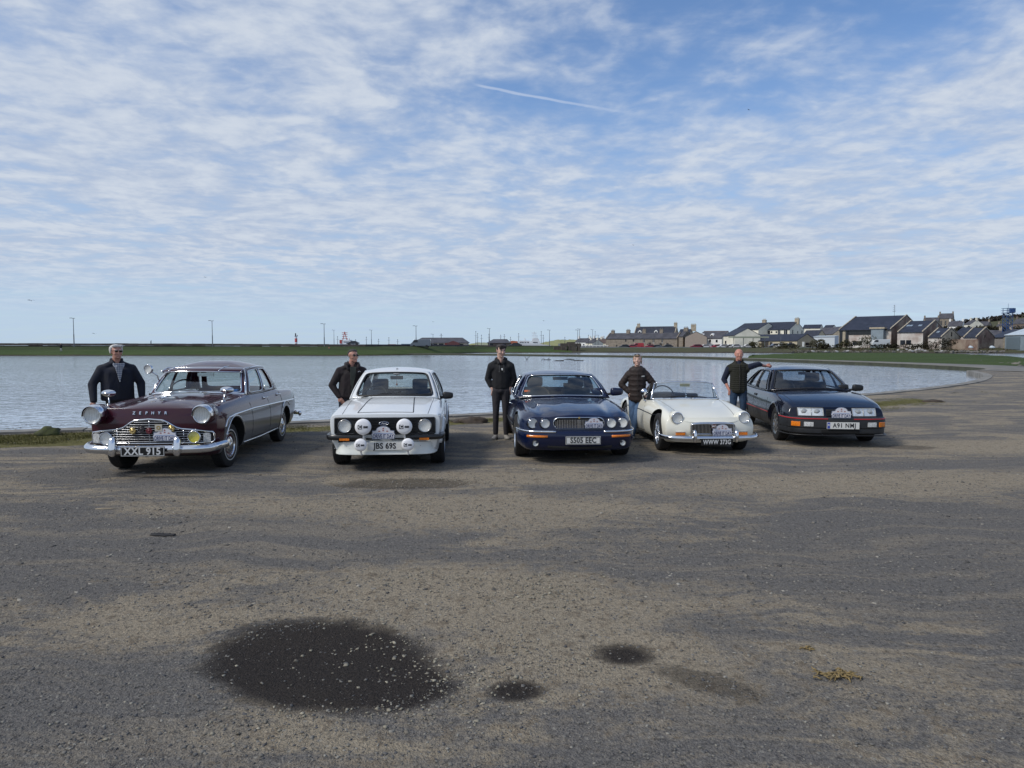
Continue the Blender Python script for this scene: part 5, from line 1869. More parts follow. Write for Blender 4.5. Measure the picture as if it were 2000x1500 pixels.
class Car:
 def __init__(s, name, label, cat, x, y, a, axle_y, **kw):
  # x, y: ground point under the middle of the front axle
  s.root = empty(name)
  tag(s.root, label, cat, 'classic cars lined up beside the pond')
  s.a = R(a)
  # rear direction is (sin a, cos a): rotate by -a
  s.root.rotation_euler = (0, 0, -s.a)
  ox = x - math.sin(s.a) * axle_y
  oy = y - math.cos(s.a) * axle_y
  s.root.location = (ox, oy, 0.0)
  s.__dict__.update(kw)

 def deform(s, x, y, z):
  """plan bow and rake of nose and tail"""
  D = s.bowD
  if y < D:
   k = (1 - max(y, 0) / D) ** 2
   y = y + k * (s.bow * (abs(x) / s.W) ** s.bowp + pchip(s.rake, z))
  L = s.L
  if y > L - 0.7:
   k = (1 - (L - y) / 0.7) ** 2
   y = y - k * (s.rbow * (abs(x) / s.W) ** 2 + pchip(s.rrake, z))
  return x, y, z

 def front_y(s, x, z):
  """nose surface without the body mesh"""
  return s.bow * (abs(x) / s.W) ** s.bowp + pchip(s.rake, z)

 def body(s, ys, lines, creases, paint_m, extra_slots=(), wheels=(), arch_r=0.36, arch_in=0.30, tub=(0, 0)):
  n = len(lines)
  ns = len(ys)
  L = []
  for ln in lines:
   kx = [(k[0], k[1]) for k in ln]
   kz = [(k[0], k[2]) for k in ln]
   L.append([(pchip(kx, y), pchip(kz, y)) for y in ys])
  V = []
  idx = {}

  def vid(k, j, side):
   if k in (0, n - 1):
    side = 0
   key = (k, j, side)
   if key not in idx:
    x, z = L[k][j]
    idx[key] = len(V)
    V.append(s.deform(x * (side if side else 0), ys[j], z))
   return idx[key]
  F = []
  M = []
  for j in range(ns - 1):
   for k in range(n - 1):
    ym = (ys[j] + ys[j + 1]) / 2
    mi = 2 if (tub[0] < ym < tub[1] and k >= n - 3) else 0
    if k == 0:
     mi = 1
    F.append((vid(k, j, 1), vid(k, j + 1, 1), vid(k + 1, j + 1, 1), vid(k + 1, j, 1)))
    M.append(mi)
    F.append((vid(k, j, -1), vid(k + 1, j, -1), vid(k + 1, j + 1, -1), vid(k, j + 1, -1)))
    M.append(mi)
  # caps with inner columns
  for j, flip in ((0, False), (ns - 1, True)):
   fr = [0.66, 0.33, 0.0, -0.33, -0.66]
   cols = {}
   for k in range(1, n - 1):
    x, z = L[k][j]
    row = [vid(k, j, 1)]
    for f in fr:
     V.append(s.deform(x * f, ys[j], z))
     row.append(len(V) - 1)
    row.append(vid(k, j, -1))
    cols[k] = row
   for k in range(1, n - 2):
    for c in range(6):
     f = (cols[k][c], cols[k + 1][c], cols[k + 1][c + 1], cols[k][c + 1])
     F.append(f if not flip else f[::-1])
     M.append(0)
   for k, top in ((1, False), (n - 2, True)):
    ce = vid(0 if not top else n - 1, j, 0)
    r = cols[k]
    for a_, b_ in ((0, 3), (3, 6)):
     poly = [ce] + r[a_:b_ + 1]
     if (top != flip):
      poly = poly[::-1]
     if not top:
      pass
     F.append(tuple(poly))
     M.append(0)
  me = bpy.data.meshes.new('body')
  me.from_pydata(V, [], F)
  me.polygons.foreach_set('material_index', M)
  bm = bmesh.new()
  bm.from_mesh(me)
  bmesh.ops.recalc_face_normals(bm, faces=bm.faces)
  cl = bm.edges.layers.float.get('crease_edge') or bm.edges.layers.float.new('crease_edge')
  lk = {}
  for (k, j, sd), i in idx.items():
   lk[i] = (k, j)
  bm.verts.ensure_lookup_table()
  for e in bm.edges:
   a_, b_ = e.verts[0].index, e.verts[1].index
   if a_ in lk and b_ in lk:
    ka, ja = lk[a_]
    kb, jb = lk[b_]
    if ka == kb and ka in creases.get('lines', {}):
     y0, y1, w_ = creases['lines'][ka]
     ym = (ys[ja] + ys[jb]) / 2
     if y0 <= ym <= y1:
      e[cl] = w_
    if ja == jb and ja != 0 and ys[ja] in creases.get('st', {}):
     e[cl] = creases['st'][ys[ja]]
    if ja == jb == 0 and 'cap' in creases:
     e[cl] = creases['cap']
  bm.to_mesh(me)
  bm.free()
  for m in [paint_m, WELL, DARKCLOTH] + list(extra_slots):
   me.materials.append(m)
  o = link_mesh('body', me, None)
  md = o.modifiers.new('sub', 'SUBSURF')
  md.levels = 3
  md.render_levels = 3
  cutters = []
  for (wy, wr, zc) in wheels:
   for sd in (1, -1):
    mb = MB()
    Mx = Matrix.Translation((sd * (s.W + 0.2), wy, zc)) @ Matrix.Rotation(R(-90 * sd), 4, 'Y')
    mb.lathe([(0, 0), (wr, 0), (wr, 0.2 + arch_in), (0, 0.2 + arch_in)], 48, Mx, 1)
    c = mb.build('cutter', [WELL, WELL], None)
    bmc = bmesh.new()
    bmc.from_mesh(c.data)
    bmesh.ops.remove_doubles(bmc, verts=bmc.verts, dist=1e-5)
    bmesh.ops.recalc_face_normals(bmc, faces=bmc.faces)
    bmc.to_mesh(c.data)
    bmc.free()
    bo = o.modifiers.new('b', 'BOOLEAN')
    bo.operation = 'DIFFERENCE'
    bo.object = c
    bo.solver = 'EXACT'
    cutters.append(c)
  out = eval_mesh(o)
  for c in cutters:
   bpy.data.objects.remove(c)
  bpy.data.objects.remove(o)
  s.bm = bmesh.new()
  s.bm.from_mesh(out)
  s.mats = [m for m in out.materials]
  s.bvh = BVHTree.FromBMesh(s.bm)
  return s

 # ---- projection onto the body
 def side(s, y, z, sd, off=0.0):
  h, nrm, i, d = s.bvh.ray_cast(Vector((sd * 3, y, z)), Vector((-sd, 0, 0)))
  if h is None:
   return Vector((sd * s.W, y, z))
  return h + nrm * off

 def top(s, x, y, off=0.0):
  h, nrm, i, d = s.bvh.ray_cast(Vector((x, y, 3)), Vector((0, 0, -1)))
  if h is None:
   return Vector((x, y, 0.9))
  return h + nrm * off

 def front(s, x, z, off=0.0):
  h, nrm, i, d = s.bvh.ray_cast(Vector((x, -2, z)), Vector((0, 1, 0)))
  if h is None:
   return Vector((x, s.front_y(x, z), z))
  return h + Vector((0, -off, 0))

 def cut(s, co, no, filt):
  fs = [f for f in s.bm.faces if filt(f.calc_center_median())]
  es = list({e for f in fs for e in f.edges})
  vs = list({v for f in fs for v in f.verts})
  bmesh.ops.bisect_plane(s.bm, geom=fs + es + vs, plane_co=co, plane_no=no, dist=1e-5)

 def paint_faces(s, filt, mi):
  for f in s.bm.faces:
   if f.material_index == 0 and filt(f.calc_center_median(), f.normal):
    f.material_index = mi

 def take(s, name, filt, label=None):
  """move faces that pass into a part of their own"""
  s.bm.normal_update()
  fs = [f for f in s.bm.faces if f.material_index not in (1, 2) and filt(f.calc_center_median(), f.normal)]
  if not fs:
   return None
  nb = bmesh.new()
  vm = {}
  for f in fs:
   vv = []
   for v in f.verts:
    if v not in vm:
     vm[v] = nb.verts.new(v.co)
    vv.append(vm[v])
   nf = nb.faces.new(vv)
   nf.material_index = f.material_index
   nf.smooth = True
  bmesh.ops.delete(s.bm, geom=fs, context='FACES')
  me = bpy.data.meshes.new(name)
  nb.to_mesh(me)
  nb.free()
  for m in s.mats:
   me.materials.append(m)
  me.shade_smooth()
  me.set_sharp_from_angle(angle=R(42))
  o = link_mesh(name, me, s.root)
  if label:
   o['label'] = label
  return o

 def finish_body(s, name='body'):
  me = bpy.data.meshes.new(name)
  s.bm.to_mesh(me)
  s.bm.free()
  for m in s.mats:
   me.materials.append(m)
  me.shade_smooth()
  me.set_sharp_from_angle(angle=R(42))
  s.bodyo = link_mesh(name, me, s.root)
  return s.bodyo

 def seam(s, pts, parent=None, r=0.0042, name='panel_gap', mat=None):
  mb = MB()
  for p in pts:
   mb.tube(p, r, 5)
  return mb.build(name, mat or SEAM, parent or s.root)

 def side_line(s, yz, sd, off=0.0, n=6):
  out = []
  P = [Vector((0, a, b)) for a, b in yz]
  for i in range(len(P) - 1):
   for k in range(n):
    p = P[i].lerp(P[i + 1], k / n)
    out.append(s.side(p.y, p.z, sd, off))
  out.append(s.side(P[-1].y, P[-1].z, sd, off))
  return out

 def top_line(s, xy, off=0.0, n=8):
  out = []
  P = [Vector((a, b, 0)) for a, b in xy]
  for i in range(len(P) - 1):
   for k in range(n):
    p = P[i].lerp(P[i + 1], k / n)
    out.append(s.top(p.x, p.y, off))
  out.append(s.top(P[-1].x, P[-1].y, off))
  return out

 # ---- greenhouse
 def region(s, base, topp, win, bulge, paint_m, parent, fname, gname, trim=None, gmat=None, out=Vector((1, 0, 0)), rad=0.18, nseg=56, thick=0.025, trim_r=0.008, glass_inset=0.008, gcurve=None):
  """ruled panel between two polylines with a rounded opening and a pane"""
  def lerp_poly(P, u):
   f = u * (len(P) - 1)
   i = min(int(f), len(P) - 2)
   return P[i].lerp(P[i + 1], f - i)

  def G(u, v, o=0.0):
   b, t = lerp_poly(base, u), lerp_poly(topp, u)
   return b.lerp(t, v) + out * (bulge * 4 * v * (1 - v) + o)
  l, r_, bo, tp = win
  # rounded opening outline in uv
  opening = []
  cx, cy = (l + 1 - r_) / 2, (bo + 1 - tp) / 2
  hw, hh = (1 - r_ - l) / 2, (1 - tp - bo) / 2
  angs = [2 * math.pi * k / nseg for k in range(nseg)]
  for c in ((0, 0), (1, 0), (1, 1), (0, 1)):
   angs.append(math.atan2(c[1] - cy, c[0] - cx) % (2 * math.pi))
  angs = sorted(set(round(a_, 6) for a_ in angs))
  outer, inner = [], []
  pw = 2 / max(rad, 0.02)
  for a_ in angs:
   dx, dy = math.cos(a_), math.sin(a_)
   ts = []
   if dx > 1e-9:
    ts.append((1 - cx) / dx)
   if dx < -1e-9:
    ts.append(-cx / dx)
   if dy > 1e-9:
    ts.append((1 - cy) / dy)
   if dy < -1e-9:
    ts.append(-cy / dy)
   t = min(ts)
   outer.append((cx + dx * t, cy + dy * t))
   e = (abs(dx / hw) ** pw + abs(dy / hh) ** pw) ** (-1 / pw)
   inner.append((cx + dx * e, cy + dy * e))
  N = len(angs)
  V = []
  F = []
  rings = [[G(min(1, max(0, u)), min(1, max(0, v))) for u, v in ring] for ring in (outer, [((a0 + b0) / 2, (a1 + b1) / 2) for (a0, a1), (b0, b1) in zip(outer, inner)], inner)]
  for rg in rings:
   V += rg
  for q in range(2):
   for k in range(N):
    k2 = (k + 1) % N
    F.append((q * N + k, q * N + k2, (q + 1) * N + k2, (q + 1) * N + k))
  fr = mesh_obj(fname, V, F, paint_m, parent, sharp=35)
  md = fr.modifiers.new('thick', 'SOLIDIFY')
  md.thickness = thick
  md.offset = 0
  # glass in rings
  V = []
  F = []
  levels = [1.02, 0.75, 0.5, 0.25]
  for lv in levels:
   for u, v in inner:
    V.append(G(min(1, max(0, cx + (u - cx) * lv)), min(1, max(0, cy + (v - cy) * lv)), -glass_inset))
  V.append(G(cx, cy, -glass_inset))
  for q in range(3):
   for k in range(N):
    k2 = (k + 1) % N
    F.append((q * N + k, q * N + k2, (q + 1) * N + k2, (q + 1) * N + k))
  for k in range(N):
   F.append((3 * N + k, 3 * N + (k + 1) % N, 4 * N))
  g = mesh_obj(gname, V, F, gmat or GLASS, parent, smooth=True)
  # face outward
  nrm = sum((p.normal for p in g.data.polygons), Vector())
  if nrm.dot(out) < 0:
   g.data.flip_normals()
  if trim:
   mb = MB()
   mb.tube([G(u, v, 0.012) for u, v in inner], trim_r, 6, closed=True)
   mb.build('window_trim', trim, g, smooth=True)
  return fr, g, G

 def greenhouse(s, ws, side, rear, roof_c, paint_m, trim_ws=None, trim_side=None, thick=0.02, regions=(), bulge=0.03, ws_win=(0.045, 0.045, 0.05, 0.06), rear_win=(0.08, 0.08, 0.10, 0.10), crown=0.0, ws_trim_r=0.012, side_frames=None, names=None, gmat=None, rw_bulge=0.02, ws_bulge=0.03, roofsag=0.0, roof_pow=2.6):
  """ws: (base centre, base corner, top centre, top corner); side: base keys, top keys [(y,x,z)]; rear likewise"""
  bk, tk = side

  def bp(y, sd):
   return Vector((pchip([(k[0], k[1]) for k in bk], y) * sd, y, pchip([(k[0], k[2]) for k in bk], y)))

  def tpnt(y, sd):
   return Vector((pchip([(k[0], k[1]) for k in tk], y) * sd, y, pchip([(k[0], k[2]) for k in tk], y)))

  def arc(c, e, n=14):
   c, e = Vector(c), Vector(e)
   out_ = []
   for i in range(n + 1):
    q = -1 + 2 * i / n
    out_.append(Vector((e.x * q, c.y + (e.y - c.y) * abs(q) ** 2.2, c.z + (e.z - c.z) * q * q)))
   return out_
  wb, wt = arc(ws[0], ws[1]), arc(ws[2], ws[3])
  nrm = Vector((0, -0.8, 0.6))
  s.region(wb, wt, ws_win, ws_bulge, paint_m, s.root, 'windscreen_frame', 'windscreen', trim_ws, gmat, nrm, 0.16, 80, thick * 1.3, ws_trim_r)
  rb, rt = arc(rear[0], rear[1]), arc(rear[2], rear[3])
  s.region(rb, rt, rear_win, rw_bulge, paint_m, s.root, 'rear_window_frame', 'rear_window', trim_ws, gmat, Vector((0, 0.8, 0.6)), 0.2, 64, thick, 0.008)
  for sd in (1, -1):
   for (yb0, yb1, yt0, yt1, win, rad) in regions:
    n = 8
    base = [bp(yb0 + (yb1 - yb0) * i / n, sd) for i in range(n + 1)]
    tp = [tpnt(yt0 + (yt1 - yt0) * i / n, sd) for i in range(n + 1)]
    if win is None:
     V = []
     for i in range(n + 1):
      for v in range(5):
       V.append(base[i].lerp(tp[i], v / 4) + Vector((sd * bulge * 4 * (v / 4) * (1 - v / 4), 0, 0)))
     F = [(i * 5 + v, (i + 1) * 5 + v, (i + 1) * 5 + v + 1, i * 5 + v + 1) for i in range(n) for v in range(4)]
     o = mesh_obj('pillar', V, F, paint_m, s.root, smooth=True)
     md = o.modifiers.new('t', 'SOLIDIFY')
     md.thickness = thick
     md.offset = 0
    else:
     s.region(base, tp, win, bulge, (side_frames or paint_m), s.root, 'window_frame', 'side_window', trim_side, gmat, Vector((sd, 0, 0)), rad, 56, thick, 0.007)
  # roof over the top loop
  loop = list(wt)
  ya, yc = tk[0][0], tk[-1][0]
  right = [tpnt(ya + (yc - ya) * i / 16, 1) for i in range(1, 16)]
  left = [tpnt(yc + (ya - yc) * i / 16, -1) for i in range(1, 16)]
  loop += right + list(rt)[::-1] + left
  N = len(loop)
  rings = [1.0, 0.985, 0.95, 0.88, 0.75, 0.5, 0.25]
  V, F = [], []
  y0, y1 = roof_c[0][0], roof_c[-1][0]
  ym = (y0 + y1) / 2

  def roof_pt(p, r):
   x = p.x * r
   y = ym + (p.y - ym) * r
   zc = pchip(roof_c, y)
   return Vector((x, y, p.z + (zc - p.z) * (1 - r ** roof_pow)))
  V += [roof_pt(p, 1.0) - Vector((0, 0, 0.03)) for p in loop]
  for r in rings:
   V += [roof_pt(p, r) for p in loop]
  V.append(Vector((0, ym, pchip(roof_c, ym))))
  for q in range(len(rings)):
   for k in range(N):
    k2 = (k + 1) % N
    F.append((q * N + k, q * N + k2, (q + 1) * N + k2, (q + 1) * N + k))
  q = len(rings)
  for k in range(N):
   F.append((q * N + k, q * N + (k + 1) % N, (q + 1) * N))
  o = mesh_obj('roof', V, F, paint_m, s.root, sharp=50)
  bm = bmesh.new()
  bm.from_mesh(o.data)
  bmesh.ops.recalc_face_normals(bm, faces=bm.faces)
  bm.to_mesh(o.data)
  bm.free()
  o.data.shade_smooth()
  md = o.modifiers.new('t', 'SOLIDIFY')
  md.thickness = -0.02 if False else 0.02
  md.offset = -1
  s.roof_loop = loop
  s.wb, s.wt = wb, wt
  s.roofo = o
  return o

 # ---- running gear
 def wheel(s, x, y, rad, wid, rim, style, steer=0.0):
  z = rad
  sd = 1 if x > 0 else -1
  wr = empty('wheel', (x, y, z))
  wr.parent = s.root
  wr.rotation_euler = (0, 0, R(steer))
  Mx = Matrix.Rotation(R(90 * sd), 4, 'Y')     # local +Z -> outward
  h = wid / 2
  mb = MB()
  prof = [(rim, -h * .85), (rim + .012, -h), (rad * .9, -h), (rad * .975, -h * .88), (rad, -h * .70)]
  # tread grooves
  ng = 4
  for g in range(ng):
   u0 = -0.62 + 1.24 * (g + 0.25) / ng
   u1 = -0.62 + 1.24 * (g + 0.45) / ng
   prof += [(rad, h * u0), (rad - .008, h * (u0 + .01)), (rad - .008, h * (u1 - .01)), (rad, h * u1)]
  prof += [(rad, h * .70), (rad * .975, h * .88), (rad * .9, h), (rim + .012, h), (rim, h * .85)]
  mb.lathe(prof, 44, Mx)
  mb.build('tyre', RUBBER, wr, sharp=30)
  mb = MB()
  if style == 'cover':
   # dished steel disc with a domed bright cover
   mb.lathe([(rim + .004, h * .85), (rim - .012, h * .93), (rim - .03, h * .75), (rim - .05, h * .62), (0, h * .6)], 36, Mx)
   mb.build('rim', pmat('maroon_rim', (0.10, 0.012, 0.02), 0.3, coat=0.5), wr, sharp=35)
   mb = MB()
   mb.lathe([(rim + .003, h * .9), (rim - .004, h * 1.0), (rim - .022, h * .98), (rim - .03, h * .8)], 36, Mx)
   mb.lathe([(rim * .66, h * .66), (rim * .64, h * .9), (rim * .5, h * 1.06), (rim * .28, h * 1.12), (rim * .26, h * 1.22), (rim * .12, h * 1.30), (0, h * 1.32)], 36, Mx)
   mb.build('hubcap', CHROME, wr, sharp=35)
   mb = MB()
   mb.lathe([(rim + .022, h * 1.001 + .002), (rim + .024, h * 1.0 + .005), (rim + .034, h * 1.0 + .005), (rim + .036, h * 1.001 + .002)], 44, Mx)
   mb.build('whitewall', pmat('whitewall', (0.6, 0.6, 0.57), 0.6), wr, sharp=35)
  elif style == 'wire':
   mb.lathe([(rim + .006, h * .88), (rim, h * .98), (rim - .014, h * .9), (rim - .02, h * .5), (rim - .02, -h * .7)], 36, Mx)
   mb.lathe([(.0, h * .98), (.018, h * .95), (.026, h * .7), (.032, h * .3), (.036, -h * .3)], 20, Mx)
   for k in range(2):
    a_ = math.pi * k
    mb.box(-.045, .045, -.008, .008, h * .86, h * .96, M=Mx @ Matrix.Rotation(a_ / 2 + .5, 4, 'Z'))
   mb.build('rim', CHROME, wr, sharp=35)
   mb = MB()
   for k in range(40):
    a_ = 2 * math.pi * k / 40
    b_ = a_ + (0.42 if k % 2 else -0.42)
    z0 = h * .62 if k % 4 < 2 else -h * .1
    p0 = Mx @ Vector((math.cos(b_) * .032, math.sin(b_) * .032, z0))
    p1 = Mx @ Vector(((rim - .016) * math.cos(a_), (rim - .016) * math.sin(a_), h * .35 if k % 2 else -h * .2))
    mb.tube([p0, p1], .0028, 5)
   mb.build('spokes', CHROME, wr)
  elif style == 'deep':
   mb.lathe([(rim + .006, h * .86), (rim + .002, h * .97), (rim - .010, h * .95), (rim - .016, h * .4), (rim - .03, h * .05), (rim * .55, h * .12), (.05, h * .15), (.045, h * .35), (0, h * .36)], 40, Mx)
   mb.build('rim', BRIGHT, wr, sharp=35)
   mb = MB()
   for k in range(4):
    a_ = 2 * math.pi * k / 4 + .4
    mb.box(rim * .45, rim * .72, -.045, .045, h * .12, h * .17, M=Mx @ Matrix.Rotation(a_, 4, 'Z'))
   mb.build('rim_slot', WELL, wr)
  else:
   nsp = {'spoke': 7, 'pepper': 9}[style]
   mb.lathe([(rim + .006, h * .86), (rim + .002, h * .97), (rim - .012, h * .93), (rim - .022, h * .6), (rim - .024, -h * .6)], 40, Mx)
   if style == 'spoke':
    for k in range(nsp):
     a_ = 2 * math.pi * k / nsp
     M2 = Mx @ Matrix.Rotation(a_, 4, 'Z')
     mb.prism([(.03, -.028), (rim - .015, -.018), (rim - .015, .018), (.03, .028)], h * .55, h * .78, M2)
    mb.lathe([(0, h * .85), (.035, h * .84), (.055, h * .76), (.06, h * .5)], 24, Mx)
   else:
    # flat disc face with a ring of oval holes: spokes between two rings
    mb.lathe([(rim - .012, h * .93), (rim - .040, h * .88), (rim - .045, h * .6)], 40, Mx)
    mb.lathe([(0, h * .92), (.045, h * .92), (.068, h * .88), (.072, h * .5)], 24, Mx)
    for k in range(nsp):
     a_ = 2 * math.pi * k / nsp
     M2 = Mx @ Matrix.Rotation(a_, 4, 'Z')
     mb.prism([(.055, -.016), (rim - .07, -.013), (rim - .03, -.026), (rim - .03, .026), (rim - .07, .013), (.055, .016)], h * .6, h * .90, M2)
   mb.build('rim', BRIGHT, wr, sharp=35)
  if style != 'cover' and style != 'deep':
   mb = MB()
   mb.lathe([(0, -h * .3), (rim - .02, -h * .3)], 30, Mx)
   mb.lathe([(0, -h * .05), (rim * .62, -h * .05), (rim * .62, -h * .2)], 30, Mx)
   mb.build('brake_disc', pmat('brake_shadow', (0.05, 0.048, 0.046), 0.5, 0.6), wr, sharp=30)
  return wr

 def lamp(s, name, x, z, r, y=None, ring=CHROME, ringw=0.014, lens=LENS, depth=0.014, tilt=0.0, yaw=0.0, proud=0.01, hood=False, back=None):
  """round lamp: bright bowl, bulb shield, ribbed lens, bezel; faces -Y"""
  if y is None:
   y = s.front(x, z).y
  M0 = Matrix.Translation((x, y - proud, z)) @ Matrix.Rotation(R(yaw), 4, 'Z') @ Matrix.Rotation(R(90 + tilt), 4, 'X')
  root = MB()
  prof = [(0, -depth), (r * .35, -depth * .9), (r * .7, -depth * .55), (r * .97, -.002)]
  root.lathe(prof, 28, M0)
  o = root.build(name, REFL, s.root, smooth=True)
  mb = MB()
  mb.lathe([(r * .98, 0.0), (r * .8, r * .10), (r * .45, r * .19), (0, r * .22)], 28, M0)
  g = mb.build('lens', lens, o, smooth=True)
  mb = MB()
  # fine lens fluting as real ribs
  for k in range(-4, 5):
   xx = k * r * .2
   hh = math.sqrt(max(0, (r * .93) ** 2 - xx * xx))
   if hh < r * .3:
    continue
   pts = []
   for q in range(7):
    yy = -hh + 2 * hh * q / 6
    rr = math.sqrt(xx * xx + yy * yy)
    pts.append(M0 @ Vector((xx, yy, r * .22 * (1 - (rr / r) ** 2) - .004)))
   mb.tube(pts, r * .028, 4)
  mb.build('lens_ribs', glass('rib_glass', (0.94, 0.95, 0.95), .5), o)
  mb = MB()
  mb.lathe([(r * .97, .004), (r + ringw * .3, ringw * .9), (r + ringw, ringw * .4), (r + ringw * 1.1, -.012), (r + ringw, -.03)], 32, M0)
  mb.build('bezel', ring, o, smooth=True)
  if back:
   mb = MB()
   mb.lathe([(r + ringw, -.01), (r * .95, -r * .6), (r * .5, -r * 1.1), (0, -r * 1.25)], 28, M0)
   mb.build('shell', back, o, smooth=True)
  return o

 def plate(s, x, z, w_, h_, text, dark, y=None, tilt=0.0, size=None, sx=1.0, border=True, band=False, tx=0.0, bold=0.0, space=1.05):
  if y is None:
   y = s.front(x, z).y - 0.02
  M0 = Matrix.Translation((x, y, z)) @ Matrix.Rotation(R(90 + tilt), 4, 'X')
  mb = MB()
  mb.prism([(-w_ / 2, -h_ / 2), (w_ / 2, -h_ / 2), (w_ / 2, h_ / 2), (-w_ / 2, h_ / 2)], -0.008, 0.0, M0)
  p = mb.build('number_plate', PLATE_B if dark else PLATE_W, s.root)
  if border:
   mb = MB()
   t_ = 0.006
   X, Y = w_ / 2 - 0.006, h_ / 2 - 0.006
   mb.box(-X, X, Y - t_, Y, 0, .002, M=M0)
   mb.box(-X, X, -Y, -Y + t_, 0, .002, M=M0)
   mb.box(-X, -X + t_, -Y + t_, Y - t_, 0, .002, M=M0)
   mb.box(X - t_, X, -Y + t_, Y - t_, 0, .002, M=M0)
   mb.build('plate_border', SILVER if dark else INK, p)
  text_mesh('lettering', text, size or h_ * 0.86, SILVER if dark else INK, p, None, sx=sx, bold=bold, mat4=M0 @ Matrix.Translation((tx, 0, .002)), spacing=space)
  if band:
   mb = MB()
   mb.box(-w_ / 2 + .006, -w_ / 2 + .05, -h_ / 2 + .006, h_ / 2 - .006, 0, .0015, M=M0)
   b_ = mb.build('blue_band', pmat('plate_blue', (0.03, 0.06, 0.35), 0.4), p)
   mb = MB()
   cx, cy = -w_ / 2 + .028, 0.01
   for sg in (1, -1):
    mb.box(-.024, .024, -.0035, .0035, .0015, .0028 + .0004 * sg, M=M0 @ Matrix.Translation((cx, cy, 0)) @ Matrix.Rotation(R(48 * sg), 4, 'Z'))
   mb.build('saltire', PLATE_W, b_)
  return p

 def rally_plate(s, x, z, y=None, k=1.0, tilt=0.0, rz=0.0):
  """arched event plate reading DRIVE IT DAY"""
  if y is None:
   y = s.front(x, z).y - 0.03
  M0 = Matrix.Translation((x, y, z)) @ Matrix.Rotation(R(rz), 4, 'Z') @ Matrix.Rotation(R(90 + tilt), 4, 'X') @ Matrix.Scale(k, 4)

  def outline(g):
   pts = [(-.155 + g, -.085 + g), (.155 - g, -.085 + g), (.155 - g, -.045), (.168 - g, -.02), (.155 - g, .002), (.155 - g, .035 - g), (.12, .035 - g)]
   for q in range(9):
    a_ = q / 8 * math.pi
    pts.append((math.cos(a_) * (.10 - g * .5), .038 + math.sin(a_) * (.062 - g)))
   pts += [(-.12, .035 - g), (-.155 + g, .035 - g), (-.155 + g, .002), (-.168 + g, -.02), (-.155 + g, -.045)]
   return pts
  mb = MB()
  mb.prism(outline(0), -.006, 0, M0)
  p = mb.build('rally_plate', pmat('plate_blue_grey', (0.20, 0.24, 0.33), 0.4), s.root)
  mb = MB()
  mb.prism(outline(.008), 0, .0025, M0)
  f = mb.build('plate_face', pmat('rally_plate_white', (0.62, 0.62, 0.66), 0.35), p)
  text_mesh('lettering', 'DRIVE IT DAY', .058, pmat('navy_ink', (0.02, 0.035, 0.12), 0.5), p, None, sx=.80, bold=.0012, mat4=M0 @ Matrix.Translation((0, -.048, .003)) @ Matrix.Diagonal((1, 1.35, 1, 1)))
  mb = MB()
  for q in (-1, 0, 1):
   mb.prism([(q * .055 - .016, .028 - abs(q) * .008), (q * .055 + .016, .028 - abs(q) * .008), (q * .055 + .008, .042 - abs(q) * .008), (q * .055 - .008, .042 - abs(q) * .008)], .0025, .0038, M0)
  mb.prism([(-.014, .055), (.014, .055), (0, .082)], .0025, .0038, M0)
  mb.build('emblem', pmat('emblem_red_brown', (0.30, 0.08, 0.07), 0.5), p)
  mb = MB()
  mb.prism([(-.13, -.010), (.13, -.010), (.13, .0), (-.13, .0)], .0025, .0033, M0)
  mb.build('ribbon_stripe', pmat('ribbon_blue', (0.25, 0.32, 0.5), 0.5), p)
  return p

 def wiper(s, pts, blade):
  mb = MB()
  mb.tube(pts, .006, 6)
  mb.tube(blade, .007, 6)
  return mb.build('wiper', BLACKTRIM, s.root)

 def seat(s, x, y, w_=0.46, zt=1.0, mat=None, head=True, z0=0.45, lean=14):
  mat = mat or DARKCLOTH
  bm = bmesh.new()

  def pad(cx, cy, cz, sx, sy, sz, rx=0):
   r_ = bmesh.ops.create_cube(bm, size=1)
   M0 = Matrix.Translation((cx, cy, cz)) @ Matrix.Rotation(R(rx), 4, 'X') @ Matrix.Diagonal((sx, sy, sz, 1))
   bmesh.ops.transform(bm, matrix=M0, verts=r_['verts'])
  hb = zt - z0 - (0.17 if head else 0)
  pad(x, y - .22, z0 - .04, w_, .50, .14, 6)
  pad(x, y + .05 + hb * .12, z0 + hb / 2, w_, .13, hb, -lean)
  if head:
   pad(x, y + .07 + hb * .26, zt - .08, w_ * .56, .09, .18, -lean)
  me = bpy.data.meshes.new('seat')
  bm.to_mesh(me)
  bm.free()
  me.materials.append(mat)
  o = link_mesh('seat', me, s.root)
  b_ = o.modifiers.new('b', 'BEVEL')
  b_.width = 0.035
  b_.segments = 3
  me.shade_smooth()
  return o

 def steering(s, x, y, z, r=0.19, mat=None, tilt=60):
  mb = MB()
  M0 = Matrix.Translation((x, y, z)) @ Matrix.Rotation(R(tilt), 4, 'X')
  mb.tube([M0 @ Vector((r * math.cos(a_), r * math.sin(a_), 0)) for a_ in [2 * math.pi * k / 28 for k in range(28)]], .011, 6, closed=True)
  mb.tube([M0 @ Vector((-r, 0, 0)), M0 @ Vector((0, 0, -.03)), M0 @ Vector((r, 0, 0))], .01, 6)
  mb.tube([M0 @ Vector((0, 0, -.03)), M0 @ Vector((0, 0, -.3))], .02, 6)
  return mb.build('steering_wheel', mat or BLACKTRIM, s.root, smooth=True)

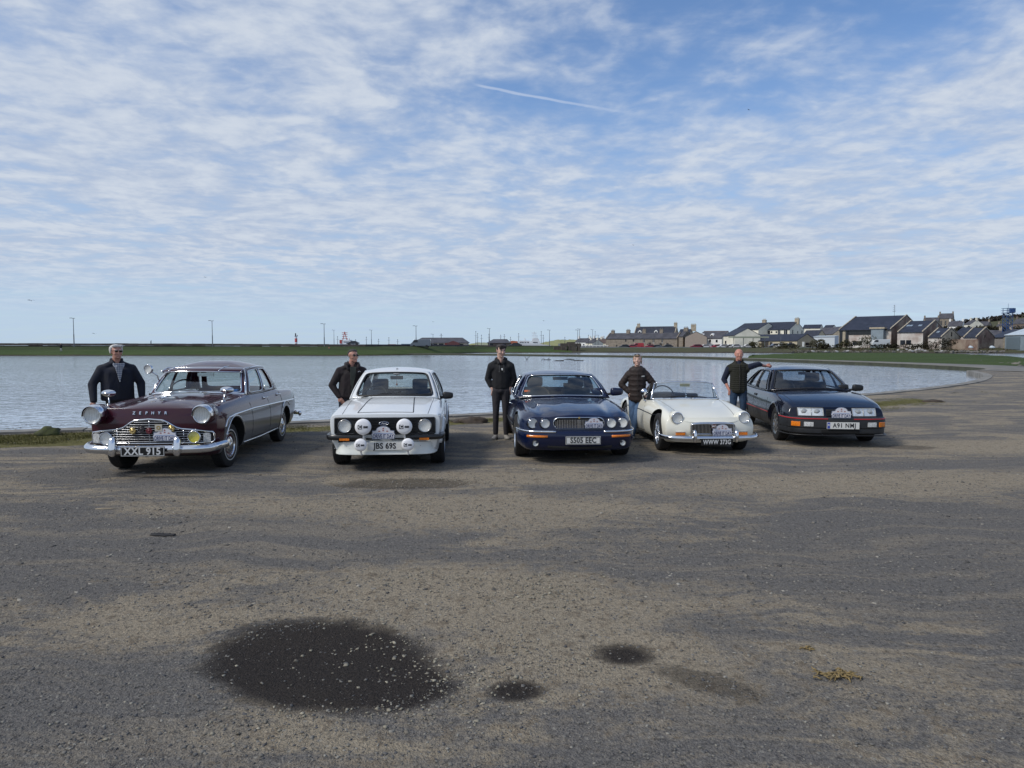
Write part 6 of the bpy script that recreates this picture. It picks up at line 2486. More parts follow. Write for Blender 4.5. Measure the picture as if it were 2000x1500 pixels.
 def dash(s, y0, y1, z, w_, mat=None):
  mb = MB()
  prof = [(y0, z - .25), (y0, z - .02), (y0 + .08, z), (y1 - .05, z), (y1, z - .06), (y1 - .02, z - .25)]
  n = len(prof)
  vs = [(-w_, a_, b_) for a_, b_ in prof] + [(w_, a_, b_) for a_, b_ in prof]
  fs = [tuple(range(n)), tuple(range(n, 2 * n))[::-1]] + [(k, (k + 1) % n, n + (k + 1) % n, n + k) for k in range(n)]
  mb.add(vs, fs)
  return mb.build('dashboard', mat or BLACKTRIM, s.root)

 def rear_mirror(s, y, z, parent=None, mat=None, w_=0.10):
  mb = MB()
  mb.box(-w_, w_, y, y + .02, z - .028, z + .028)
  mb.tube([(0, y + .02, z + .02), (0, y + .05, z + .09)], .007, 6)
  return mb.build('interior_mirror', mat or BLACKTRIM, s.root)

 def door_mirror(s, sd, y, z, x, mat, w_=0.20, h_=0.13, d_=0.14, stalk=0.05, name='door_mirror'):
  bm = bmesh.new()
  bmesh.ops.create_uvsphere(bm, u_segments=20, v_segments=12, radius=1)
  for v in bm.verts:
   c = v.co
   q = [math.copysign(abs(t_) ** 0.55, t_) for t_ in c]
   v.co = Vector((q[0] * w_ / 2, q[1] * d_ / 2 if q[1] < 0 else q[1] * d_ * .12, q[2] * h_ / 2))
   v.co.z *= 1 - 0.15 * (v.co.x * sd / (w_ / 2))
  me = bpy.data.meshes.new(name)
  bm.to_mesh(me)
  bm.free()
  me.materials.append(mat)
  me.shade_smooth()
  o = link_mesh(name, me, s.root, (x + sd * (stalk + w_ / 2), y, z))
  mb = MB()
  mb.tube([(-sd * (w_ / 2 + stalk + .02), .02, -h_ * .35), (-sd * w_ * .25, 0, -h_ * .22)], .022, 8)
  mb.build('mirror_stalk', BLACKTRIM, o, smooth=True)
  return o

def ell(a, b, n=12, p=2.0):
 """super-ellipse section"""
 out = []
 for k in range(n):
  t = 2 * math.pi * k / n
  c, s_ = math.cos(t), math.sin(t)
  out.append((a * math.copysign(abs(c) ** (2 / p), c), b * math.copysign(abs(s_) ** (2 / p), s_)))
 return out

def mirror_path(half):
 """half: points with x >= 0 from centre outwards; returns left..right"""
 H = [Vector(p) for p in half]
 return [Vector((-p.x, p.y, p.z)) for p in H[::-1]] + H[1 if H[0].x < 1e-6 else 0:]

exec_cars = []

# ------------------------------------------------------------------ maroon and grey saloon of the fifties
MAROON = paint('maroon_paint', (0.040, 0.006, 0.014), 0.25, 0.08)
ZGREY = paint('dove_grey_paint', (0.105, 0.11, 0.115), 0.28, 0.10)

def build_zephyr():
 c = Car('vintage_saloon', 'maroon and grey fifties saloon with peaked chrome grille and plate XXL 915', 'car', -4.72, 9.88, -3.0, 0.76,
   W=0.86, L=4.55, bow=0.14, bowp=2.2, bowD=0.9, rake=[(0.2, 0.10), (0.4, 0.03), (0.6, 0.0), (0.75, 0.0), (0.83, 0.03), (0.95, 0.07)], rbow=0.2, rrake=[(0.3, 0.05), (0.6, 0.0), (0.95, 0.12)])
 L = 4.55
 ys = [0, 0.04, 0.14, 0.3, 0.5, 0.76, 1.0, 1.25, 1.45, 1.58, 1.60, 1.64, 1.9, 2.3, 2.8, 3.16, 3.20, 3.24, 3.5, 3.8, 4.1, 4.3, 4.40, L]
 lines = [
  [(0, 0, .27), (.5, 0, .20), (4.0, 0, .20), (L, 0, .34)],
  [(0, .58, .27), (.3, .70, .21), (4.0, .70, .21), (L, .58, .34)],
  [(0, .70, .30), (.3, .79, .25), (2, .81, .24), (4.0, .79, .27), (L, .68, .42)],
  [(0, .77, .43), (.3, .83, .43), (2.2, .86, .42), (4.1, .83, .44), (L, .74, .50)],
  [(0, .80, .62), (.3, .85, .64), (2.2, .865, .66), (4.1, .83, .68), (L, .77, .66)],
  [(0, .80, .78), (.3, .83, .80), (1.4, .82, .84), (3, .81, .85), (4.1, .78, .84), (L, .74, .80)],
  [(0, .72, .925), (.4, .73, .935), (1.4, .74, .955), (3, .73, .955), (3.6, .74, .92), (4.2, .73, .90), (L, .72, .86)],
  [(0, .52, .82), (.15, .50, .85), (.5, .52, .88), (1.2, .56, .94), (1.58, .62, .975), (1.64, .685, .945), (3.16, .685, .945), (3.24, .6, .92), (3.6, .5, .88), (4.2, .48, .82), (L, .45, .76)],
  [(0, .30, .82), (.04, .305, .868), (.15, .32, .915), (.5, .34, .958), (1.25, .36, .975), (1.58, .38, .985), (1.60, .40, .98), (1.64, .66, .40), (3.16, .66, .40), (3.20, .4, .94), (3.6, .3, .93), (4.2, .3, .88), (L, .3, .77)],
  [(0, 0, .83), (.04, 0, .882), (.15, 0, .932), (.5, 0, .978), (1.25, 0, 1.0), (1.58, 0, 1.0), (1.60, 0, .99), (1.64, 0, .40), (3.16, 0, .40), (3.20, 0, .95), (3.6, 0, .94), (4.2, 0, .89), (L, 0, .77)],
 ]
 c.body(ys, lines, {'lines': {7: (1.6, 3.2, 0.8), 8: (1.6, 3.2, 0.8), 6: (0.1, 4.3, 0.25)}, 'st': {1.60: .9, 1.64: .9, 3.16: .9, 3.20: .9}}, MAROON, [ZGREY],
           wheels=[(0.76, .375, .33), (3.44, .345, .29)], arch_in=0.28, tub=(1.59, 3.21))
 # two-tone split under the side strip
 zs = [(0.34, .62), (.42, .71), (.75, .735), (1.6, .75), (4.45, .70)]
 for i in range(len(zs) - 1):
  (ya, za), (yb, zb) = zs[i], zs[i + 1]
  c.cut(Vector((0, ya, za)), Vector((0, -(zb - za), yb - ya)), lambda p, a=ya, b=yb: a - .06 < p.y < b + .06)
 c.cut(Vector((0, .34, 0)), Vector((0, 1, 0)), lambda p: p.y < .6)

 def below(p, n):
  if p.y < .34 or abs(p.x) < .66:
   return False
  z = np.interp(p.y, [k[0] for k in zs], [k[1] for k in zs])
  return p.z < z
 c.paint_faces(below, 3)
 # bonnet and doors as parts
 for sd in (1, -1):
  c.cut(Vector((sd * .50, 0.1, 0)), Vector((1, sd * -.055, 0)).normalized(), lambda p: p.y < 1.6 and p.z > .7)
 c.cut(Vector((0, 1.50, 0)), Vector((0, 1, 0)), lambda p: p.z > .6 and abs(p.x) < .7)
 for yy in (1.50, 2.42, 3.20):
  c.cut(Vector((0, yy, 0)), Vector((0, 1, 0)), lambda p: abs(p.x) > .6)
 c.cut(Vector((0, 0, .30)), Vector((0, 0, 1)), lambda p: abs(p.x) > .6)
 LN = []
 seams_top = [c.top_line([(sd * .47, .10), (sd * .565, 1.48)], 0) for sd in (1, -1)] + [c.top_line([(-.565, 1.48), (0, 1.40), (.565, 1.48)], 0)]
 for sd in (1, -1):
  LN.append(c.side_line([(1.50, .93), (1.50, .32), (2.42, .30), (2.42, .93)], sd, .0))
  LN.append(c.side_line([(2.42, .30), (3.02, .30), (3.06, .55), (3.20, .70), (3.22, .93)], sd, .0))
 strips = {sd: c.side_line([(.36, .60), (.42, .68), (.50, .715), (.75, .735), (1.6, .75), (3, .73), (4.38, .70)], sd, .004) for sd in (1, -1)}
 sills = {sd: c.side_line([(1.2, .29), (2.0, .275), (3.0, .29)], sd, .004) for sd in (1, -1)}
 dhl = {(sd, yy): c.side(yy, .865, sd) for sd in (1, -1) for yy in (2.24, 3.02)}
 letters = [(x, c.front(x, .828).y) for x in [-.20, -.12, -.04, .04, .12, .20]]
 fy = {}
 for x in np.linspace(-.8, .8, 41):
  for z in (.44, .5, .6, .7, .75):
   fy[(round(float(x), 3), z)] = c.front(float(x), z).y
 mascot = c.top(0, .42)
 vent = c.top(0, 1.2)
 c.cut(Vector((0, .10, 0)), Vector((0, 1, 0)), lambda p: p.z > .7 and abs(p.x) < .6)
 c.take('bonnet', lambda p, n: 0.10 < p.y < 1.50 and p.z > .775 and abs(p.x) < .50 + (p.y - .1) * .055 and n.z > -.5)
 for sd in (1, -1):
  for a_, b_ in ((1.50, 2.42), (2.42, 3.20)):
   c.take('door', lambda p, n, a_=a_, b_=b_: a_ < p.y < b_ and .30 < p.z < .945 and p.x * sd > .70 and n.x * sd > 0.2)
 body = c.finish_body()
 c.seam(seams_top + LN)
 for sd in (1, -1):
  mb = MB()
  mb.sweep(strips[sd], ell(.009, .014))
  mb.sweep(sills[sd], ell(.006, .010))
  # wheel arch brightwork
  for wy in (.76, 3.44):
   arc = []
   a0, a1 = (0.12, .93) if wy < 2 else (.28, .72)
   for k in range(25):
    t_ = math.pi * (a0 + (a1 - a0) * k / 24)
    arc.append(c.side(wy - math.cos(t_) * .39, .33 + math.sin(t_) * .39, sd, .004))
   mb.sweep(arc, ell(.007, .010))
  mb.build('side_trim', CHROME, c.root, smooth=True)
  for yy in (2.24, 3.02):
   p = dhl[(sd, yy)]
   mb = MB()
   mb.tube([p + Vector((0, 0, 0)), p + Vector((sd * .03, .01, 0)), p + Vector((sd * .035, .12, 0)), p + Vector((sd * .012, .15, 0))], .010, 8)
   mb.lathe([(0, 0), (.025, 0), (.022, .012), (0, .02)], 14, Matrix.Translation(p) @ Matrix.Rotation(R(90 * sd), 4, 'Y'))
   mb.build('door_handle', CHROME, c.root, smooth=True)

 # grille opening outline in (x, z)
 def gtop(x):
  x = abs(x)
  return float(np.interp(x, [0, .17, .24, .33, .40, .60, .78], [.752, .738, .705, .645, .622, .600, .570]))
 xs = [i * .02 for i in range(-38, 39)]

 def fyv(x, z):
  return c.front_y(x, z)
 bvh = c.bvh

 def fr(x, z, off):
  return c.front(x, z, off)
 mb = MB()
 V, F = [], []
 for x in xs:
  zt = gtop(x)
  zb = .435 + max(0, abs(x) - .70) * .5
  for q in range(7):
   z = zb + (zt - zb) * q / 6
   V.append(fr(x, z, .006))
 n = len(xs)
 for i in range(n - 1):
  for q in range(6):
   F.append((i * 7 + q, (i + 1) * 7 + q, (i + 1) * 7 + q + 1, i * 7 + q + 1))
 mb.add(V, F)
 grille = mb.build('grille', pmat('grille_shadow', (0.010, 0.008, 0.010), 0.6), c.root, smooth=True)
 mb = MB()
 surround = [fr(x, gtop(x), .018) for x in xs] + [fr(.775, z, .018) for z in (.55, .50, .46)] + [fr(x, .435, .018) for x in [.74 - i * .04 for i in range(38)]] + [fr(-.775, z, .018) for z in (.46, .50, .55)]
 mb.tube(surround, .0125, 8, closed=True)
 mb.build('grille_surround', CHROME, grille, smooth=True)
 z = .462
 k = 0
 while z < .745:
  half = max([x for x in [i * .01 for i in range(77)] if gtop(x) > z + .012] or [0])
  if half > .05:
   mb = MB()
   segs = [(-half, half)]
   for a_, b_ in segs:
    if z < .565:
     a_, b_ = max(a_, -.66), min(b_, .66)
    m_ = 24
    mb.sweep([fr(a_ + (b_ - a_) * i / m_, z, .022) for i in range(m_ + 1)], ell(.010, .0058, 8))
   mb.build('grille_bar', SOFTCHROME, grille, smooth=True)
  z += .0315
  k += 1
 for xx in (-.42, .42, 0.0):
  mb = MB()
  mb.tube([fr(xx, .44, .020), fr(xx, gtop(xx) - .01, .020)], .006, 6)
  mb.build('grille_upright', CHROME, grille, smooth=True)
 # side lamps at the grille ends, round spot lamps inboard
 for sd in (1, -1):
  mb = MB()
  pts = [(-.045, -.06), (.045, -.06), (.045, .04), (.02, .058), (-.02, .06), (-.045, .05)]
  p = fr(sd * .70, .505, .035)
  M0 = Matrix.Translation(p) @ Matrix.Rotation(R(12 * sd), 4, 'Z') @ Matrix.Rotation(R(90), 4, 'X')
  mb.prism(pts, -.02, .012, M0)
  mb.build('side_lamp', CLEARL, c.root, sharp=30)
 c.lamp('spot_lamp', -.56, .50, .075, y=fr(-.56, .50, .05).y, back=CHROME, ringw=.009)
 o = c.lamp('fog_lamp', .555, .515, .075, y=fr(.555, .515, .05).y, lens=YLENS, back=CHROME, ringw=.009)
 o['label'] = 'yellow lensed fog lamp'
 # badges on the grille
 for i, (x, z, m_, r_) in enumerate(((-.20, .605, BRASS, .038), (-.085, .625, pmat('dark_badge', (0.03, 0.025, 0.03), 0.4), .038), (.01, .605, pmat('red_badge', (0.13, 0.012, 0.02), 0.4), .036), (.285, .63, BRASS, .040))):
  mb = MB()
  M0 = Matrix.Translation(fr(x, z, .045)) @ Matrix.Rotation(R(90), 4, 'X')
  mb.lathe([(r_, -.006), (r_, .002), (r_ * .85, .006), (r_ * .5, .004), (r_ * .3, .010), (0, .011)], 20, M0)
  for q in range(8):
   a_ = q * math.pi / 4
   mb.tube([M0 @ Vector((math.cos(a_) * r_ * .95, math.sin(a_) * r_ * .95, 0)), M0 @ Vector((math.cos(a_) * r_ * 1.2, math.sin(a_) * r_ * 1.2, 0))], .006, 5)
  mb.build('badge', m_, c.root, sharp=40)
 mb = MB()
 M0 = Matrix.Translation(fr(.13, .645, .045)) @ Matrix.Rotation(R(90), 4, 'X')
 mb.prism([(-.045, -.045), (.045, -.045), (.045, .045), (-.045, .045)], -.004, .002, M0)
 bq = mb.build('badge', pmat('cream_badge', (0.5, 0.47, 0.4), 0.4), c.root)
 mb = MB()
 mb.lathe([(.026, .002), (.026, .005), (.014, .005), (.014, .002)], 18, M0)
 mb.build('badge_ring', BRASS, bq)
 c.rally_plate(.205, .55, y=fr(.205, .55, .05).y, k=.92)
 # name across the bonnet lip
 for ch, (x, y) in zip('ZEPHYR', letters):
  text_mesh('bonnet_letter', ch, .052, CHROME, c.root, (x, y - .008, .828), rx=72, sx=1.0, ext=.006, bold=.0015)
 # head lamps with chrome hoods, in pods at the wing tips
 for sd in (1, -1):
  x, z, r_ = sd * .685, .812, .102
  y = -.055
  o = c.lamp('headlight', x, z, r_, y=y, ringw=.012, proud=0, depth=.05)
  mb = MB()
  M0 = Matrix.Translation((x, y, z)) @ Matrix.Rotation(R(90), 4, 'X')
  mb.lathe([(r_ + .012, 0), (r_ + .024, -.02), (r_ + .030, -.10), (r_ + .022, -.25), (.05, -.42)], 32, M0)
  mb.build('headlight_pod', MAROON, c.root, smooth=True)
  # hood: brim over the upper half
  V, F = [], []
  for i in range(25):
   a_ = math.pi * (-.04 + 1.08 * i / 24)
   e_ = max(0.0, math.sin(a_))
   for rr, hh in ((r_ + .013, .02 + .035 * e_), (r_ + .026, .012 + .022 * e_), (r_ + .032, -.03 - .02 * e_), (r_ + .028, -.05 - .04 * e_)):
    V.append(M0 @ Vector((math.cos(a_) * rr, math.sin(a_) * rr, hh)))
  for i in range(24):
   for q in range(3):
    F.append((i * 4 + q, (i + 1) * 4 + q, (i + 1) * 4 + q + 1, i * 4 + q + 1))
  mb = MB()
  mb.add(V, F)
  mb.build('headlight_hood', CHROME, o, smooth=True, fix=False)
 # bumper
 half = [(0, -.13, .375), (.3, -.125, .375), (.55, -.105, .376), (.70, -.065, .378), (.79, 0.0, .382), (.84, .12, .388), (.87, .30, .392)]
 P_ = spline(mirror_path(half), 5)
 mb = MB()
 mb.sweep(P_, [(.038, 0), (.030, .028), (.012, .048), (-.010, .056), (-.022, .05), (-.022, -.05), (-.010, -.056), (.012, -.048), (.030, -.028)])
 mb.build('front_bumper', CHROME, c.root, smooth=True)
 for xx in (-.385, .415):
  mb = MB()
  zz_ = [(.295, .018, 0), (.31, .035, -.01), (.34, .048, -.015), (.40, .048, -.012), (.46, .045, 0), (.50, .042, .004), (.535, .03, .012), (.548, .010, .02)]
  V, F = [], []
  for z_, r_, yo in zz_:
   for k_ in range(14):
    a_ = 2 * math.pi * k_ / 14
    V.append((xx + math.cos(a_) * r_, -.175 + yo + math.sin(a_) * r_ * .9, z_ + .0))
  for i in range(len(zz_) - 1):
   for k_ in range(14):
    F.append((i * 14 + k_, i * 14 + (k_ + 1) % 14, (i + 1) * 14 + (k_ + 1) % 14, (i + 1) * 14 + k_))
  F += [tuple(range(14))[::-1], tuple(range((len(zz_) - 1) * 14, len(zz_) * 14))]
  mb.add(V, F)
  mb.build('overrider', CHROME, c.root, smooth=True)
 c.plate(.0, .362, .545, .125, 'XXL 915', True, y=-.205, size=.128, sx=.92, bold=.0035)
 # rear bumper end just seen
 mb = MB()
 half = [(0, L + .10, .42), (.5, L + .07, .42), (.8, L - .03, .42), (.88, L - .3, .42)]
 mb.sweep(spline(mirror_path(half), 4), ell(.03, .05))
 mb.build('rear_bumper', CHROME, c.root, smooth=True)
 # greenhouse
 c.greenhouse(((0, 1.50, .985), (.70, 1.64, .955), (0, 1.93, 1.335), (.565, 2.03, 1.33)),
                 ([(1.64, .715, .955), (2.4, .735, .955), (3.1, .72, .955), (3.5, .66, .93)],
                  [(2.03, .575, 1.335), (2.5, .60, 1.36), (2.95, .575, 1.345), (3.12, .53, 1.32)]),
                 ((0, 3.62, .94), (.64, 3.5, .93), (0, 3.25, 1.33), (.52, 3.12, 1.32)),
                 [(1.93, 1.38), (2.15, 1.425), (2.6, 1.458), (3.0, 1.43), (3.25, 1.36)], MAROON, CHROME, CHROME,
                 regions=[(1.64, 2.42, 2.03, 2.48, (.10, .055, .06, .09), .22), (2.42, 3.08, 2.48, 2.90, (.055, .07, .06, .09), .22), (3.08, 3.5, 2.90, 3.12, None, 0)],
                 ws_win=(.03, .03, .04, .10), bulge=.02, ws_trim_r=.012, rear_win=(.06, .06, .08, .10))
 # gutter moulding
 mb = MB()
 for sd in (1, -1):
  pts = [p + Vector((sd * .012, 0, .002)) for p in c.roof_loop if p.x * sd > .50]
  pts.sort(key=lambda p: p.y)
  mb.tube(pts, .008, 6)
 mb.build('gutter_trim', CHROME, c.root, smooth=True)
 # bright A posts and screen surround
 mb = MB()
 for sd in (1, -1):
  mb.sweep([c.wb[-1 if sd > 0 else 0] + Vector((sd * .012, -.012, 0)), (c.wb[-1 if sd > 0 else 0] + c.wt[-1 if sd > 0 else 0]) / 2 + Vector((sd * .022, -.03, .015)), c.wt[-1 if sd > 0 else 0] + Vector((sd * .012, -.01, 0))], ell(.016, .012))
 mb.sweep([p + Vector((0, -.03, .012)) for p in c.wb], ell(.022, .018, 10))
 mb.build('screen_surround', CHROME, c.root, smooth=True)
 # external sun visor
 V, F = [], []
 rows = 4
 for i in range(29):
  q = -1 + 2 * i / 28
  x = q * .60
  yb = 1.93 + .10 * abs(q) ** 2.2
  for r_ in range(rows):
   t_ = r_ / (rows - 1)
   V.append((x, yb - .02 - .22 * t_ * (1 - .25 * q * q), 1.352 - .020 * q * q + .012 * math.sin(t_ * 3.1) - .045 * t_))
 for i in range(28):
  for r_ in range(rows - 1):
   F.append((i * rows + r_, (i + 1) * rows + r_, (i + 1) * rows + r_ + 1, i * rows + r_ + 1))
 v_ = mesh_obj('sun_visor', V, F, MAROON, c.root, smooth=True)
 md = v_.modifiers.new('t', 'SOLIDIFY')
 md.thickness = .012
 mb = MB()
 mb.tube([V[i * rows + rows - 1] for i in range(29)], .010, 6)
 mb.tube([(V[i * rows][0], V[i * rows][1], V[i * rows][2] + .012) for i in range(29)], .007, 6)
 for xx in (-.47, .34, -.6, .6):
  i = int((xx / .6 + 1) / 2 * 28)
  i = min(28, max(0, i))
  a_, b_ = Vector(V[i * rows]), Vector(V[i * rows + rows - 1])
  mb.tube([a_ + Vector((.05, .06, .03)), a_ + Vector((0, -.02, .02)), b_ + Vector((-.02, 0, .012))], .009, 6)
 mb.build('visor_edge', CHROME, v_, smooth=True)
 # bonnet mascot: slim jet shape with swept wings
 mb = MB()
 b0 = mascot
 mb.tube([b0 + Vector((0, -.06, .03)), b0 + Vector((0, 0, .04)), b0 + Vector((0, .12, .045)), b0 + Vector((0, .22, .035))], [.006, .016, .014, .004], 8)
 mb.prism([(0, 0), (.10, .12), (.10, .15), (0, .08), (-.10, .15), (-.10, .12)], .03, .038, Matrix.Translation(b0))
 mb.prism([(-.012, -.02), (.012, -.02), (.012, .18), (-.012, .18)], -.005, .034, Matrix.Translation(b0))
 mb.build('bonnet_mascot', CHROME, c.root, sharp=40)
 # air intake louvre at the rear of the bonnet
 mb = MB()
 mb.prism([(-.24, 1.22), (.24, 1.22), (.28, 1.36), (-.28, 1.36)], vent.z - .01, vent.z + .028)
 mb.build('bonnet_vent', CHROME, c.root, sharp=30)
 # wing mirrors
 for sd, xx, yy in ((1, .70, .70), (-1, -.75, .50)):
  p = c.top(xx, yy)
  mb = MB()
  M0 = Matrix.Translation(p + Vector((sd * .03, .06, .155))) @ Matrix.Rotation(R(90), 4, 'X')
  mb.lathe([(0, .075), (.045, .055), (.075, .01), (.078, -.005), (.07, -.012), (0, -.012)], 20, M0 @ Matrix.Diagonal((1.25, .62, 1, 1)))
  mb.tube([p, p + Vector((0, .01, .04)), p + Vector((sd * .03, .05, .15))], .009, 8)
  mb.lathe([(.03, 0), (.026, .012), (.01, .016)], 14, Matrix.Translation(p))
  mb.build('wing_mirror', CHROME, c.root, smooth=True)
 # roof-pillar spot lamp
 M0 = Vector((-.74, 1.66, 1.345))
 o = c.lamp('pillar_spot_lamp', M0.x, M0.z, .062, y=M0.y, ringw=.008, back=CHROME, tilt=0, yaw=-14)
 mb = MB()
 mb.tube([M0 + Vector((.02, .06, -.04)), M0 + Vector((.08, .12, -.10)), Vector((-.64, 1.82, 1.12))], .010, 8)
 mb.build('lamp_bracket', CHROME, o, smooth=True)
 # wipers
 for x0, sg in ((-.30, 1), (.18, 1)):
  mb = MB()
  a_ = Vector((x0, 1.49, .99))
  b_ = Vector((x0 + .16, 1.52, 1.005))
  mb.tube([a_, b_], .007, 6)
  mb.tube([b_ + Vector((-.20, -.01, .002)), b_ + Vector((.18, .0, .018))], .006, 6)
  mb.build('wiper', CHROME, c.root)
 # cabin
 c.dash(1.56, 1.92, .96, .62, pmat('maroon_dash', (0.07, 0.012, 0.018), 0.4, coat=0.3))
 zs_ = pmat('red_leather', (0.10, 0.022, 0.020), 0.5, var=0.25, vscale=6)
 c.seat(-.32, 2.36, .60, .96, zs_, False)
 c.seat(.32, 2.36, .60, .96, zs_, False)
 c.seat(0, 3.10, 1.2, .97, zs_, False)
 mb = MB()
 mb.tube([(.22 + .06 * math.cos(t_), 2.75, 1.0 + .07 * math.sin(t_)) for t_ in [k * .3 for k in range(5)]], .05, 8)
 c.steering(-.36, 1.98, .98, .21, tilt=62)
 c.rear_mirror(1.95, 1.25, w_=.12, mat=CHROME)
 mb = MB()
 mb.box(.44, .56, 1.72, 1.80, .965, 1.03)
 mb.build('blue_box', pmat('blue_card', (0.05, 0.18, 0.5), 0.5), c.root)
 # wheels
 for sx_, sy_, st in ((1, .76, 4), (-1, .76, 4), (1, 3.44, 0), (-1, 3.44, 0)):
  c.wheel(sx_ * .685, sy_, .31, .165, .18, 'cover', -st)
 # underside shadow plate
 return c

ZEPHYR = build_zephyr()

# ------------------------------------------------------------------ white two door rally saloon of the seventies
WHITE = paint('white_paint', (0.72, 0.74, 0.74), 0.25, 0.05)

def arch_flare(c, wy, zc, rr, sd, mat, bulge=.05, w_=.07, a0=.04, a1=.96, name='wheel_arch'):
 V, F = [], []
 n = 28
 for k in range(n + 1):
  t_ = math.pi * (a0 + (a1 - a0) * k / n)
  cs, sn = -math.cos(t_), math.sin(t_)
  for q in range(5):
   f = q / 4
   r_ = rr + w_ * f
   p = c.side(wy + cs * r_, zc + sn * r_, sd)
   o = bulge * (1 - f) ** 1.3 + .002
   V.append((p.x + sd * o if abs(p.x) > .4 else sd * (c.W * .93), wy + cs * r_, zc + sn * r_))
  # inner lip
 for k in range(n):
  for q in range(4):
   F.append((k * 5 + q, (k + 1) * 5 + q, (k + 1) * 5 + q + 1, k * 5 + q + 1))
 o = mesh_obj(name, V, F, mat, c.root, smooth=True)
 md = o.modifiers.new('t', 'SOLIDIFY')
 md.thickness = .012
 return o

def build_escort():
 c = Car('rally_saloon', 'white two door seventies saloon with four white spot lamp covers, plate JBS 69S', 'car', -1.765, 10.25, -4.0, 0.72,
   W=0.785, L=3.95, bow=0.06, bowp=2.2, bowD=0.7, rake=[(0.2, 0.08), (0.42, 0.0), (0.6, 0.0), (0.75, 0.01), (0.95, 0.08)], rbow=0.06, rrake=[(0.3, 0.05), (0.6, 0.0), (0.95, 0.05)])
 L = 3.95
 ys = [0, 0.02, 0.10, 0.3, 0.5, 0.72, 1.0, 1.24, 1.36, 1.38, 1.42, 1.8, 2.3, 2.80, 2.84, 2.88, 3.2, 3.6, 3.85, 3.92, L]
 lines = [
  [(0, 0, .23), (.5, 0, .16), (3.5, 0, .16), (L, 0, .28)],
  [(0, .62, .23), (.3, .66, .17), (3.5, .66, .17), (L, .58, .28)],
  [(0, .66, .28), (.3, .70, .21), (3.5, .725, .21), (L, .67, .33)],
  [(0, .70, .40), (.3, .735, .40), (3.4, .76, .40), (L, .71, .45)],
  [(0, .74, .60), (.3, .77, .58), (2, .785, .58), (3.4, .765, .58), (L, .72, .60)],
  [(0, .735, .735), (.3, .755, .75), (1.3, .765, .80), (3.2, .755, .83), (L, .71, .80)],
  [(0, .70, .765), (.3, .705, .79), (1.3, .715, .865), (2.2, .715, .87), (3.3, .70, .885), (L, .67, .85)],
  [(0, .54, .772), (.3, .55, .805), (1.24, .585, .895), (1.36, .60, .895), (1.42, .665, .86), (2.80, .665, .86), (2.88, .56, .895), (L, .50, .86)],
  [(0, .28, .776), (.3, .29, .82), (1.24, .31, .912), (1.38, .31, .905), (1.42, .64, .38), (2.80, .64, .38), (2.84, .3, .90), (L, .28, .86)],
  [(0, 0, .778), (.3, 0, .825), (1.24, 0, .918), (1.38, 0, .91), (1.42, 0, .38), (2.80, 0, .38), (2.84, 0, .90), (L, 0, .865)],
 ]
 c.body(ys, lines, {'lines': {7: (1.36, 2.84, .8), 8: (1.38, 2.84, .8), 5: (0.1, 3.9, .55), 6: (0.05, 1.3, .35)}, 'st': {1.38: .9, 1.42: .9, 2.80: .9, 2.84: .9}, 'cap': 0.55}, WHITE, [],
           wheels=[(0.72, .335, .29), (3.10, .335, .29)], arch_in=0.30, tub=(1.39, 2.83))
 for sd in (1, -1):
  c.cut(Vector((sd * .575, 0.1, 0)), Vector((1, sd * -.03, 0)).normalized(), lambda p: p.y < 1.4 and p.z > .7)
 c.cut(Vector((0, 1.30, 0)), Vector((0, 1, 0)), lambda p: p.z > .7 and abs(p.x) < .7)
 c.cut(Vector((0, 0.06, 0)), Vector((0, 1, 0)), lambda p: p.z > .7 and abs(p.x) < .7)
 for yy in (1.33, 2.40):
  c.cut(Vector((0, yy, 0)), Vector((0, 1, 0)), lambda p: abs(p.x) > .6)
 c.cut(Vector((0, 0, .25)), Vector((0, 0, 1)), lambda p: abs(p.x) > .6)
 LN = [c.top_line([(sd * .575, .06), (sd * .612, 1.30)]) for sd in (1, -1)] + [c.top_line([(-.612, 1.30), (.612, 1.30)])]
 for sd in (1, -1):
  LN.append(c.side_line([(1.33, .86), (1.33, .26), (2.40, .25), (2.40, .86)], sd))
 stripes = [c.top_line([(sd * .315, 1.28), (sd * .375, .12)], .002) for sd in (1, -1)] + [c.top_line([(-.375, .12), (.375, .12)], .002)]
 jet = [c.top_line([(x, 1.31), (x, 1.335)], .001, 1) for x in np.linspace(.05, .48, 22)]
 hn = {sd: c.side(2.22, .78, sd) for sd in (1, -1)}
 c.take('bonnet', lambda p, n: .06 < p.y < 1.30 and p.z > .74 and abs(p.x) < .575 + (p.y - .1) * .03 and n.z > .3)
 for sd in (1, -1):
  c.take('door', lambda p, n: 1.33 < p.y < 2.40 and .25 < p.z < .872 and p.x * sd > .69 and n.x * sd > .15)
 flares = [(wy, sd) for wy in (.72, 3.10) for sd in (1, -1)]
 for wy, sd in flares:
  arch_flare(c, wy, .29, .325, sd, WHITE, .045, .075)
 c.finish_body()
 c.seam(LN, r=.0035)
 mb = MB()
 for s_ in stripes:
  mb.sweep(s_, ell(.007, .0025, 6))
 mb.build('bonnet_stripe', INK, c.root)
 mb = MB()
 for s_ in jet:
  mb.tube(s_, .004, 5)
 mb.build('intake_slots', SEAM, c.root)
 fr = c.front
 # full width black grille panel in its opening, white lip round it
 mb = MB()
 V, F = [], []
 for i in range(29):
  x = -.665 + 1.33 * i / 28
  for z in (.512, .58, .65, .722):
   V.append(fr(x, z, .004))
 for i in range(28):
  for q in range(3):
   F.append((i * 4 + q, (i + 1) * 4 + q, (i + 1) * 4 + q + 1, i * 4 + q + 1))
 mb.add(V, F)
 g = mb.build('grille', pmat('grille_black', (0.008, 0.008, 0.009), 0.5), c.root, smooth=True)
 path = []
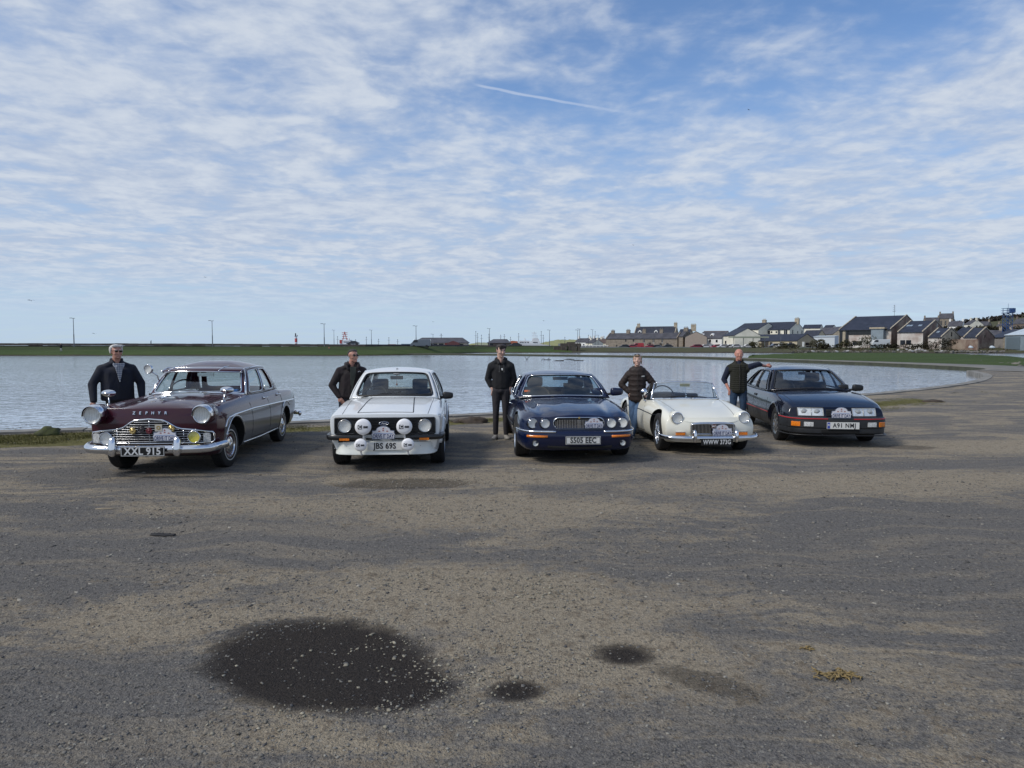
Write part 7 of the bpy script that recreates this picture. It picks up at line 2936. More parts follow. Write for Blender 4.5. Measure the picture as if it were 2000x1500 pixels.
 for (x0, z0), (x1, z1) in (((-.66, .512), (.66, .512)), ((.668, .52), (.668, .715)), ((.66, .722), (-.66, .722)), ((-.668, .715), (-.668, .52))):
  for k in range(13):
   x, z = x0 + (x1 - x0) * k / 12, z0 + (z1 - z0) * k / 12
   path.append(fr(x, z, .012))
 mb = MB()
 mb.tube(path, .012, 6, closed=True)
 mb.build('grille_surround', pmat('satin_black', (0.015, 0.015, 0.016), 0.35), g, smooth=True)
 for k in range(9):
  z = .532 + k * .0212
  mb = MB()
  mb.sweep([fr(-.42 + .84 * i / 12, z, .020) for i in range(13)], ell(.010, .0045, 6))
  mb.build('grille_slat', BLACKTRIM, g)
 for sd in (1, -1):
  c.lamp('headlight', sd * .535, .618, .082, y=fr(sd * .535, .618).y - .016, ringw=.010, ring=pmat('dull_chrome', (0.5, 0.5, 0.5), .25, 1.0))
 # oval badge
 mb = MB()
 yb = fr(0, .645, .035).y
 M0 = Matrix.Translation((-.01, yb, .655)) @ Matrix.Rotation(R(90), 4, 'X') @ Matrix.Diagonal((1.0, .42, 1, 1))
 mb.lathe([(.068, -.01), (.070, 0), (.064, .006), (.060, .003)], 28, M0)
 bq = mb.build('oval_badge', CHROME, c.root, smooth=True)
 mb = MB()
 mb.lathe([(.062, .0), (.062, .003), (0, .004)], 28, M0)
 mb.build('badge_face', pmat('badge_navy', (0.012, 0.022, 0.07), 0.35), bq)
 text_mesh('lettering', 'Ford', .034, SILVER, bq, None, shear=.35, mat4=Matrix.Translation((-.01, yb - .0065, .655)) @ Matrix.Rotation(R(90), 4, 'X'), bold=.0008)
 # quarter bumpers
 for sd in (1, -1):
  half = [(.27, -.045, .468), (.45, -.04, .468), (.62, -.025, .468), (.72, .01, .468), (.765, .08, .468), (.775, .30, .468)]
  P_ = spline([Vector((sd * x, y, z)) for x, y, z in half], 5)
  if sd < 0:
   P_ = P_[::-1]
  mb = MB()
  mb.sweep(P_, ell(.028, .036, 12, 3.2))
  q = mb.build('quarter_bumper', pmat('bumper_black', (0.012, 0.012, 0.013), .28), c.root, sharp=35)
  mb = MB()
  mb.box(sd * .53 - .065, sd * .53 + .065, -.076, -.05, .432, .462)
  mb.build('indicator', AMBER, c.root)
  tag(q)
 # valance with slots and the moulded spoiler below
 mb = MB()
 for x0, x1 in ((-.25, -.07), (.07, .26)):
  mb.box(x0, x1, -.016, .02, .435, .455)
 mb.box(-.62, -.30, -.012, .02, .40, .43)
 mb.build('valance_slot', SEAM, c.root)
 half = [(0, -.075, 0), (.3, -.07, 0), (.48, -.054, 0), (.585, -.015, 0), (.635, .07, 0), (.66, .22, 0)]
 P_ = spline(mirror_path(half), 5)
 V, F = [], []
 sec = [(.415, -.045), (.405, -.015), (.34, .0), (.29, .010), (.262, .028), (.245, .030), (.240, .01), (.25, -.02)]
 for i, p in enumerate(P_):
  t_ = (P_[min(i + 1, len(P_) - 1)] - P_[max(i - 1, 0)]).normalized()
  o_ = Vector((t_.y, -t_.x, 0))
  for z, off in sec:
   V.append(p + o_ * off + Vector((0, 0, z)))
 m_ = len(sec)
 for i in range(len(P_) - 1):
  for q in range(m_ - 1):
   F.append((i * m_ + q, (i + 1) * m_ + q, (i + 1) * m_ + q + 1, i * m_ + q + 1))
 mb = MB()
 mb.add(V, F)
 mb.build('front_spoiler', pmat('spoiler_white', (0.66, 0.68, 0.64), .4, var=.08, vscale=3), c.root, sharp=45)
 mb = MB()
 for x, z in ((-.5, .36), (.48, .36), (-.66, .33), (.67, .33)):
  mb.lathe([(.007, 0), (.005, .004), (0, .005)], 8, Matrix.Translation((x, -.085 + abs(x) ** 3 * .1, z)) @ Matrix.Rotation(R(90), 4, 'X'))
 mb.build('fixing_screw', BRIGHT, c.root)
 c.plate(.01, .36, .46, .105, 'JBS 69S', False, y=-.115, size=.108, sx=.86, bold=.0028, border=False)
 c.rally_plate(-.01, .535, y=-.11, k=.95)
 # spot lamps with printed white covers
 COVER = pmat('lamp_cover_white', (0.82, 0.82, 0.84), .4)
 for x, z, r_ in ((-.265, .628, .106), (.275, .628, .104), (-.30, .388, .084), (.32, .388, .084)):
  y = -.19
  mb = MB()
  M0 = Matrix.Translation((x, y, z)) @ Matrix.Rotation(R(90), 4, 'X')
  mb.lathe([(0, .022), (r_ * .6, .020), (r_ * .9, .012), (r_, 0), (r_ * 1.01, -.015), (r_ * .96, -.03), (r_ * .8, -.055), (r_ * .4, -.075), (0, -.08)], 36, M0)
  o = mb.build('spot_lamp', COVER, c.root, smooth=True)
  mb = MB()
  k_ = r_ / .106
  mb.box(-.066 * k_, -.010 * k_, -.027 * k_, .027 * k_, .021, .0235, M=M0)
  mb.build('printed_square', INK, o)
  text_mesh('lettering', 'C', .060 * k_, COVER, o, None, bold=.002 * k_, mat4=M0 @ Matrix.Translation((-.038 * k_, 0, .0240)))
  text_mesh('lettering', 'IBIE', .036 * k_, INK, o, None, bold=.0022 * k_, sx=1.05, mat4=M0 @ Matrix.Translation((.036 * k_, -.002, .0215)))
  mb = MB()
  mb.tube([(x, y + .04, z - r_ * .9), (x, y + .05, z - r_ - .05)], .012, 8)
  mb.tube([(x, y + .05, z - r_ - .05), (x, .02, z - r_ - .06)], .012, 8)
  mb.build('lamp_bracket', pmat('white_bracket', (0.6, 0.6, 0.6), .4), o)
 # greenhouse
 c.greenhouse(((0, 1.33, .905), (.665, 1.44, .88), (0, 1.85, 1.285), (.515, 1.93, 1.265)),
                 ([(1.44, .685, .875), (2.3, .705, .88), (3.0, .69, .89), (3.3, .64, .895)],
                  [(1.93, .525, 1.265), (2.3, .545, 1.285), (2.7, .53, 1.275), (2.86, .49, 1.255)]),
                 ((0, 3.32, .90), (.62, 3.25, .895), (0, 2.98, 1.265), (.48, 2.86, 1.25)),
                 [(1.85, 1.30), (2.05, 1.325), (2.4, 1.34), (2.8, 1.325), (2.98, 1.28)], WHITE, pmat('screen_rubber', (0.01, 0.01, 0.011), .5), pmat('screen_rubber', (0.01, 0.01, 0.011), .5),
                 regions=[(1.44, 2.40, 1.93, 2.40, (.12, .05, .05, .09), .2), (2.40, 3.08, 2.40, 2.76, (.05, .16, .08, .12), .25), (3.08, 3.3, 2.76, 2.86, None, 0)],
                 ws_win=(.05, .05, .06, .07), bulge=.02, ws_trim_r=.016, rear_win=(.08, .08, .10, .10))
 # heater-grey interior
 BL = pmat('blue_black_cloth', (0.020, 0.028, 0.05), .85)
 c.dash(1.40, 1.66, .875, .62)
 c.seat(-.33, 2.28, .46, 1.13, BL, True)
 c.seat(.33, 2.28, .46, 1.13, BL, True)
 c.seat(0, 2.78, 1.05, .95, BL, False)
 c.steering(-.33, 1.74, .90, .18)
 c.rear_mirror(1.80, 1.19)
 mb = MB()
 mb.tube([(0, 1.81, 1.15), (0, 1.81, 1.09)], .004, 5)
 mb.lathe([(.0, 1.06), (.014, 1.07), (.016, 1.085), (0, 1.10)], 10, Matrix.Translation((0, 1.81, 0)))
 mb.build('hanging_charm', pmat('charm', (0.3, 0.10, 0.05), .6), c.root)
 mb = MB()
 M0 = Matrix.Translation((0, 1.79, 1.245)) @ Matrix.Rotation(R(140), 4, 'X') @ Matrix.Diagonal((1, .4, 1, 1))
 mb.lathe([(.055, 0), (.055, .003), (0, .004)], 20, M0)
 mb.build('screen_sticker', SILVER, c.root)
 # roof bead, wipers, mirror
 mb = MB()
 mb.lathe([(.02, 0), (.016, .012), (0, .016)], 12, Matrix.Translation((0, 1.90, 1.318)))
 mb.build('aerial_base', BLACKTRIM, c.root)
 c.wiper([(-.50, 1.345, .905), (-.36, 1.375, .93), (-.10, 1.42, .975)], [(-.36, 1.36, .925), (.10, 1.43, .985)])
 c.wiper([(.0, 1.33, .915), (.14, 1.375, .935), (.36, 1.41, .965)], [(.10, 1.36, .93), (.56, 1.44, .955)])
 c.door_mirror(1, 1.62, .915, .70, BLACKTRIM, .17, .11, .10, .03)
 o = c.door_mirror(-1, 1.62, .915, .70, BLACKTRIM, .17, .11, .10, .03)
 mb = MB()
 for sd in (1, -1):
  p = hn[sd]
  mb.box(p.x - .012, p.x + .012, 2.13, 2.27, .765, .79)
 mb.build('door_handle', BLACKTRIM, c.root)
 for sx_, sy_, st in ((1, .72, 0), (-1, .72, 0), (1, 3.10, 0), (-1, 3.10, 0)):
  c.wheel(sx_ * (.685 if sy_ < 2 else .70), sy_, .29, .205, .182, 'deep', st)
 return c

ESCORT = build_escort()

# ------------------------------------------------------------------ dark blue luxury saloon
NAVY = paint('dark_blue_paint', (0.003, 0.008, 0.036), 0.2, 0.02)

def build_jag():
 c = Car('luxury_saloon', 'dark blue four lamp saloon with wide chrome grille and plate S505 EEC', 'car', 0.915, 11.01, -3.2, 0.88,
   W=0.88, L=4.98, bow=0.20, bowp=2.4, bowD=0.95, rake=[(0.2, 0.06), (0.36, 0.0), (0.45, -0.02), (0.50, 0.04), (0.65, 0.06), (0.8, 0.14)], rbow=0.2, rrake=[(0.3, 0.05), (0.6, 0.0), (0.9, 0.10)])
 L = 4.98
 ys = [0, 0.03, 0.10, 0.2, 0.35, 0.6, 0.88, 1.2, 1.5, 1.66, 1.70, 1.74, 2.1, 2.6, 3.1, 3.5, 3.56, 3.60, 3.9, 4.3, 4.7, 4.9, L]
 # the two bonnet flutes run back from between the lamps
 lines = [
  [(0, 0, .20), (.5, 0, .16), (4.4, 0, .16), (L, 0, .28)],
  [(0, .66, .20), (.3, .76, .16), (4.4, .76, .16), (L, .62, .28)],
  [(0, .74, .25), (.3, .80, .20), (1.2, .84, .20), (4.4, .84, .20), (L, .72, .34)],
  [(0, .78, .37), (.3, .835, .36), (2.3, .90, .36), (4.4, .88, .38), (L, .78, .46)],
  [(0, .80, .49), (.3, .85, .53), (2.3, .90, .54), (4.4, .87, .56), (L, .80, .60)],
  [(0, .765, .60), (.3, .82, .65), (1.5, .85, .72), (3.2, .84, .73), (4.4, .81, .71), (L, .74, .70)],
  [(0, .70, .665), (.2, .74, .705), (.6, .77, .745), (1.6, .77, .795), (3.2, .77, .795), (4.4, .72, .77), (L, .66, .74)],
  [(0, .62, .672), (.2, .63, .730), (.6, .66, .765), (1.5, .69, .815), (1.74, .74, .80), (3.5, .735, .80), (4.4, .60, .80), (L, .55, .76)],
  [(0, .50, .640), (.2, .50, .685), (.6, .52, .736), (1.2, .56, .79), (1.5, .58, .820), (1.74, .725, .80), (3.5, .725, .80), (3.8, .5, .82), (L, .5, .77)],
  [(0, .40, .675), (.2, .385, .746), (.6, .40, .797), (1.5, .44, .838), (1.66, .46, .84), (1.74, .71, .80), (3.5, .71, .80), (3.60, .45, .83), (L, .4, .775)],
  [(0, .20, .695), (.2, .20, .733), (.6, .20, .783), (1.5, .21, .846), (1.70, .22, .845), (1.74, .69, .36), (3.5, .69, .36), (3.56, .3, .84), (L, .25, .78)],
  [(0, 0, .705), (.2, 0, .755), (.6, 0, .808), (1.5, 0, .860), (1.70, 0, .85), (1.74, 0, .36), (3.5, 0, .36), (3.56, 0, .845), (L, 0, .785)],
 ]
 c.body(ys, lines, {'lines': {9: (1.7, 3.56, .8), 10: (1.7, 3.56, .8)}, 'st': {1.70: .9, 1.74: .9, 3.5: .9, 3.56: .9}, 'cap': .15}, NAVY, [],
           wheels=[(0.88, .37, .32), (3.75, .36, .31)], arch_in=0.30, tub=(1.71, 3.55))
 for sd in (1, -1):
  c.cut(Vector((sd * .67, 0.1, 0)), Vector((1, sd * -.045, 0)).normalized(), lambda p: p.y < 1.75 and p.z > .6)
 c.cut(Vector((0, 1.64, 0)), Vector((0, 1, 0)), lambda p: p.z > .6 and abs(p.x) < .8)
 c.cut(Vector((0, 0, .655)), Vector((0, 0, 1)), lambda p: p.y < .4 and abs(p.x) < .75)
 for yy in (1.62, 2.66, 3.45):
  c.cut(Vector((0, yy, 0)), Vector((0, 1, 0)), lambda p: abs(p.x) > .6)
 c.cut(Vector((0, 0, .23)), Vector((0, 0, 1)), lambda p: abs(p.x) > .6)
 LN = [c.top_line([(sd * .675, .14), (sd * .735, 1.62)]) for sd in (1, -1)]
 for sd in (1, -1):
  LN.append(c.side_line([(1.62, .78), (1.62, .24), (2.66, .23), (2.66, .78)], sd))
  LN.append(c.side_line([(2.66, .23), (3.3, .23), (3.36, .5), (3.50, .78)], sd))
 sidetrim = {sd: c.side_line([(1.25, .44), (2.5, .44), (3.35, .45)], sd, .004) for sd in (1, -1)}
 dh = {(sd, yy): c.side(yy, .69, sd) for sd in (1, -1) for yy in (2.5, 3.3)}
 c.take('bonnet', lambda p, n: p.y < 1.64 and p.z > .655 and abs(p.x) < .67 + (p.y - .1) * .045 and n.z > .1)
 for sd in (1, -1):
  for a_, b_ in ((1.62, 2.66), (2.66, 3.45)):
   c.take('door', lambda p, n, a_=a_, b_=b_: a_ < p.y < b_ and .23 < p.z < .79 and p.x * sd > .78 and n.x * sd > .15)
 c.finish_body()
 c.seam(LN, r=.0035)
 fr = c.front
 mb = MB()
 for sd in (1, -1):
  mb.sweep(sidetrim[sd], ell(.006, .016))
 mb.build('side_rubbing_strip', BLACKTRIM, c.root)
 for (sd, yy), p in dh.items():
  mb = MB()
  mb.sweep([p + Vector((0, -.09, 0)), p + Vector((sd * .02, -.05, .002)), p + Vector((sd * .02, .05, .002)), p + Vector((0, .09, 0))], ell(.012, .014))
  mb.build('door_handle', CHROME, c.root, smooth=True)
 # grille: rounded oblong with bright frame and upright slats
 def gout(w_, h0, h1, r_, n=8):
  pts = []
  for cx, cz, a0 in ((w_ - r_, h1 - r_, 0), (-w_ + r_, h1 - r_, 90), (-w_ + r_, h0 + r_, 180), (w_ - r_, h0 + r_, 270)):
   for k in range(n + 1):
    a_ = R(a0 + 90 * k / n)
    pts.append((cx + math.cos(a_) * r_, cz + math.sin(a_) * r_))
  return pts
 Z0, Z1, GW = .502, .672, .372
 gy = lambda x, z: fr(x, .58).y
 V = [Vector((0, gy(0, .58) - .01, (Z0 + Z1) / 2))] + [Vector((x, gy(x, z) - .008, z)) for x, z in gout(GW - .02, Z0 + .01, Z1 - .02, .07)]
 n = len(V) - 1
 mb = MB()
 mb.add(V, [(0, 1 + k, 1 + (k + 1) % n) for k in range(n)])
 g = mb.build('grille', pmat('grille_black', (0.008, 0.008, 0.009), 0.5), c.root)
 P_ = []
 for x, z in gout(GW, Z0, Z1, .082, 10):
  P_.append(Vector((x, gy(x, z) - .03, z)))
 mb = MB()
 V, F = [], []
 npts = len(P_)
 for (x, z), p in zip(gout(GW, Z0, Z1, .082, 10), P_):
  top_ = max(0, (z - .6) / .08)
  wd = .012 + .022 * min(1, top_)
  c_ = Vector((0, p.y, .587))
  ins = (Vector((0, p.y, .587)) - p)
  ins.z *= 1.6
  ins.normalize()
  for a_, b_ in ((0, .025), (0.0, -.004), (.3, -.014), (.7, -.012), (1.0, 0.0), (1.0, .02)):
   V.append(p + ins * wd * a_ + Vector((0, b_, 0)))
 for i in range(npts):
  j = (i + 1) % npts
  for q in range(5):
   F.append((i * 6 + q, j * 6 + q, j * 6 + q + 1, i * 6 + q + 1))
 mb.add(V, F)
 mb.build('grille_surround', CHROME, g, smooth=True)
 for k in range(-14, 15):
  x = k * .0235
  if abs(x) < .012:
   w_ = .009
  else:
   w_ = .0045
  lim = .06 * max(0, (abs(x) - .28) / .08) ** 2
  mb = MB()
  y = gy(x, .58) - .022
  mb.box(x - w_, x + w_, y, y + .018, Z0 + .012 + lim, Z1 - .036 - lim)
  mb.build('grille_slat', CHROME, g)
 mb = MB()
 y = gy(0, .58) - .05
 mb.lathe([(.015, 0), (.013, .005), (0, .007)], 14, Matrix.Translation((0, y, .664)) @ Matrix.Rotation(R(90), 4, 'X'))
 mb.build('grille_badge', BRASS, g)
 # four round lamps in dark scooped surrounds
 for sd in (1, -1):
  for x, r_ in ((.480, .062), (.655, .066)):
   y = fr(sd * x, .577).y
   mb = MB()
   M0 = Matrix.Translation((sd * x, y - .002, .577)) @ Matrix.Rotation(R(-10 * sd * (x / .6)), 4, 'Z') @ Matrix.Rotation(R(90), 4, 'X')
   mb.lathe([(r_ + .022, -.02), (r_ + .022, .004), (r_ + .012, .010), (r_, .004), (r_ * .9, -.01)], 28, M0)
   mb.build('lamp_surround', pmat('satin_black', (0.015, 0.015, 0.016), 0.35), c.root, smooth=True)
   c.lamp('headlight', sd * x, .577, r_, y=y - .018, ringw=.006, yaw=-10 * sd * (x / .6))
   # body brow over each lamp
   V, F = [], []
   for i in range(19):
    a_ = math.pi * (-.12 + 1.24 * i / 18)
    e_ = max(0, math.sin(a_))
    for rr, hh in ((r_ + .010, .008 + .014 * e_), (r_ + .018, .006 + .012 * e_), (r_ + .026, -.02), (r_ + .022, -.10)):
     V.append(M0 @ Vector((math.cos(a_) * rr, math.sin(a_) * rr, hh)))
   for i in range(18):
    for q in range(3):
     F.append((i * 4 + q, (i + 1) * 4 + q, (i + 1) * 4 + q + 1, i * 4 + q + 1))
   mb = MB()
   mb.add(V, F)
   mb.build('lamp_brow', NAVY, c.root, smooth=True)
 # bumper moulding
 half = [(0, -.045, 0), (.3, -.038, 0), (.52, -.01, 0), (.67, .04, 0), (.765, .13, 0), (.815, .28, 0), (.845, .48, 0)]
 P_ = spline(mirror_path(half), 6)
 V, F = [], []
 sec = [(.478, -.03), (.476, .012), (.455, .030), (.40, .035), (.33, .028), (.27, .012), (.225, -.01), (.20, -.05)]
 for i, p in enumerate(P_):
  t_ = (P_[min(i + 1, len(P_) - 1)] - P_[max(i - 1, 0)]).normalized()
  o_ = Vector((t_.y, -t_.x, 0))
  for z, off in sec:
   V.append(p + o_ * off + Vector((0, 0, z)))
 m_ = len(sec)
 for i in range(len(P_) - 1):
  for q in range(m_ - 1):
   F.append((i * m_ + q, (i + 1) * m_ + q, (i + 1) * m_ + q + 1, i * m_ + q + 1))
 mb = MB()
 mb.add(V, F)
 mb.build('front_bumper', NAVY, c.root, sharp=50)
 for sd in (1, -1):
  PP = [p for p in P_ if p.x * sd > .34]
  PP2 = []
  for i, p in enumerate(PP):
   t_ = (PP[min(i + 1, len(PP) - 1)] - PP[max(i - 1, 0)]).normalized()
   o_ = Vector((t_.y, -t_.x, 0))
   PP2.append(p + o_ * .022 + Vector((0, 0, .473)))
  mb = MB()
  mb.sweep(PP2, ell(.018, .016, 10))
  mb.build('bumper_blade', CHROME, c.root, smooth=True)
  # indicator
  mb = MB()
  pts = []
  for x in (.47, .54, .61, .68, .72):
   i = min(range(len(P_)), key=lambda q: abs(P_[q].x - sd * x))
   t_ = (P_[min(i + 1, len(P_) - 1)] - P_[max(i - 1, 0)]).normalized()
   pts.append(P_[i] + Vector((t_.y, -t_.x, 0)) * .036 + Vector((0, 0, .405)))
  mb.sweep(pts, ell(.008, .017, 8, 3))
  mb.build('indicator', AMBER, c.root, smooth=True)
  i = min(range(len(P_)), key=lambda q: abs(P_[q].x - sd * .63))
  c.lamp('fog_lamp', sd * .63, .305, .040, y=P_[i].y - .028, ringw=.008, ring=BLACKTRIM)
 mb = MB()
 pts = []
 for x in np.linspace(-.46, .46, 17):
  i = min(range(len(P_)), key=lambda q: abs(P_[q].x - x))
  pts.append(Vector((x, P_[i].y - .012, .245 + .06 * abs(x) ** 2)))
 mb.sweep(pts, ell(.012, .018, 8, 3))
 mb.build('lower_intake', SEAM, c.root)
 c.plate(.045, .352, .50, .113, 'S505 EEC', False, y=-.09, size=.108, sx=.84, bold=.0026)
 c.rally_plate(.215, .585, y=fr(.215, .58).y - .05, k=.84, rz=4)
 # cabin and glass
 TG = glass('blue_tinted_glass', (0.62, 0.74, 0.80))
 c.greenhouse(((0, 1.66, .850), (.785, 1.90, .810), (0, 2.22, 1.205), (.575, 2.38, 1.185)),
                 ([(1.90, .80, .805), (2.6, .80, .805), (3.4, .775, .81), (3.95, .68, .815)],
                  [(2.38, .585, 1.185), (2.75, .60, 1.205), (3.2, .585, 1.195), (3.42, .53, 1.175)]),
                 ((0, 4.05, .835), (.66, 3.93, .815), (0, 3.60, 1.175), (.52, 3.42, 1.165)),
                 [(2.22, 1.215), (2.4, 1.24), (2.85, 1.262), (3.3, 1.24), (3.6, 1.185)], NAVY, CHROME, CHROME,
                 regions=[(1.90, 2.66, 2.38, 2.74, (.16, .05, .06, .10), .22), (2.66, 3.42, 2.74, 3.14, (.05, .08, .06, .10), .22), (3.42, 3.95, 3.14, 3.42, None, 0)],
                 ws_win=(.04, .04, .04, .05), bulge=.03, ws_trim_r=.009, rear_win=(.07, .07, .08, .10), gmat=TG, ws_bulge=.04)
 GR = pmat('grey_leather', (0.085, 0.082, 0.08), .5, var=.2, vscale=5)
 c.dash(1.80, 2.15, .80, .68, pmat('dash_dark', (0.03, 0.03, 0.032), .6))
 c.seat(-.38, 2.78, .52, 1.12, GR, True)
 c.seat(.38, 2.78, .52, 1.10, GR, True)
 c.seat(0, 3.52, 1.2, .90, GR, False)
 for sx_ in (-.35, .35):
  mb = MB()
  mb.box(sx_ - .12, sx_ + .12, 3.5, 3.58, .88, .98)
  mb.build('rear_headrest', GR, c.root)
 c.steering(-.38, 2.20, .82, .19, pmat('wood_rim', (0.12, 0.07, 0.035), .35))
 c.rear_mirror(2.22, 1.13, w_=.13)
 mb = MB()
 mb.box(.12, .38, 1.86, 1.93, .815, .82)
 mb.build('paper_sheet', PLATE_W, c.root)
 mb = MB()
 M0 = Matrix.Translation((-.60, 1.93, .93)) @ Matrix.Rotation(R(-40), 4, 'X')
 mb.box(-.05, .05, -.002, .0, -.02, .02, M=M0)
 b_ = mb.build('screen_sticker', pmat('orange_sticker', (0.5, 0.13, 0.05), .5), c.root)
 c.wiper([(-.18, 1.66, .855), (-.45, 1.75, .855), (-.60, 1.80, .85)], [(-.68, 1.86, .855), (-.05, 1.72, .885)])
 for sd in (1, -1):
  c.door_mirror(sd, 2.02, .91, .79, NAVY, .22, .135, .14, .05)
 # bright window line along the roof
 for sx_, sy_, st in ((1, .88, 0), (-1, .88, 0), (1, 3.75, 0), (-1, 3.75, 0)):
  c.wheel(sx_ * .765, sy_, .32, .225, .215, 'spoke', st)
 return c

JAG = build_jag()

# ------------------------------------------------------------------ cream open roadster
CREAM = paint('old_english_white', (0.74, 0.73, 0.64), 0.25, 0.03)

def build_mg():
 c = Car('open_roadster', 'cream open sports car with wire wheels and plate WWW 373G', 'car', 3.08, 11.58, -3.5, 0.62,
   W=0.755, L=3.80, bow=0.15, bowp=2.2, bowD=0.8, rake=[(0.15, 0.12), (0.28, 0.03), (0.36, 0.0), (0.48, 0.02), (0.55, 0.05), (0.7, 0.16)], rbow=0.12, rrake=[(0.2, 0.05), (0.45, 0.0), (0.7, 0.08)])
 L = 3.80
 ys = [0, 0.03, 0.12, 0.25, 0.42, 0.62, 0.9, 1.15, 1.30, 1.42, 1.46, 1.50, 1.8, 2.2, 2.60, 2.64, 2.68, 2.95, 3.3, 3.6, 3.74, L]
 lines = [
  [(0, 0, .18), (.5, 0, .15), (3.3, 0, .15), (L, 0, .24)],
  [(0, .56, .18), (.3, .64, .15), (3.3, .64, .15), (L, .56, .24)],
  [(0, .66, .22), (.3, .70, .18), (3.3, .70, .18), (L, .62, .28)],
  [(0, .70, .33), (.3, .735, .32), (1.9, .755, .33), (3.3, .74, .34), (L, .66, .38)],
  [(0, .705, .45), (.3, .745, .48), (1.9, .755, .52), (3.3, .74, .53), (L, .66, .50)],
  [(0, .67, .56), (.3, .71, .605), (1.3, .72, .68), (2.6, .72, .67), (3.3, .70, .64), (L, .64, .57)],
  [(0, .575, .60), (.12, .585, .640), (.35, .605, .685), (.9, .625, .745), (1.3, .645, .765), (2.6, .665, .735), (3.3, .63, .68), (L, .58, .60)],
  [(0, .44, .50), (.12, .445, .545), (.35, .46, .615), (.9, .52, .715), (1.3, .58, .765), (1.50, .625, .735), (2.60, .63, .72), (3.3, .45, .69), (L, .4, .60)],
  [(0, .27, .510), (.12, .275, .560), (.35, .29, .625), (.9, .32, .722), (1.42, .35, .785), (1.50, .61, .30), (2.60, .61, .30), (2.68, .4, .73), (L, .3, .61)],
  [(0, 0, .515), (.12, 0, .570), (.35, 0, .640), (.9, 0, .735), (1.42, 0, .79), (1.50, 0, .30), (2.60, 0, .30), (2.68, 0, .73), (L, 0, .61)],
 ]
 c.body(ys, lines, {'lines': {7: (1.46, 2.64, .8), 8: (1.46, 2.64, .8)}, 'st': {1.46: .9, 1.50: .9, 2.60: .9, 2.64: .9}, 'cap': .2}, CREAM, [],
           wheels=[(0.62, .345, .325), (2.93, .335, .31)], arch_in=0.26, tub=(1.47, 2.63))
 for sd in (1, -1):
  c.cut(Vector((sd * .425, 0.12, 0)), Vector((1, sd * -.09, 0)).normalized(), lambda p: p.y < 1.4 and p.z > .5)
 c.cut(Vector((0, 1.28, 0)), Vector((0, 1, 0)), lambda p: p.z > .6 and abs(p.x) < .6)
 c.cut(Vector((0, .10, 0)), Vector((0, 1, 0)), lambda p: p.z > .45 and abs(p.x) < .5)
 for yy in (1.42, 2.28):
  c.cut(Vector((0, yy, 0)), Vector((0, 1, 0)), lambda p: abs(p.x) > .55)
 c.cut(Vector((0, 0, .22)), Vector((0, 0, 1)), lambda p: abs(p.x) > .55)
 LN = [c.top_line([(sd * .425, .10), (sd * .455, .45), (sd * .53, 1.28)]) for sd in (1, -1)] + [c.top_line([(-.53, 1.28), (0, 1.24), (.53, 1.28)])]
 for sd in (1, -1):
  LN.append(c.side_line([(1.42, .74), (1.42, .24), (1.5, .22), (2.2, .22), (2.28, .30), (2.30, .72)], sd))
 st = {sd: c.side_line([(.34, .525), (1.0, .56), (1.7, .575), (2.5, .57), (3.5, .52)], sd, .003) for sd in (1, -1)}
 pts_dirty = None
 c.take('bonnet', lambda p, n: .10 < p.y < 1.28 and p.z > .50 and abs(p.x) < .425 + (p.y - .12) * .09 and n.z > .15)
 for sd in (1, -1):
  c.take('door', lambda p, n: 1.42 < p.y < 2.28 and .22 < p.z < .74 and p.x * sd > .60 and n.x * sd > .1)
 c.finish_body()
 c.seam(LN, r=.003)
 mb = MB()
 for sd in (1, -1):
  mb.sweep(st[sd], ell(.005, .008))
 mb.build('side_trim', pmat('trim_dark_edge', (.12, .12, .12), .25, 1.0), c.root)
 fr = c.front
 # grille: wide, low, slightly hooded, thin upright slats and a central bar
 Z0, Z1, GW = .330, .497, .335

 def gz(x):
  return Z1 - .018 * (abs(x) / GW) ** 4
 V, F = [], []
 xs = np.linspace(-GW, GW, 25)
 for x in xs:
  for q in range(4):
   z = Z0 + (gz(x) - Z0) * q / 3
   V.append(fr(float(x), .40) + Vector((0, -.004, z - .40)))
 for i in range(24):
  for q in range(3):
   F.append((i * 4 + q, (i + 1) * 4 + q, (i + 1) * 4 + q + 1, i * 4 + q + 1))
 g = mesh_obj('grille', V, F, pmat('grille_black', (0.008, 0.008, 0.009), 0.5), c.root)
 yy = lambda x: fr(x, .40).y
 loop = [Vector((x, yy(x) - .045, gz(x))) for x in xs] + [Vector((GW + .008, yy(GW) - .035, z)) for z in (.46, .42, .38, .345)] + [Vector((x, yy(x) - .03, Z0)) for x in xs[::-1]] + [Vector((-GW - .008, yy(GW) - .035, z)) for z in (.345, .38, .42, .46)]
 mb = MB()
 mb.tube(loop, .0115, 8, closed=True)
 V, F = [], []
 for i, x in enumerate(xs):
  V += [(x, yy(x) - .05, gz(x) + .004), (x, yy(x) + .03, gz(x) + .020), (x, yy(x) - .048, gz(x) - .012)]
 for i in range(24):
  F += [(i * 3, (i + 1) * 3, (i + 1) * 3 + 1, i * 3 + 1), (i * 3, (i + 1) * 3, (i + 1) * 3 + 2, i * 3 + 2)]
 mb.add(V, F)
 mb.build('grille_surround', CHROME, g, smooth=True)
 for k in range(-15, 16):
  x = k * .0212
  if abs(x) < .03:
   continue
  mb = MB()
  mb.box(x - .0035, x + .0035, yy(x) - .035, yy(x) - .005, Z0 + .012, gz(x) - .014)
  mb.build('grille_slat', CHROME, g)
 mb = MB()
 M0 = Matrix.Translation((0, yy(0) - .055, .452)) @ Matrix.Rotation(R(90), 4, 'X')
 mb.box(-.014, .014, -.016, .003, -.12, .04, M=M0)
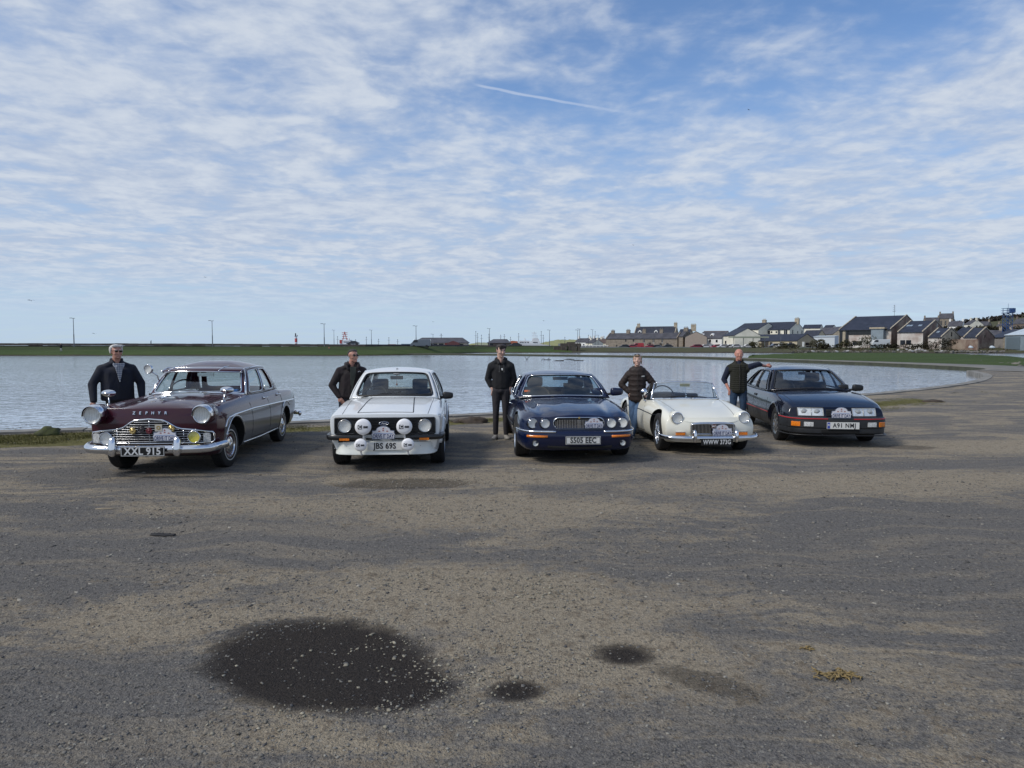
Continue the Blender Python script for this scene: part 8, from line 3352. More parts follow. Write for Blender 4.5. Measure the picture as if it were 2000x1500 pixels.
 mb.prism([(math.cos(R(22.5 + 45 * k)) * .046, math.sin(R(22.5 + 45 * k)) * .046) for k in range(8)], -.01, .006, M0)
 mb.build('octagon_badge', CHROME, g)
 mb = MB()
 mb.prism([(math.cos(R(22.5 + 45 * k)) * .038, math.sin(R(22.5 + 45 * k)) * .038) for k in range(8)], .006, .0085, M0)
 b_ = mb.build('badge_face', pmat('badge_dark_red', (0.10, 0.02, 0.02), .4), g)
 g2 = text_mesh('lettering', 'MG', .042, SILVER, g, None, mat4=M0 @ Matrix.Translation((0, 0, .009)), bold=.001)
 for sd in (1, -1):
  x = .532 * sd
  y = fr(x, .57).y
  # body-coloured lamp scoop
  mb = MB()
  M0 = Matrix.Translation((x, y - .02, .571)) @ Matrix.Rotation(R(90), 4, 'X')
  mb.lathe([(.088, .012), (.100, -.005), (.106, -.05), (.100, -.16)], 32, M0)
  mb.build('lamp_rim', CREAM, c.root, smooth=True)
  c.lamp('headlight', x, .571, .080, y=y - .028, ringw=.012)
  # side and indicator lamp
  xx = .495 * sd
  y2 = fr(xx, .335).y - .03
  mb = MB()
  mb.box(xx - .075, xx + .075, y2, y2 + .04, .350, .362)
  mb.box(xx - .075, xx + .075, y2, y2 + .04, .300, .309)
  q = mb.build('side_lamp', CHROME, c.root)
  mb = MB()
  mb.box(xx - .070, xx + .07, y2 - .012, y2 + .03, .310, .349)
  mb.build('indicator_lens', AMBER, q)
 # slim bumper and tall overriders
 half = [(0, -.10, .275), (.3, -.095, .275), (.52, -.065, .276), (.67, 0.0, .278), (.75, .12, .281), (.765, .22, .284)]
 P_ = spline(mirror_path(half), 6)
 mb = MB()
 mb.sweep(P_, [(.026, 0), (.022, .018), (.010, .032), (-.006, .036), (-.010, .03), (-.010, -.03), (-.006, -.036), (.010, -.032), (.022, -.018)])
 mb.build('front_bumper', CHROME, c.root, smooth=True)
 for xx in (-.325, .325):
  mb = MB()
  zz_ = [(.215, .014, 0), (.235, .026, -.008), (.30, .034, -.008), (.36, .034, 0), (.39, .028, .006), (.408, .012, .014)]
  V, F = [], []
  for z_, r_, yo in zz_:
   for k_ in range(12):
    a_ = 2 * math.pi * k_ / 12
    V.append((xx + math.cos(a_) * r_, -.125 + yo + math.sin(a_) * r_ * 1.2, z_))
  for i in range(len(zz_) - 1):
   for k_ in range(12):
    F.append((i * 12 + k_, i * 12 + (k_ + 1) % 12, (i + 1) * 12 + (k_ + 1) % 12, (i + 1) * 12 + k_))
  F += [tuple(range(12))[::-1], tuple(range((len(zz_) - 1) * 12, len(zz_) * 12))]
  mb.add(V, F)
  mb.build('overrider', CHROME, c.root, smooth=True)
 c.plate(.015, .222, .50, .10, 'WWW 373G', True, y=-.150, size=.098, sx=.76, bold=.002, border=False)
 c.rally_plate(.13, .39, y=yy(.13) - .07, k=.98, rz=2)
 # windscreen in a bright frame
 n = 24
 wb, wt = [], []
 for i in range(n + 1):
  q = -1 + 2 * i / n
  wb.append(Vector((.60 * q, 1.33 + .13 * abs(q) ** 2.2, .785 - .020 * q * q)))
  wt.append(Vector((.515 * q, 1.48 + .10 * abs(q) ** 2.2, 1.065 - .030 * abs(q) ** 3)))
 V = wb + [a_.lerp(b_, .5) + Vector((0, -.01, .006)) for a_, b_ in zip(wb, wt)] + wt
 m_ = n + 1
 F = [(r_ * m_ + i, r_ * m_ + i + 1, (r_ + 1) * m_ + i + 1, (r_ + 1) * m_ + i) for r_ in range(2) for i in range(n)]
 gl = mesh_obj('windscreen', V, F, glass('clear_screen', (.78, .84, .86)), c.root, smooth=True)
 gl.data.flip_normals() if gl.data.polygons[0].normal.y > 0 else None
 mb = MB()
 mb.tube(wt, .009, 8)
 mb.sweep(wb, ell(.014, .016, 10))
 for e in (0, -1):
  a_, b_ = wb[e], wt[e]
  mb.sweep([a_ + Vector((0, .02, -.03)), a_, a_.lerp(b_, .5) + Vector((0, -.01, .006)), b_], ell(.014, .017, 10))
 mb.build('windscreen_frame', CHROME, c.root, smooth=True)
 for x0 in (-.35, .36):
  mb = MB()
  mb.lathe([(.022, 0), (.016, .012), (0, .016)], 12, Matrix.Translation((x0 * .2 + (.02 if x0 > 0 else -.25), 1.27, .785)))
  mb.build('wiper_spindle', CHROME, c.root)
 c.wiper([(-.30, 1.28, .795), (-.18, 1.33, .815)], [(-.42, 1.36, .80), (-.05, 1.33, .835)])
 c.wiper([(.05, 1.27, .80), (.16, 1.33, .825)], [(-.05, 1.31, .84), (.36, 1.37, .80)])
 mb = MB()
 mb.box(-.085, .085, 1.455, 1.475, .985, 1.035)
 im = mb.build('interior_mirror', pmat('pale_mirror_back', (.30, .28, .16), .5), c.root)
 mb = MB()
 mb.tube([(0, 1.47, .99), (0, 1.40, .80)], .005, 6)
 mb.lathe([(.02, 0), (.014, .05), (0, .06)], 10, Matrix.Translation((0, 1.40, .80)))
 mb.build('mirror_rod', CHROME, im)
 # cockpit
 BK = pmat('black_leather', (0.018, 0.018, 0.02), .5, var=.3, vscale=8)
 c.dash(1.44, 1.62, .79, .60, BK)
 c.steering(-.33, 1.66, .80, .20, tilt=68)
 c.seat(-.31, 2.32, .48, .80, BK, False, z0=.38)
 c.seat(.31, 2.32, .48, .80, BK, False, z0=.38)
 # folded hood under its cover
 bm = bmesh.new()
 bmesh.ops.create_uvsphere(bm, u_segments=24, v_segments=12, radius=1)
 for v in bm.verts:
  v.co = Vector((v.co.x * .60, v.co.y * .17 + 2.72 - .05 * abs(v.co.x), max(0, v.co.z) * .085 + .725))
 me = bpy.data.meshes.new('hood_cover')
 bm.to_mesh(me)
 bm.free()
 me.materials.append(BK)
 me.shade_smooth()
 link_mesh('folded_hood', me, c.root)
 # quarter light frames standing on the doors
 for sd in (1, -1):
  mb = MB()
  a_ = wb[-1 if sd > 0 else 0] + Vector((sd * .015, .03, -.02))
  t_ = wt[-1 if sd > 0 else 0] + Vector((sd * .012, .02, 0))
  mb.tube([a_ + Vector((0, .22, -.005)), t_ + Vector((sd * .03, .10, -.01)), t_], .0065, 6)
  q = mb.build('quarter_light_frame', CHROME, c.root)
  gq = mesh_obj('quarter_light', [a_, a_ + Vector((0, .22, -.005)), t_ + Vector((sd * .03, .10, -.01)), t_], [(0, 1, 2, 3)], GLASS, q)
 # round door mirror on the side nearest the woman
 mb = MB()
 M0 = Matrix.Translation((-.73, 1.44, .895)) @ Matrix.Rotation(R(90), 4, 'X')
 mb.lathe([(0, .05), (.035, .04), (.058, .01), (.062, -.004), (.05, -.01), (0, -.01)], 22, M0)
 mb.tube([(-.70, 1.50, .745), (-.745, 1.46, .78), (-.755, 1.45, .83), (-.735, 1.45, .87)], .0085, 8)
 mb.lathe([(.028, 0), (.02, .012), (0, .016)], 12, Matrix.Translation((-.70, 1.50, .735)))
 mb.build('door_mirror', CHROME, c.root, smooth=True)
 for sd in (1, -1):
  mb = MB()
  p = Vector((sd * .745, 2.18, .60))
  mb.sweep([p + Vector((-sd * .02, -.05, 0)), p + Vector((sd * .012, -.03, 0)), p + Vector((sd * .012, .03, 0)), p + Vector((-sd * .02, .05, 0))], ell(.007, .008, 8))
  mb.build('door_handle', CHROME, c.root)
 for sx_, sy_, st_ in ((1, .62, 3), (-1, .62, 3), (1, 2.93, 0), (-1, 2.93, 0)):
  c.wheel(sx_ * .635, sy_, .30, .165, .195, 'wire', -st_)
 return c

MG = build_mg()

# ------------------------------------------------------------------ black-blue eighties hatchback
BLKBLUE = paint('midnight_paint', (0.002, 0.003, 0.011), 0.2, 0.02)

def build_xr():
 c = Car('sporty_hatchback', 'black eighties hatchback with red striped bumper and plate A91 NMJ', 'car', 5.58, 12.72, 6.5, 0.86,
   W=0.86, L=4.40, bow=0.16, bowp=2.4, bowD=0.9, rake=[(0.2, 0.05), (0.46, 0.0), (0.52, 0.03), (0.66, 0.10), (0.8, 0.2)], rbow=0.15, rrake=[(0.3, 0.05), (0.6, 0.0), (0.95, 0.15)])
 L = 4.40
 ys = [0, 0.03, 0.12, 0.3, 0.5, 0.86, 1.15, 1.36, 1.44, 1.46, 1.50, 1.8, 2.3, 2.9, 3.4, 3.46, 3.50, 3.7, 4.0, 4.2, 4.32, L]
 lines = [
  [(0, 0, .24), (.5, 0, .18), (3.9, 0, .18), (L, 0, .30)],
  [(0, .62, .24), (.3, .72, .18), (3.9, .72, .18), (L, .60, .30)],
  [(0, .72, .29), (.3, .78, .22), (3.9, .80, .22), (L, .70, .36)],
  [(0, .765, .40), (.3, .82, .38), (2.1, .85, .38), (3.9, .83, .40), (L, .76, .46)],
  [(0, .775, .52), (.3, .83, .55), (2.1, .86, .56), (3.9, .84, .58), (L, .77, .60)],
  [(0, .75, .625), (.3, .80, .68), (1.4, .82, .77), (3.2, .82, .79), (3.9, .80, .79), (L, .74, .76)],
  [(0, .70, .648), (.3, .74, .715), (1.4, .77, .825), (3.2, .77, .84), (3.9, .76, .84), (L, .70, .80)],
  [(0, .58, .655), (.3, .62, .735), (1.36, .68, .845), (1.50, .73, .825), (3.4, .72, .835), (3.9, .60, .86), (L, .55, .82)],
  [(0, .30, .662), (.3, .31, .750), (1.36, .34, .868), (1.46, .36, .862), (1.50, .70, .38), (3.4, .70, .38), (3.46, .4, .86), (L, .3, .82)],
  [(0, 0, .664), (.3, 0, .755), (1.36, 0, .875), (1.46, 0, .868), (1.50, 0, .38), (3.4, 0, .38), (3.46, 0, .865), (L, 0, .825)],
 ]
 c.body(ys, lines, {'lines': {7: (1.46, 3.46, .8), 8: (1.46, 3.46, .8), 6: (0.1, 1.3, .3)}, 'st': {1.46: .9, 1.50: .9, 3.4: .9, 3.46: .9}, 'cap': .3}, BLKBLUE, [GREYTRIM],
           wheels=[(0.86, .355, .30), (3.47, .35, .295)], arch_in=0.30, tub=(1.47, 3.45))
 c.cut(Vector((0, 0, .455)), Vector((0, 0, 1)), lambda p: True)
 c.paint_faces(lambda p, n: p.z < .455, 3)
 for sd in (1, -1):
  c.cut(Vector((sd * .63, 0.1, 0)), Vector((1, sd * -.05, 0)).normalized(), lambda p: p.y < 1.5 and p.z > .6)
 c.cut(Vector((0, 1.38, 0)), Vector((0, 1, 0)), lambda p: p.z > .6 and abs(p.x) < .8)
 c.cut(Vector((0, 0, .672)), Vector((0, 0, 1)), lambda p: p.y < .5 and abs(p.x) < .75)
 for yy in (1.42, 2.52):
  c.cut(Vector((0, yy, 0)), Vector((0, 1, 0)), lambda p: abs(p.x) > .6)
 c.cut(Vector((0, 0, .25)), Vector((0, 0, 1)), lambda p: abs(p.x) > .6)
 LN = [c.top_line([(sd * .635, .14), (sd * .69, 1.38)]) for sd in (1, -1)] + [c.top_line([(-.66, .13), (-.4, .07), (0, .05), (.4, .07), (.66, .13)])]
 for sd in (1, -1):
  LN.append(c.side_line([(1.42, .81), (1.42, .26), (2.50, .25), (2.54, .81)], sd))
 ridge = [c.top_line([(sd * .36, .2), (sd * .40, 1.34)], .0) for sd in (1, -1)]
 red = {sd: c.side_line([(1.28, .475), (2.2, .478), (3.06, .480)], sd, .010) for sd in (1, -1)}
 clad = {sd: c.side_line([(1.28, .475), (2.2, .478), (3.06, .480)], sd, .004) for sd in (1, -1)}
 hand = {sd: c.side(2.38, .72, sd) for sd in (1, -1)}
 lamp_pts = {}
 c.take('bonnet', lambda p, n: p.y < 1.38 and p.z > .672 and abs(p.x) < .63 + (p.y - .1) * .05 and n.z > .1)
 for sd in (1, -1):
  c.take('door', lambda p, n: 1.42 < p.y < 2.52 and .25 < p.z < .83 and p.x * sd > .74 and n.x * sd > .1)
 for wy in (.86, 3.47):
  for sd in (1, -1):
   arch_flare(c, wy, .30, .345, sd, GREYTRIM if False else BLKBLUE, .022, .05)
 c.finish_body()
 c.seam(LN, r=.0035)
 RED = pmat('red_stripe', (0.42, 0.02, 0.025), .4)
 for sd in (1, -1):
  mb = MB()
  mb.sweep(clad[sd], ell(.010, .030, 10, 3))
  q = mb.build('side_moulding', GREYTRIM, c.root)
  mb = MB()
  mb.sweep(red[sd], ell(.005, .009, 8, 3))
  mb.build('stripe', RED, q)
 fr = c.front

 def panel(x0, x1, z0, z1, off, nx=12, nz=4, ins=0.0, taper=0.0):
  V, F = [], []
  for i in range(nx + 1):
   x = x0 + (x1 - x0) * i / nx
   for q in range(nz + 1):
    z = z0 + (z1 - z0) * q / nz
    V.append(fr(x, z, off))
  for i in range(nx):
   for q in range(nz):
    F.append((i * (nz + 1) + q, (i + 1) * (nz + 1) + q, (i + 1) * (nz + 1) + q + 1, i * (nz + 1) + q + 1))
  return V, F
 for sd in (1, -1):
  x0, x1 = (.235, .63) if sd > 0 else (-.63, -.235)
  V, F = panel(x0, x1, .515, .645, .004)
  mb = MB()
  mb.add(V, F)
  V2, F2 = panel(x0 - .012, x1 + .012, .505, .655, .0015)
  h = mb.build('headlight', pmat('flush_reflector', (0.80, 0.81, 0.78), .28, .6, bump=.5, bscale=9, var=.15, vscale=9), c.root, smooth=True)
  mb = MB()
  mb.add(V2, F2)
  mb.build('lamp_surround', BLACKTRIM, h, smooth=True)
  V, F = panel(x0 + .002, x1 - .002, .517, .643, .020)
  g = mesh_obj('lens', V, F, LENS, h, smooth=True)
  if g.data.polygons[0].normal.y > 0:
   g.data.flip_normals()
  mb = MB()
  # moulded divider between the two lamps and the lens edge
  xm = (x0 + x1) / 2 + sd * -.01
  mb.tube([fr(xm, .517, .014), fr(xm, .58, .014), fr(xm, .643, .014)], .006, 6)
  e = [fr(x0 + (x1 - x0) * k / 8, .517, .018) for k in range(9)] + [fr(x1, .517 + .126 * k / 4, .018) for k in range(1, 5)] + [fr(x1 + (x0 - x1) * k / 8, .643, .018) for k in range(1, 9)] + [fr(x0, .643 - .126 * k / 4, .018) for k in range(1, 4)]
  mb.tube(e, .004, 6, closed=True)
  mb.build('lens_edge', pmat('lens_grey_edge', (.35, .36, .36), .3, coat=.5), h, smooth=True)
  for xx in ((x0 + xm) / 2, (x1 + xm) / 2):
   mb = MB()
   p = fr(xx, .58, .010)
   mb.lathe([(.0, .012), (.022, .008), (.036, .0), (.05, -.002)], 18, Matrix.Translation(p) @ Matrix.Rotation(R(90), 4, 'X'))
   mb.build('bulb_shield', pmat('bulb_grey', (.45, .46, .44), .3, .5), h, smooth=True)
 # centre slot
 V, F = panel(-.19, .20, .515, .625, .003)
 mb = MB()
 mb.add(V, F)
 gs = mb.build('grille', pmat('grille_black', (0.008, 0.008, 0.009), 0.5), c.root)
 mb = MB()
 for z in (.54, .57, .60):
  mb.sweep([fr(-.185 + .38 * k / 8, z, .010) for k in range(9)], ell(.006, .005, 6))
 mb.build('grille_bar', BLACKTRIM, gs)
 # big wraparound bumper with air dam
 half = [(0, -.085, 0), (.3, -.078, 0), (.54, -.045, 0), (.68, .02, 0), (.765, .13, 0), (.80, .30, 0), (.825, .49, 0)]
 P_ = spline(mirror_path(half), 6)

 def off_path(z, off, x0=-9, x1=9):
  out = []
  for i, p in enumerate(P_):
   t_ = (P_[min(i + 1, len(P_) - 1)] - P_[max(i - 1, 0)]).normalized()
   if x0 <= p.x <= x1:
    out.append(p + Vector((t_.y, -t_.x, 0)) * off + Vector((0, 0, z)))
  return out
 sec = [(.500, -.05), (.498, .0), (.485, .018), (.44, .026), (.33, .026), (.315, .014), (.30, .016), (.24, .012), (.225, .0), (.215, -.05)]
 rows = [off_path(z, o) for z, o in sec]
 V = [p for r_ in rows for p in r_]
 m_ = len(P_)
 F = [(r_ * m_ + i, r_ * m_ + i + 1, (r_ + 1) * m_ + i + 1, (r_ + 1) * m_ + i) for r_ in range(len(sec) - 1) for i in range(m_ - 1)]
 mb = MB()
 mb.add(V, F)
 b_ = mb.build('front_bumper', GREYTRIM, c.root, sharp=30)
 for sd in (1, -1):
  pts = off_path(.478, .024, .17, 9) if sd > 0 else off_path(.478, .024, -9, -.17)
  mb = MB()
  mb.sweep(pts, ell(.006, .0085, 8, 3))
  mb.build('stripe', RED, b_)
  pts = off_path(.385, .030, .60, .735) if sd > 0 else off_path(.385, .030, -.735, -.60)
  mb = MB()
  mb.sweep(pts, ell(.006, .040, 8, 5))
  mb.build('indicator', AMBER, c.root)
  pts = off_path(.385, .030, .43, .59) if sd > 0 else off_path(.385, .030, -.59, -.43)
  mb = MB()
  mb.sweep(pts, ell(.006, .038, 8, 5))
  mb.build('driving_lamp', CLEARL, c.root)
 mb = MB()
 mb.sweep([p for p in off_path(.272, .016, -.34, .34)], ell(.006, .026, 8, 4))
 mb.build('lower_intake', SEAM, c.root)
 mb = MB()
 mb.sweep(off_path(.205, .03), ell(.022, .008, 8, 3))
 mb.build('chin_spoiler', BLACKTRIM, c.root)
 c.plate(.03, .372, .515, .112, 'A91 NMJ', False, y=-.128, size=.104, sx=.84, bold=.0016, space=1.14, band=True, tx=.02, border=False)
 c.rally_plate(.0, .580, y=-.118, k=.98)
 TG = glass('smoked_glass', (0.60, 0.68, 0.76))
 BR = pmat('screen_rubber', (0.01, 0.01, 0.011), .5)
 c.greenhouse(((0, 1.46, .870), (.735, 1.66, .835), (0, 2.05, 1.235), (.545, 2.19, 1.215)),
                 ([(1.66, .75, .83), (2.6, .785, .84), (3.4, .77, .85), (3.95, .70, .86)],
                  [(2.19, .555, 1.215), (2.6, .575, 1.245), (3.05, .56, 1.23), (3.30, .52, 1.20)]),
                 ((0, 4.15, .89), (.68, 3.98, .86), (0, 3.40, 1.215), (.50, 3.30, 1.19)),
                 [(2.05, 1.25), (2.3, 1.28), (2.7, 1.30), (3.1, 1.285), (3.40, 1.225)], BLKBLUE, BR, BR,
                 regions=[(1.66, 2.54, 2.19, 2.62, (.14, .04, .05, .10), .2), (2.54, 3.26, 2.62, 3.02, (.04, .04, .06, .10), .16), (3.26, 3.95, 3.02, 3.30, (.06, .22, .08, .14), .3)],
                 ws_win=(.04, .04, .05, .06), bulge=.025, ws_trim_r=.011, rear_win=(.07, .07, .08, .10), gmat=TG, ws_bulge=.03)
 BK = pmat('dark_grey_cloth', (0.022, 0.024, 0.03), .85, var=.2, vscale=10)
 c.dash(1.60, 1.95, .84, .66)
 c.seat(-.36, 2.52, .50, 1.14, BK, True)
 c.seat(.36, 2.52, .50, 1.14, BK, True)
 c.seat(0, 3.38, 1.15, .95, BK, False)
 c.steering(-.36, 2.02, .86, .19)
 c.rear_mirror(2.05, 1.16)
 c.wiper([(-.10, 1.44, .875), (-.30, 1.50, .89)], [(-.55, 1.60, .875), (.02, 1.49, .915)])
 c.wiper([(.44, 1.50, .865), (.26, 1.53, .885)], [(.08, 1.50, .905), (.60, 1.60, .87)])
 for sd in (1, -1):
  c.door_mirror(sd, 1.72, .90, .76, BLACKTRIM, .20, .125, .12, .035)
  p = hand[sd]
  mb = MB()
  mb.box(p.x - .012, p.x + .006, 2.30, 2.46, .70, .745)
  mb.build('door_handle', BLACKTRIM, c.root)
 for sx_, sy_, st_ in ((1, .86, 0), (-1, .86, 0), (1, 3.47, 0), (-1, 3.47, 0)):
  c.wheel(sx_ * .725, sy_, .30, .19, .185, 'pepper', st_)
 return c

XR = build_xr()

# ================================================================== PEOPLE
def caps_mesh(caps, voxel, smooth, name, mat, parent, mats=None, paintf=None, fac=.5):
 """caps: (p0, r0, p1, r1) tapered capsules with elliptical radii, fused into one continuous skin"""
 bm = bmesh.new()
 for p0, r0, p1, r1 in caps:
  tmp = bmesh.new()
  for p, r in ((p0, r0), (p1, r1)):
   if not isinstance(r, (tuple, list)):
    r = (r, r, r)
   M0 = Matrix.Translation(p) @ Matrix.Diagonal((*r, 1))
   bmesh.ops.create_icosphere(tmp, subdivisions=2, radius=1, matrix=M0)
  h = bmesh.ops.convex_hull(tmp, input=tmp.verts)
  bmesh.ops.delete(tmp, geom=list(set(h['geom_interior'] + h['geom_unused'])), context='VERTS')
  me_ = bpy.data.meshes.new('t')
  tmp.to_mesh(me_)
  tmp.free()
  bm.from_mesh(me_)
  bpy.data.meshes.remove(me_)
 me = bpy.data.meshes.new(name)
 bm.to_mesh(me)
 bm.free()
 o = link_mesh('t', me)
 r_ = o.modifiers.new('r', 'REMESH')
 r_.mode = 'VOXEL'
 r_.voxel_size = voxel
 s_ = o.modifiers.new('s', 'SMOOTH')
 s_.factor = fac
 s_.iterations = smooth
 out = eval_mesh(o)
 bpy.data.objects.remove(o)
 out.name = name
 out.materials.clear()
 for m in ([mat] + (mats or [])):
  out.materials.append(m)
 if paintf:
  for f in out.polygons:
   f.material_index = paintf(f.center)
 out.shade_smooth()
 return link_mesh(name, out, parent)

def cloth(name, col, var=.25, fold=.5, fs=7.0, rough=.9, sheen=.0, weave=260):
 m = pmat(name, col, rough, var=var, vscale=9, sheen=sheen)
 t = NT(m.node_tree)
 oc = t.add('ShaderNodeTexCoord').outputs['Object']
 f = t.noise(t.mapping(oc, rot=(.3, .5, 0), scale=(1, 1, .45)), fs, 3, .5, 1.2)
 g = t.noise(oc, weave, 2, .5)
 h = t.math('ADD', f, t.math('MULTIPLY', g, .03))
 t.put(t.n['Principled BSDF'].inputs['Normal'], t.bump(h, fold, .035))
 return m

def skinmat(name, col):
 m = pmat(name, col, .5, var=.12, vscale=14)
 b = m.node_tree.nodes['Principled BSDF']
 b.inputs['Subsurface Weight'].default_value = .12
 b.inputs['Subsurface Radius'].default_value = (.012, .005, .003)
 return m

LIP = pmat('lips', (.36, .16, .13), .5)
EYEW = pmat('eye_white', (.5, .48, .45), .3)
EYED = pmat('iris', (.03, .022, .018), .2)
SHADE = pmat('sunglass_lens', (.008, .006, .007), .08)

def person(label, x, y, h, rz, skin, hair, brow, arms, top_m, top_r, leg_m, legs, lean=(0, 0), headt=(0, 0, 0), hairf=None, puff=False, sleeve=1.0, shoe=None, chest=(.165, .115), belly=(.155, .11), female=False, hands=(None, None), hem=.84, jaw=.050, extra=None, leg_r=1.0, pants='trousers', top='jacket', ribs=0, hoodm=None, wide=1.0):
 s = h / 1.80
 root = empty('person', (x, y, 0), rz)
 tag(root, label, 'person', 'people standing beside the cars')
 V = Vector

 def S(p):
  p = V(p) * s
  f = max(0, (p.z / s - .9))
  return p + V((lean[0] * f, lean[1] * f, 0))
 hc = S((0, -.016, 1.634))
 Rh = Matrix.Rotation(R(headt[2]), 4, 'Z') @ Matrix.Rotation(R(headt[0]), 4, 'X') @ Matrix.Rotation(R(headt[1]), 4, 'Y')

 def Hd(p):
  return hc + Rh @ (V(p) * s)

 def hr(*r):
  return tuple(q * s for q in r)
 sh = .175 * wide
 caps = []
 # head
 caps += [(Hd((0, .012, .035)), hr(.081, .096, .086), Hd((0, -.004, .0)), hr(.076, .087, .085)),
             (Hd((0, -.028, -.045)), hr(.062, .055, .045), Hd((0, -.048, -.085)), hr(jaw * .80, .034, .026)),
             (Hd((0, -.085, .012)), hr(.009, .012, .014), Hd((0, -.104, -.022)), hr(.014, .013, .012)),
             (Hd((-.042, -.060, -.022)), hr(.022, .022, .026), Hd((.042, -.060, -.022)), hr(.022, .022, .026)),
             (Hd((-.04, -.074, .032)), hr(.02, .012, .009), Hd((.04, -.074, .032)), hr(.02, .012, .009)),
             (Hd((-.018, -.077, -.056)), hr(.014, .010, .009), Hd((.018, -.077, -.056)), hr(.014, .010, .009)),
             (Hd((0, -.078, -.092)), hr(.016, .014, .014), Hd((0, -.074, -.094)), hr(.016, .014, .012))]
 for e in (-1, 1):
  caps.append((Hd((e * .084, .012, .018)), hr(.009, .018, .024), Hd((e * .081, .006, -.016)), hr(.008, .012, .014)))
 caps += [(S((0, .02, 1.44)), hr(.062, .062, .05), Hd((0, .014, -.06)), hr(.060, .062, .05))]
 # trunk and legs under the clothes
 caps += [(S((-sh * .7, .01, 1.37)), hr(.05, .055, .04), S((sh * .7, .01, 1.37)), hr(.05, .055, .04)),
             (S((0, 0, 1.28)), hr(chest[0] * .72, chest[1] * .66, .11), S((0, 0, 1.0)), hr(.11, .075, .1))]
 for (hp, kn, an) in legs:
  caps += [(S(hp), hr(.075, .075, .08), S(kn), hr(.05, .05, .06)), (S(kn), hr(.05, .05, .06), S(an), hr(.032, .036, .04))]
 for arm, hd in zip(arms, hands):
  a_, b_, c_ = [S(q) for q in arm]
  a_ = a_ - V((0, 0, .03 * s))
  caps += [(a_, hr(.040, .040, .04), b_, hr(.036, .036, .038)), (b_, hr(.040, .040, .042), c_, hr(.026, .028, .028))]
  d_ = (c_ - b_).normalized() if hd is None else V(hd).normalized()
  sd_ = d_.cross(V((0, -1, 0)))
  if sd_.length < .1:
   sd_ = V((1, 0, 0))
  sd_.normalize()
  nn = d_.cross(sd_).normalized()
  pm = c_ + d_ * .055 * s
  caps.append((c_ + d_ * .012 * s, hr(.026, .024, .026), pm + d_ * .02 * s, hr(.034, .026, .030)))
  for k in range(4):
   o_ = (k - 1.5) * .0185 * s
   ln = (.062, .074, .070, .054)[k] * s
   p0 = pm + sd_ * o_ + d_ * .026 * s
   p1 = p0 + d_ * ln * .55 + nn * .012 * s
   p2 = p1 + d_ * ln * .36 + nn * .026 * s
   caps += [(p0, .0095 * s, p1, .009 * s), (p1, .009 * s, p2, .0078 * s)]
  inner = -1 if arm[0][0] > 0 else 1
  t0 = c_ + d_ * .02 * s + sd_ * .026 * s * inner
  caps += [(t0, .011 * s, t0 + d_ * .035 * s + sd_ * .024 * s * inner, .0105 * s), (t0 + d_ * .035 * s + sd_ * .024 * s * inner, .0105 * s, t0 + d_ * .066 * s + sd_ * .026 * s * inner, .009 * s)]
 RhI = Rh.inverted()

 def pf(c):
  q = (RhI @ (V(c) - hc)) / s
  if q.y < -.05:
   if ((q.x / .026) ** 2 + ((q.z + .058) / .006) ** 2) < 1:
    return 1
   for e in (-1, 1):
    if (((q.x - e * .033) / .022) ** 2 + ((q.z - .037) / .0065) ** 2) < 1:
     return 2
  return 0
 body = caps_mesh(caps, .0085 * s, 3, 'body', skin, root, [LIP, brow], pf, .4)
 for e in (-1, 1):
  mb = MB()
  mb.lathe([(0, .010 * s), (.007 * s, .007 * s), (.010 * s, 0), (.007 * s, -.007 * s), (0, -.01 * s)], 12, Matrix.Translation(Hd((e * .031, -.074, .014))) @ Rh @ Matrix.Diagonal((1.35, .8, .62, 1)))
  eb = mb.build('eye', EYEW, root, smooth=True)
  mb = MB()
  mb.lathe([(0, .0045 * s), (.0045 * s, 0), (0, -.0045 * s)], 8, Matrix.Translation(Hd((e * .031, -.0815, .014))) @ Rh)
  mb.build('iris', EYED, eb, smooth=True)
 if hairf:
  hcaps = hairf(Hd, hr)
  caps_mesh(hcaps, .007 * s, 2, 'hair', hair, root)
 # legs
 tc = []
 k_ = leg_r
 for (hp, kn, an) in legs:
  tc += [(S(hp), hr(.098 * k_, .10 * k_, .09), S((hp[0] * .6 + kn[0] * .4, hp[1] * .6 + kn[1] * .4, hp[2] * .6 + kn[2] * .4)), hr(.082 * k_, .085 * k_, .07)),
               (S((hp[0] * .6 + kn[0] * .4, hp[1] * .6 + kn[1] * .4, hp[2] * .6 + kn[2] * .4)), hr(.082 * k_, .085 * k_, .07), S(kn), hr(.062 * k_, .066 * k_, .06)),
               (S(kn), hr(.062 * k_, .066 * k_, .06), S(an), hr(.050 * k_, .056 * k_, .035))]
 hx = (legs[0][0][0] + legs[1][0][0]) / 2
 tc.append((S((hx, 0, .98)), hr(.135 * k_, .105, .07), S((hx, 0, .90)), hr(.150 * k_, .115, .08)))
 caps_mesh(tc, .011 * s, 4, pants, leg_m, root)
 for i, (hp, kn, an) in enumerate(legs):
  a_ = S(an)
  toe = V((an[0] * .35, -.19, 0)) * s
  sc = [(a_ + V((0, .03, -.045)) * s, hr(.040, .045, .04), a_ + V((0, -.02, -.05)) * s, hr(.042, .05, .036)),
              (V((a_.x, a_.y + .02 * s, .035 * s)), hr(.042, .05, .034), V((a_.x, a_.y, .03 * s)) + V((toe.x, toe.y * .8, 0)), hr(.046, .05, .028))]
  sh_ = caps_mesh(sc, .009 * s, 2, 'shoe', shoe or pmat('dark_shoe', (.02, .02, .02), .6), root)
  mb = MB()
  q0, q1 = V((a_.x, a_.y + .055 * s, .012 * s)), V((a_.x, a_.y, .012 * s)) + V((toe.x, toe.y, 0)) * 1.0
  mb.sweep([q0, (q0 + q1) / 2, q1], ell(.045 * s, .012 * s, 10, 3))
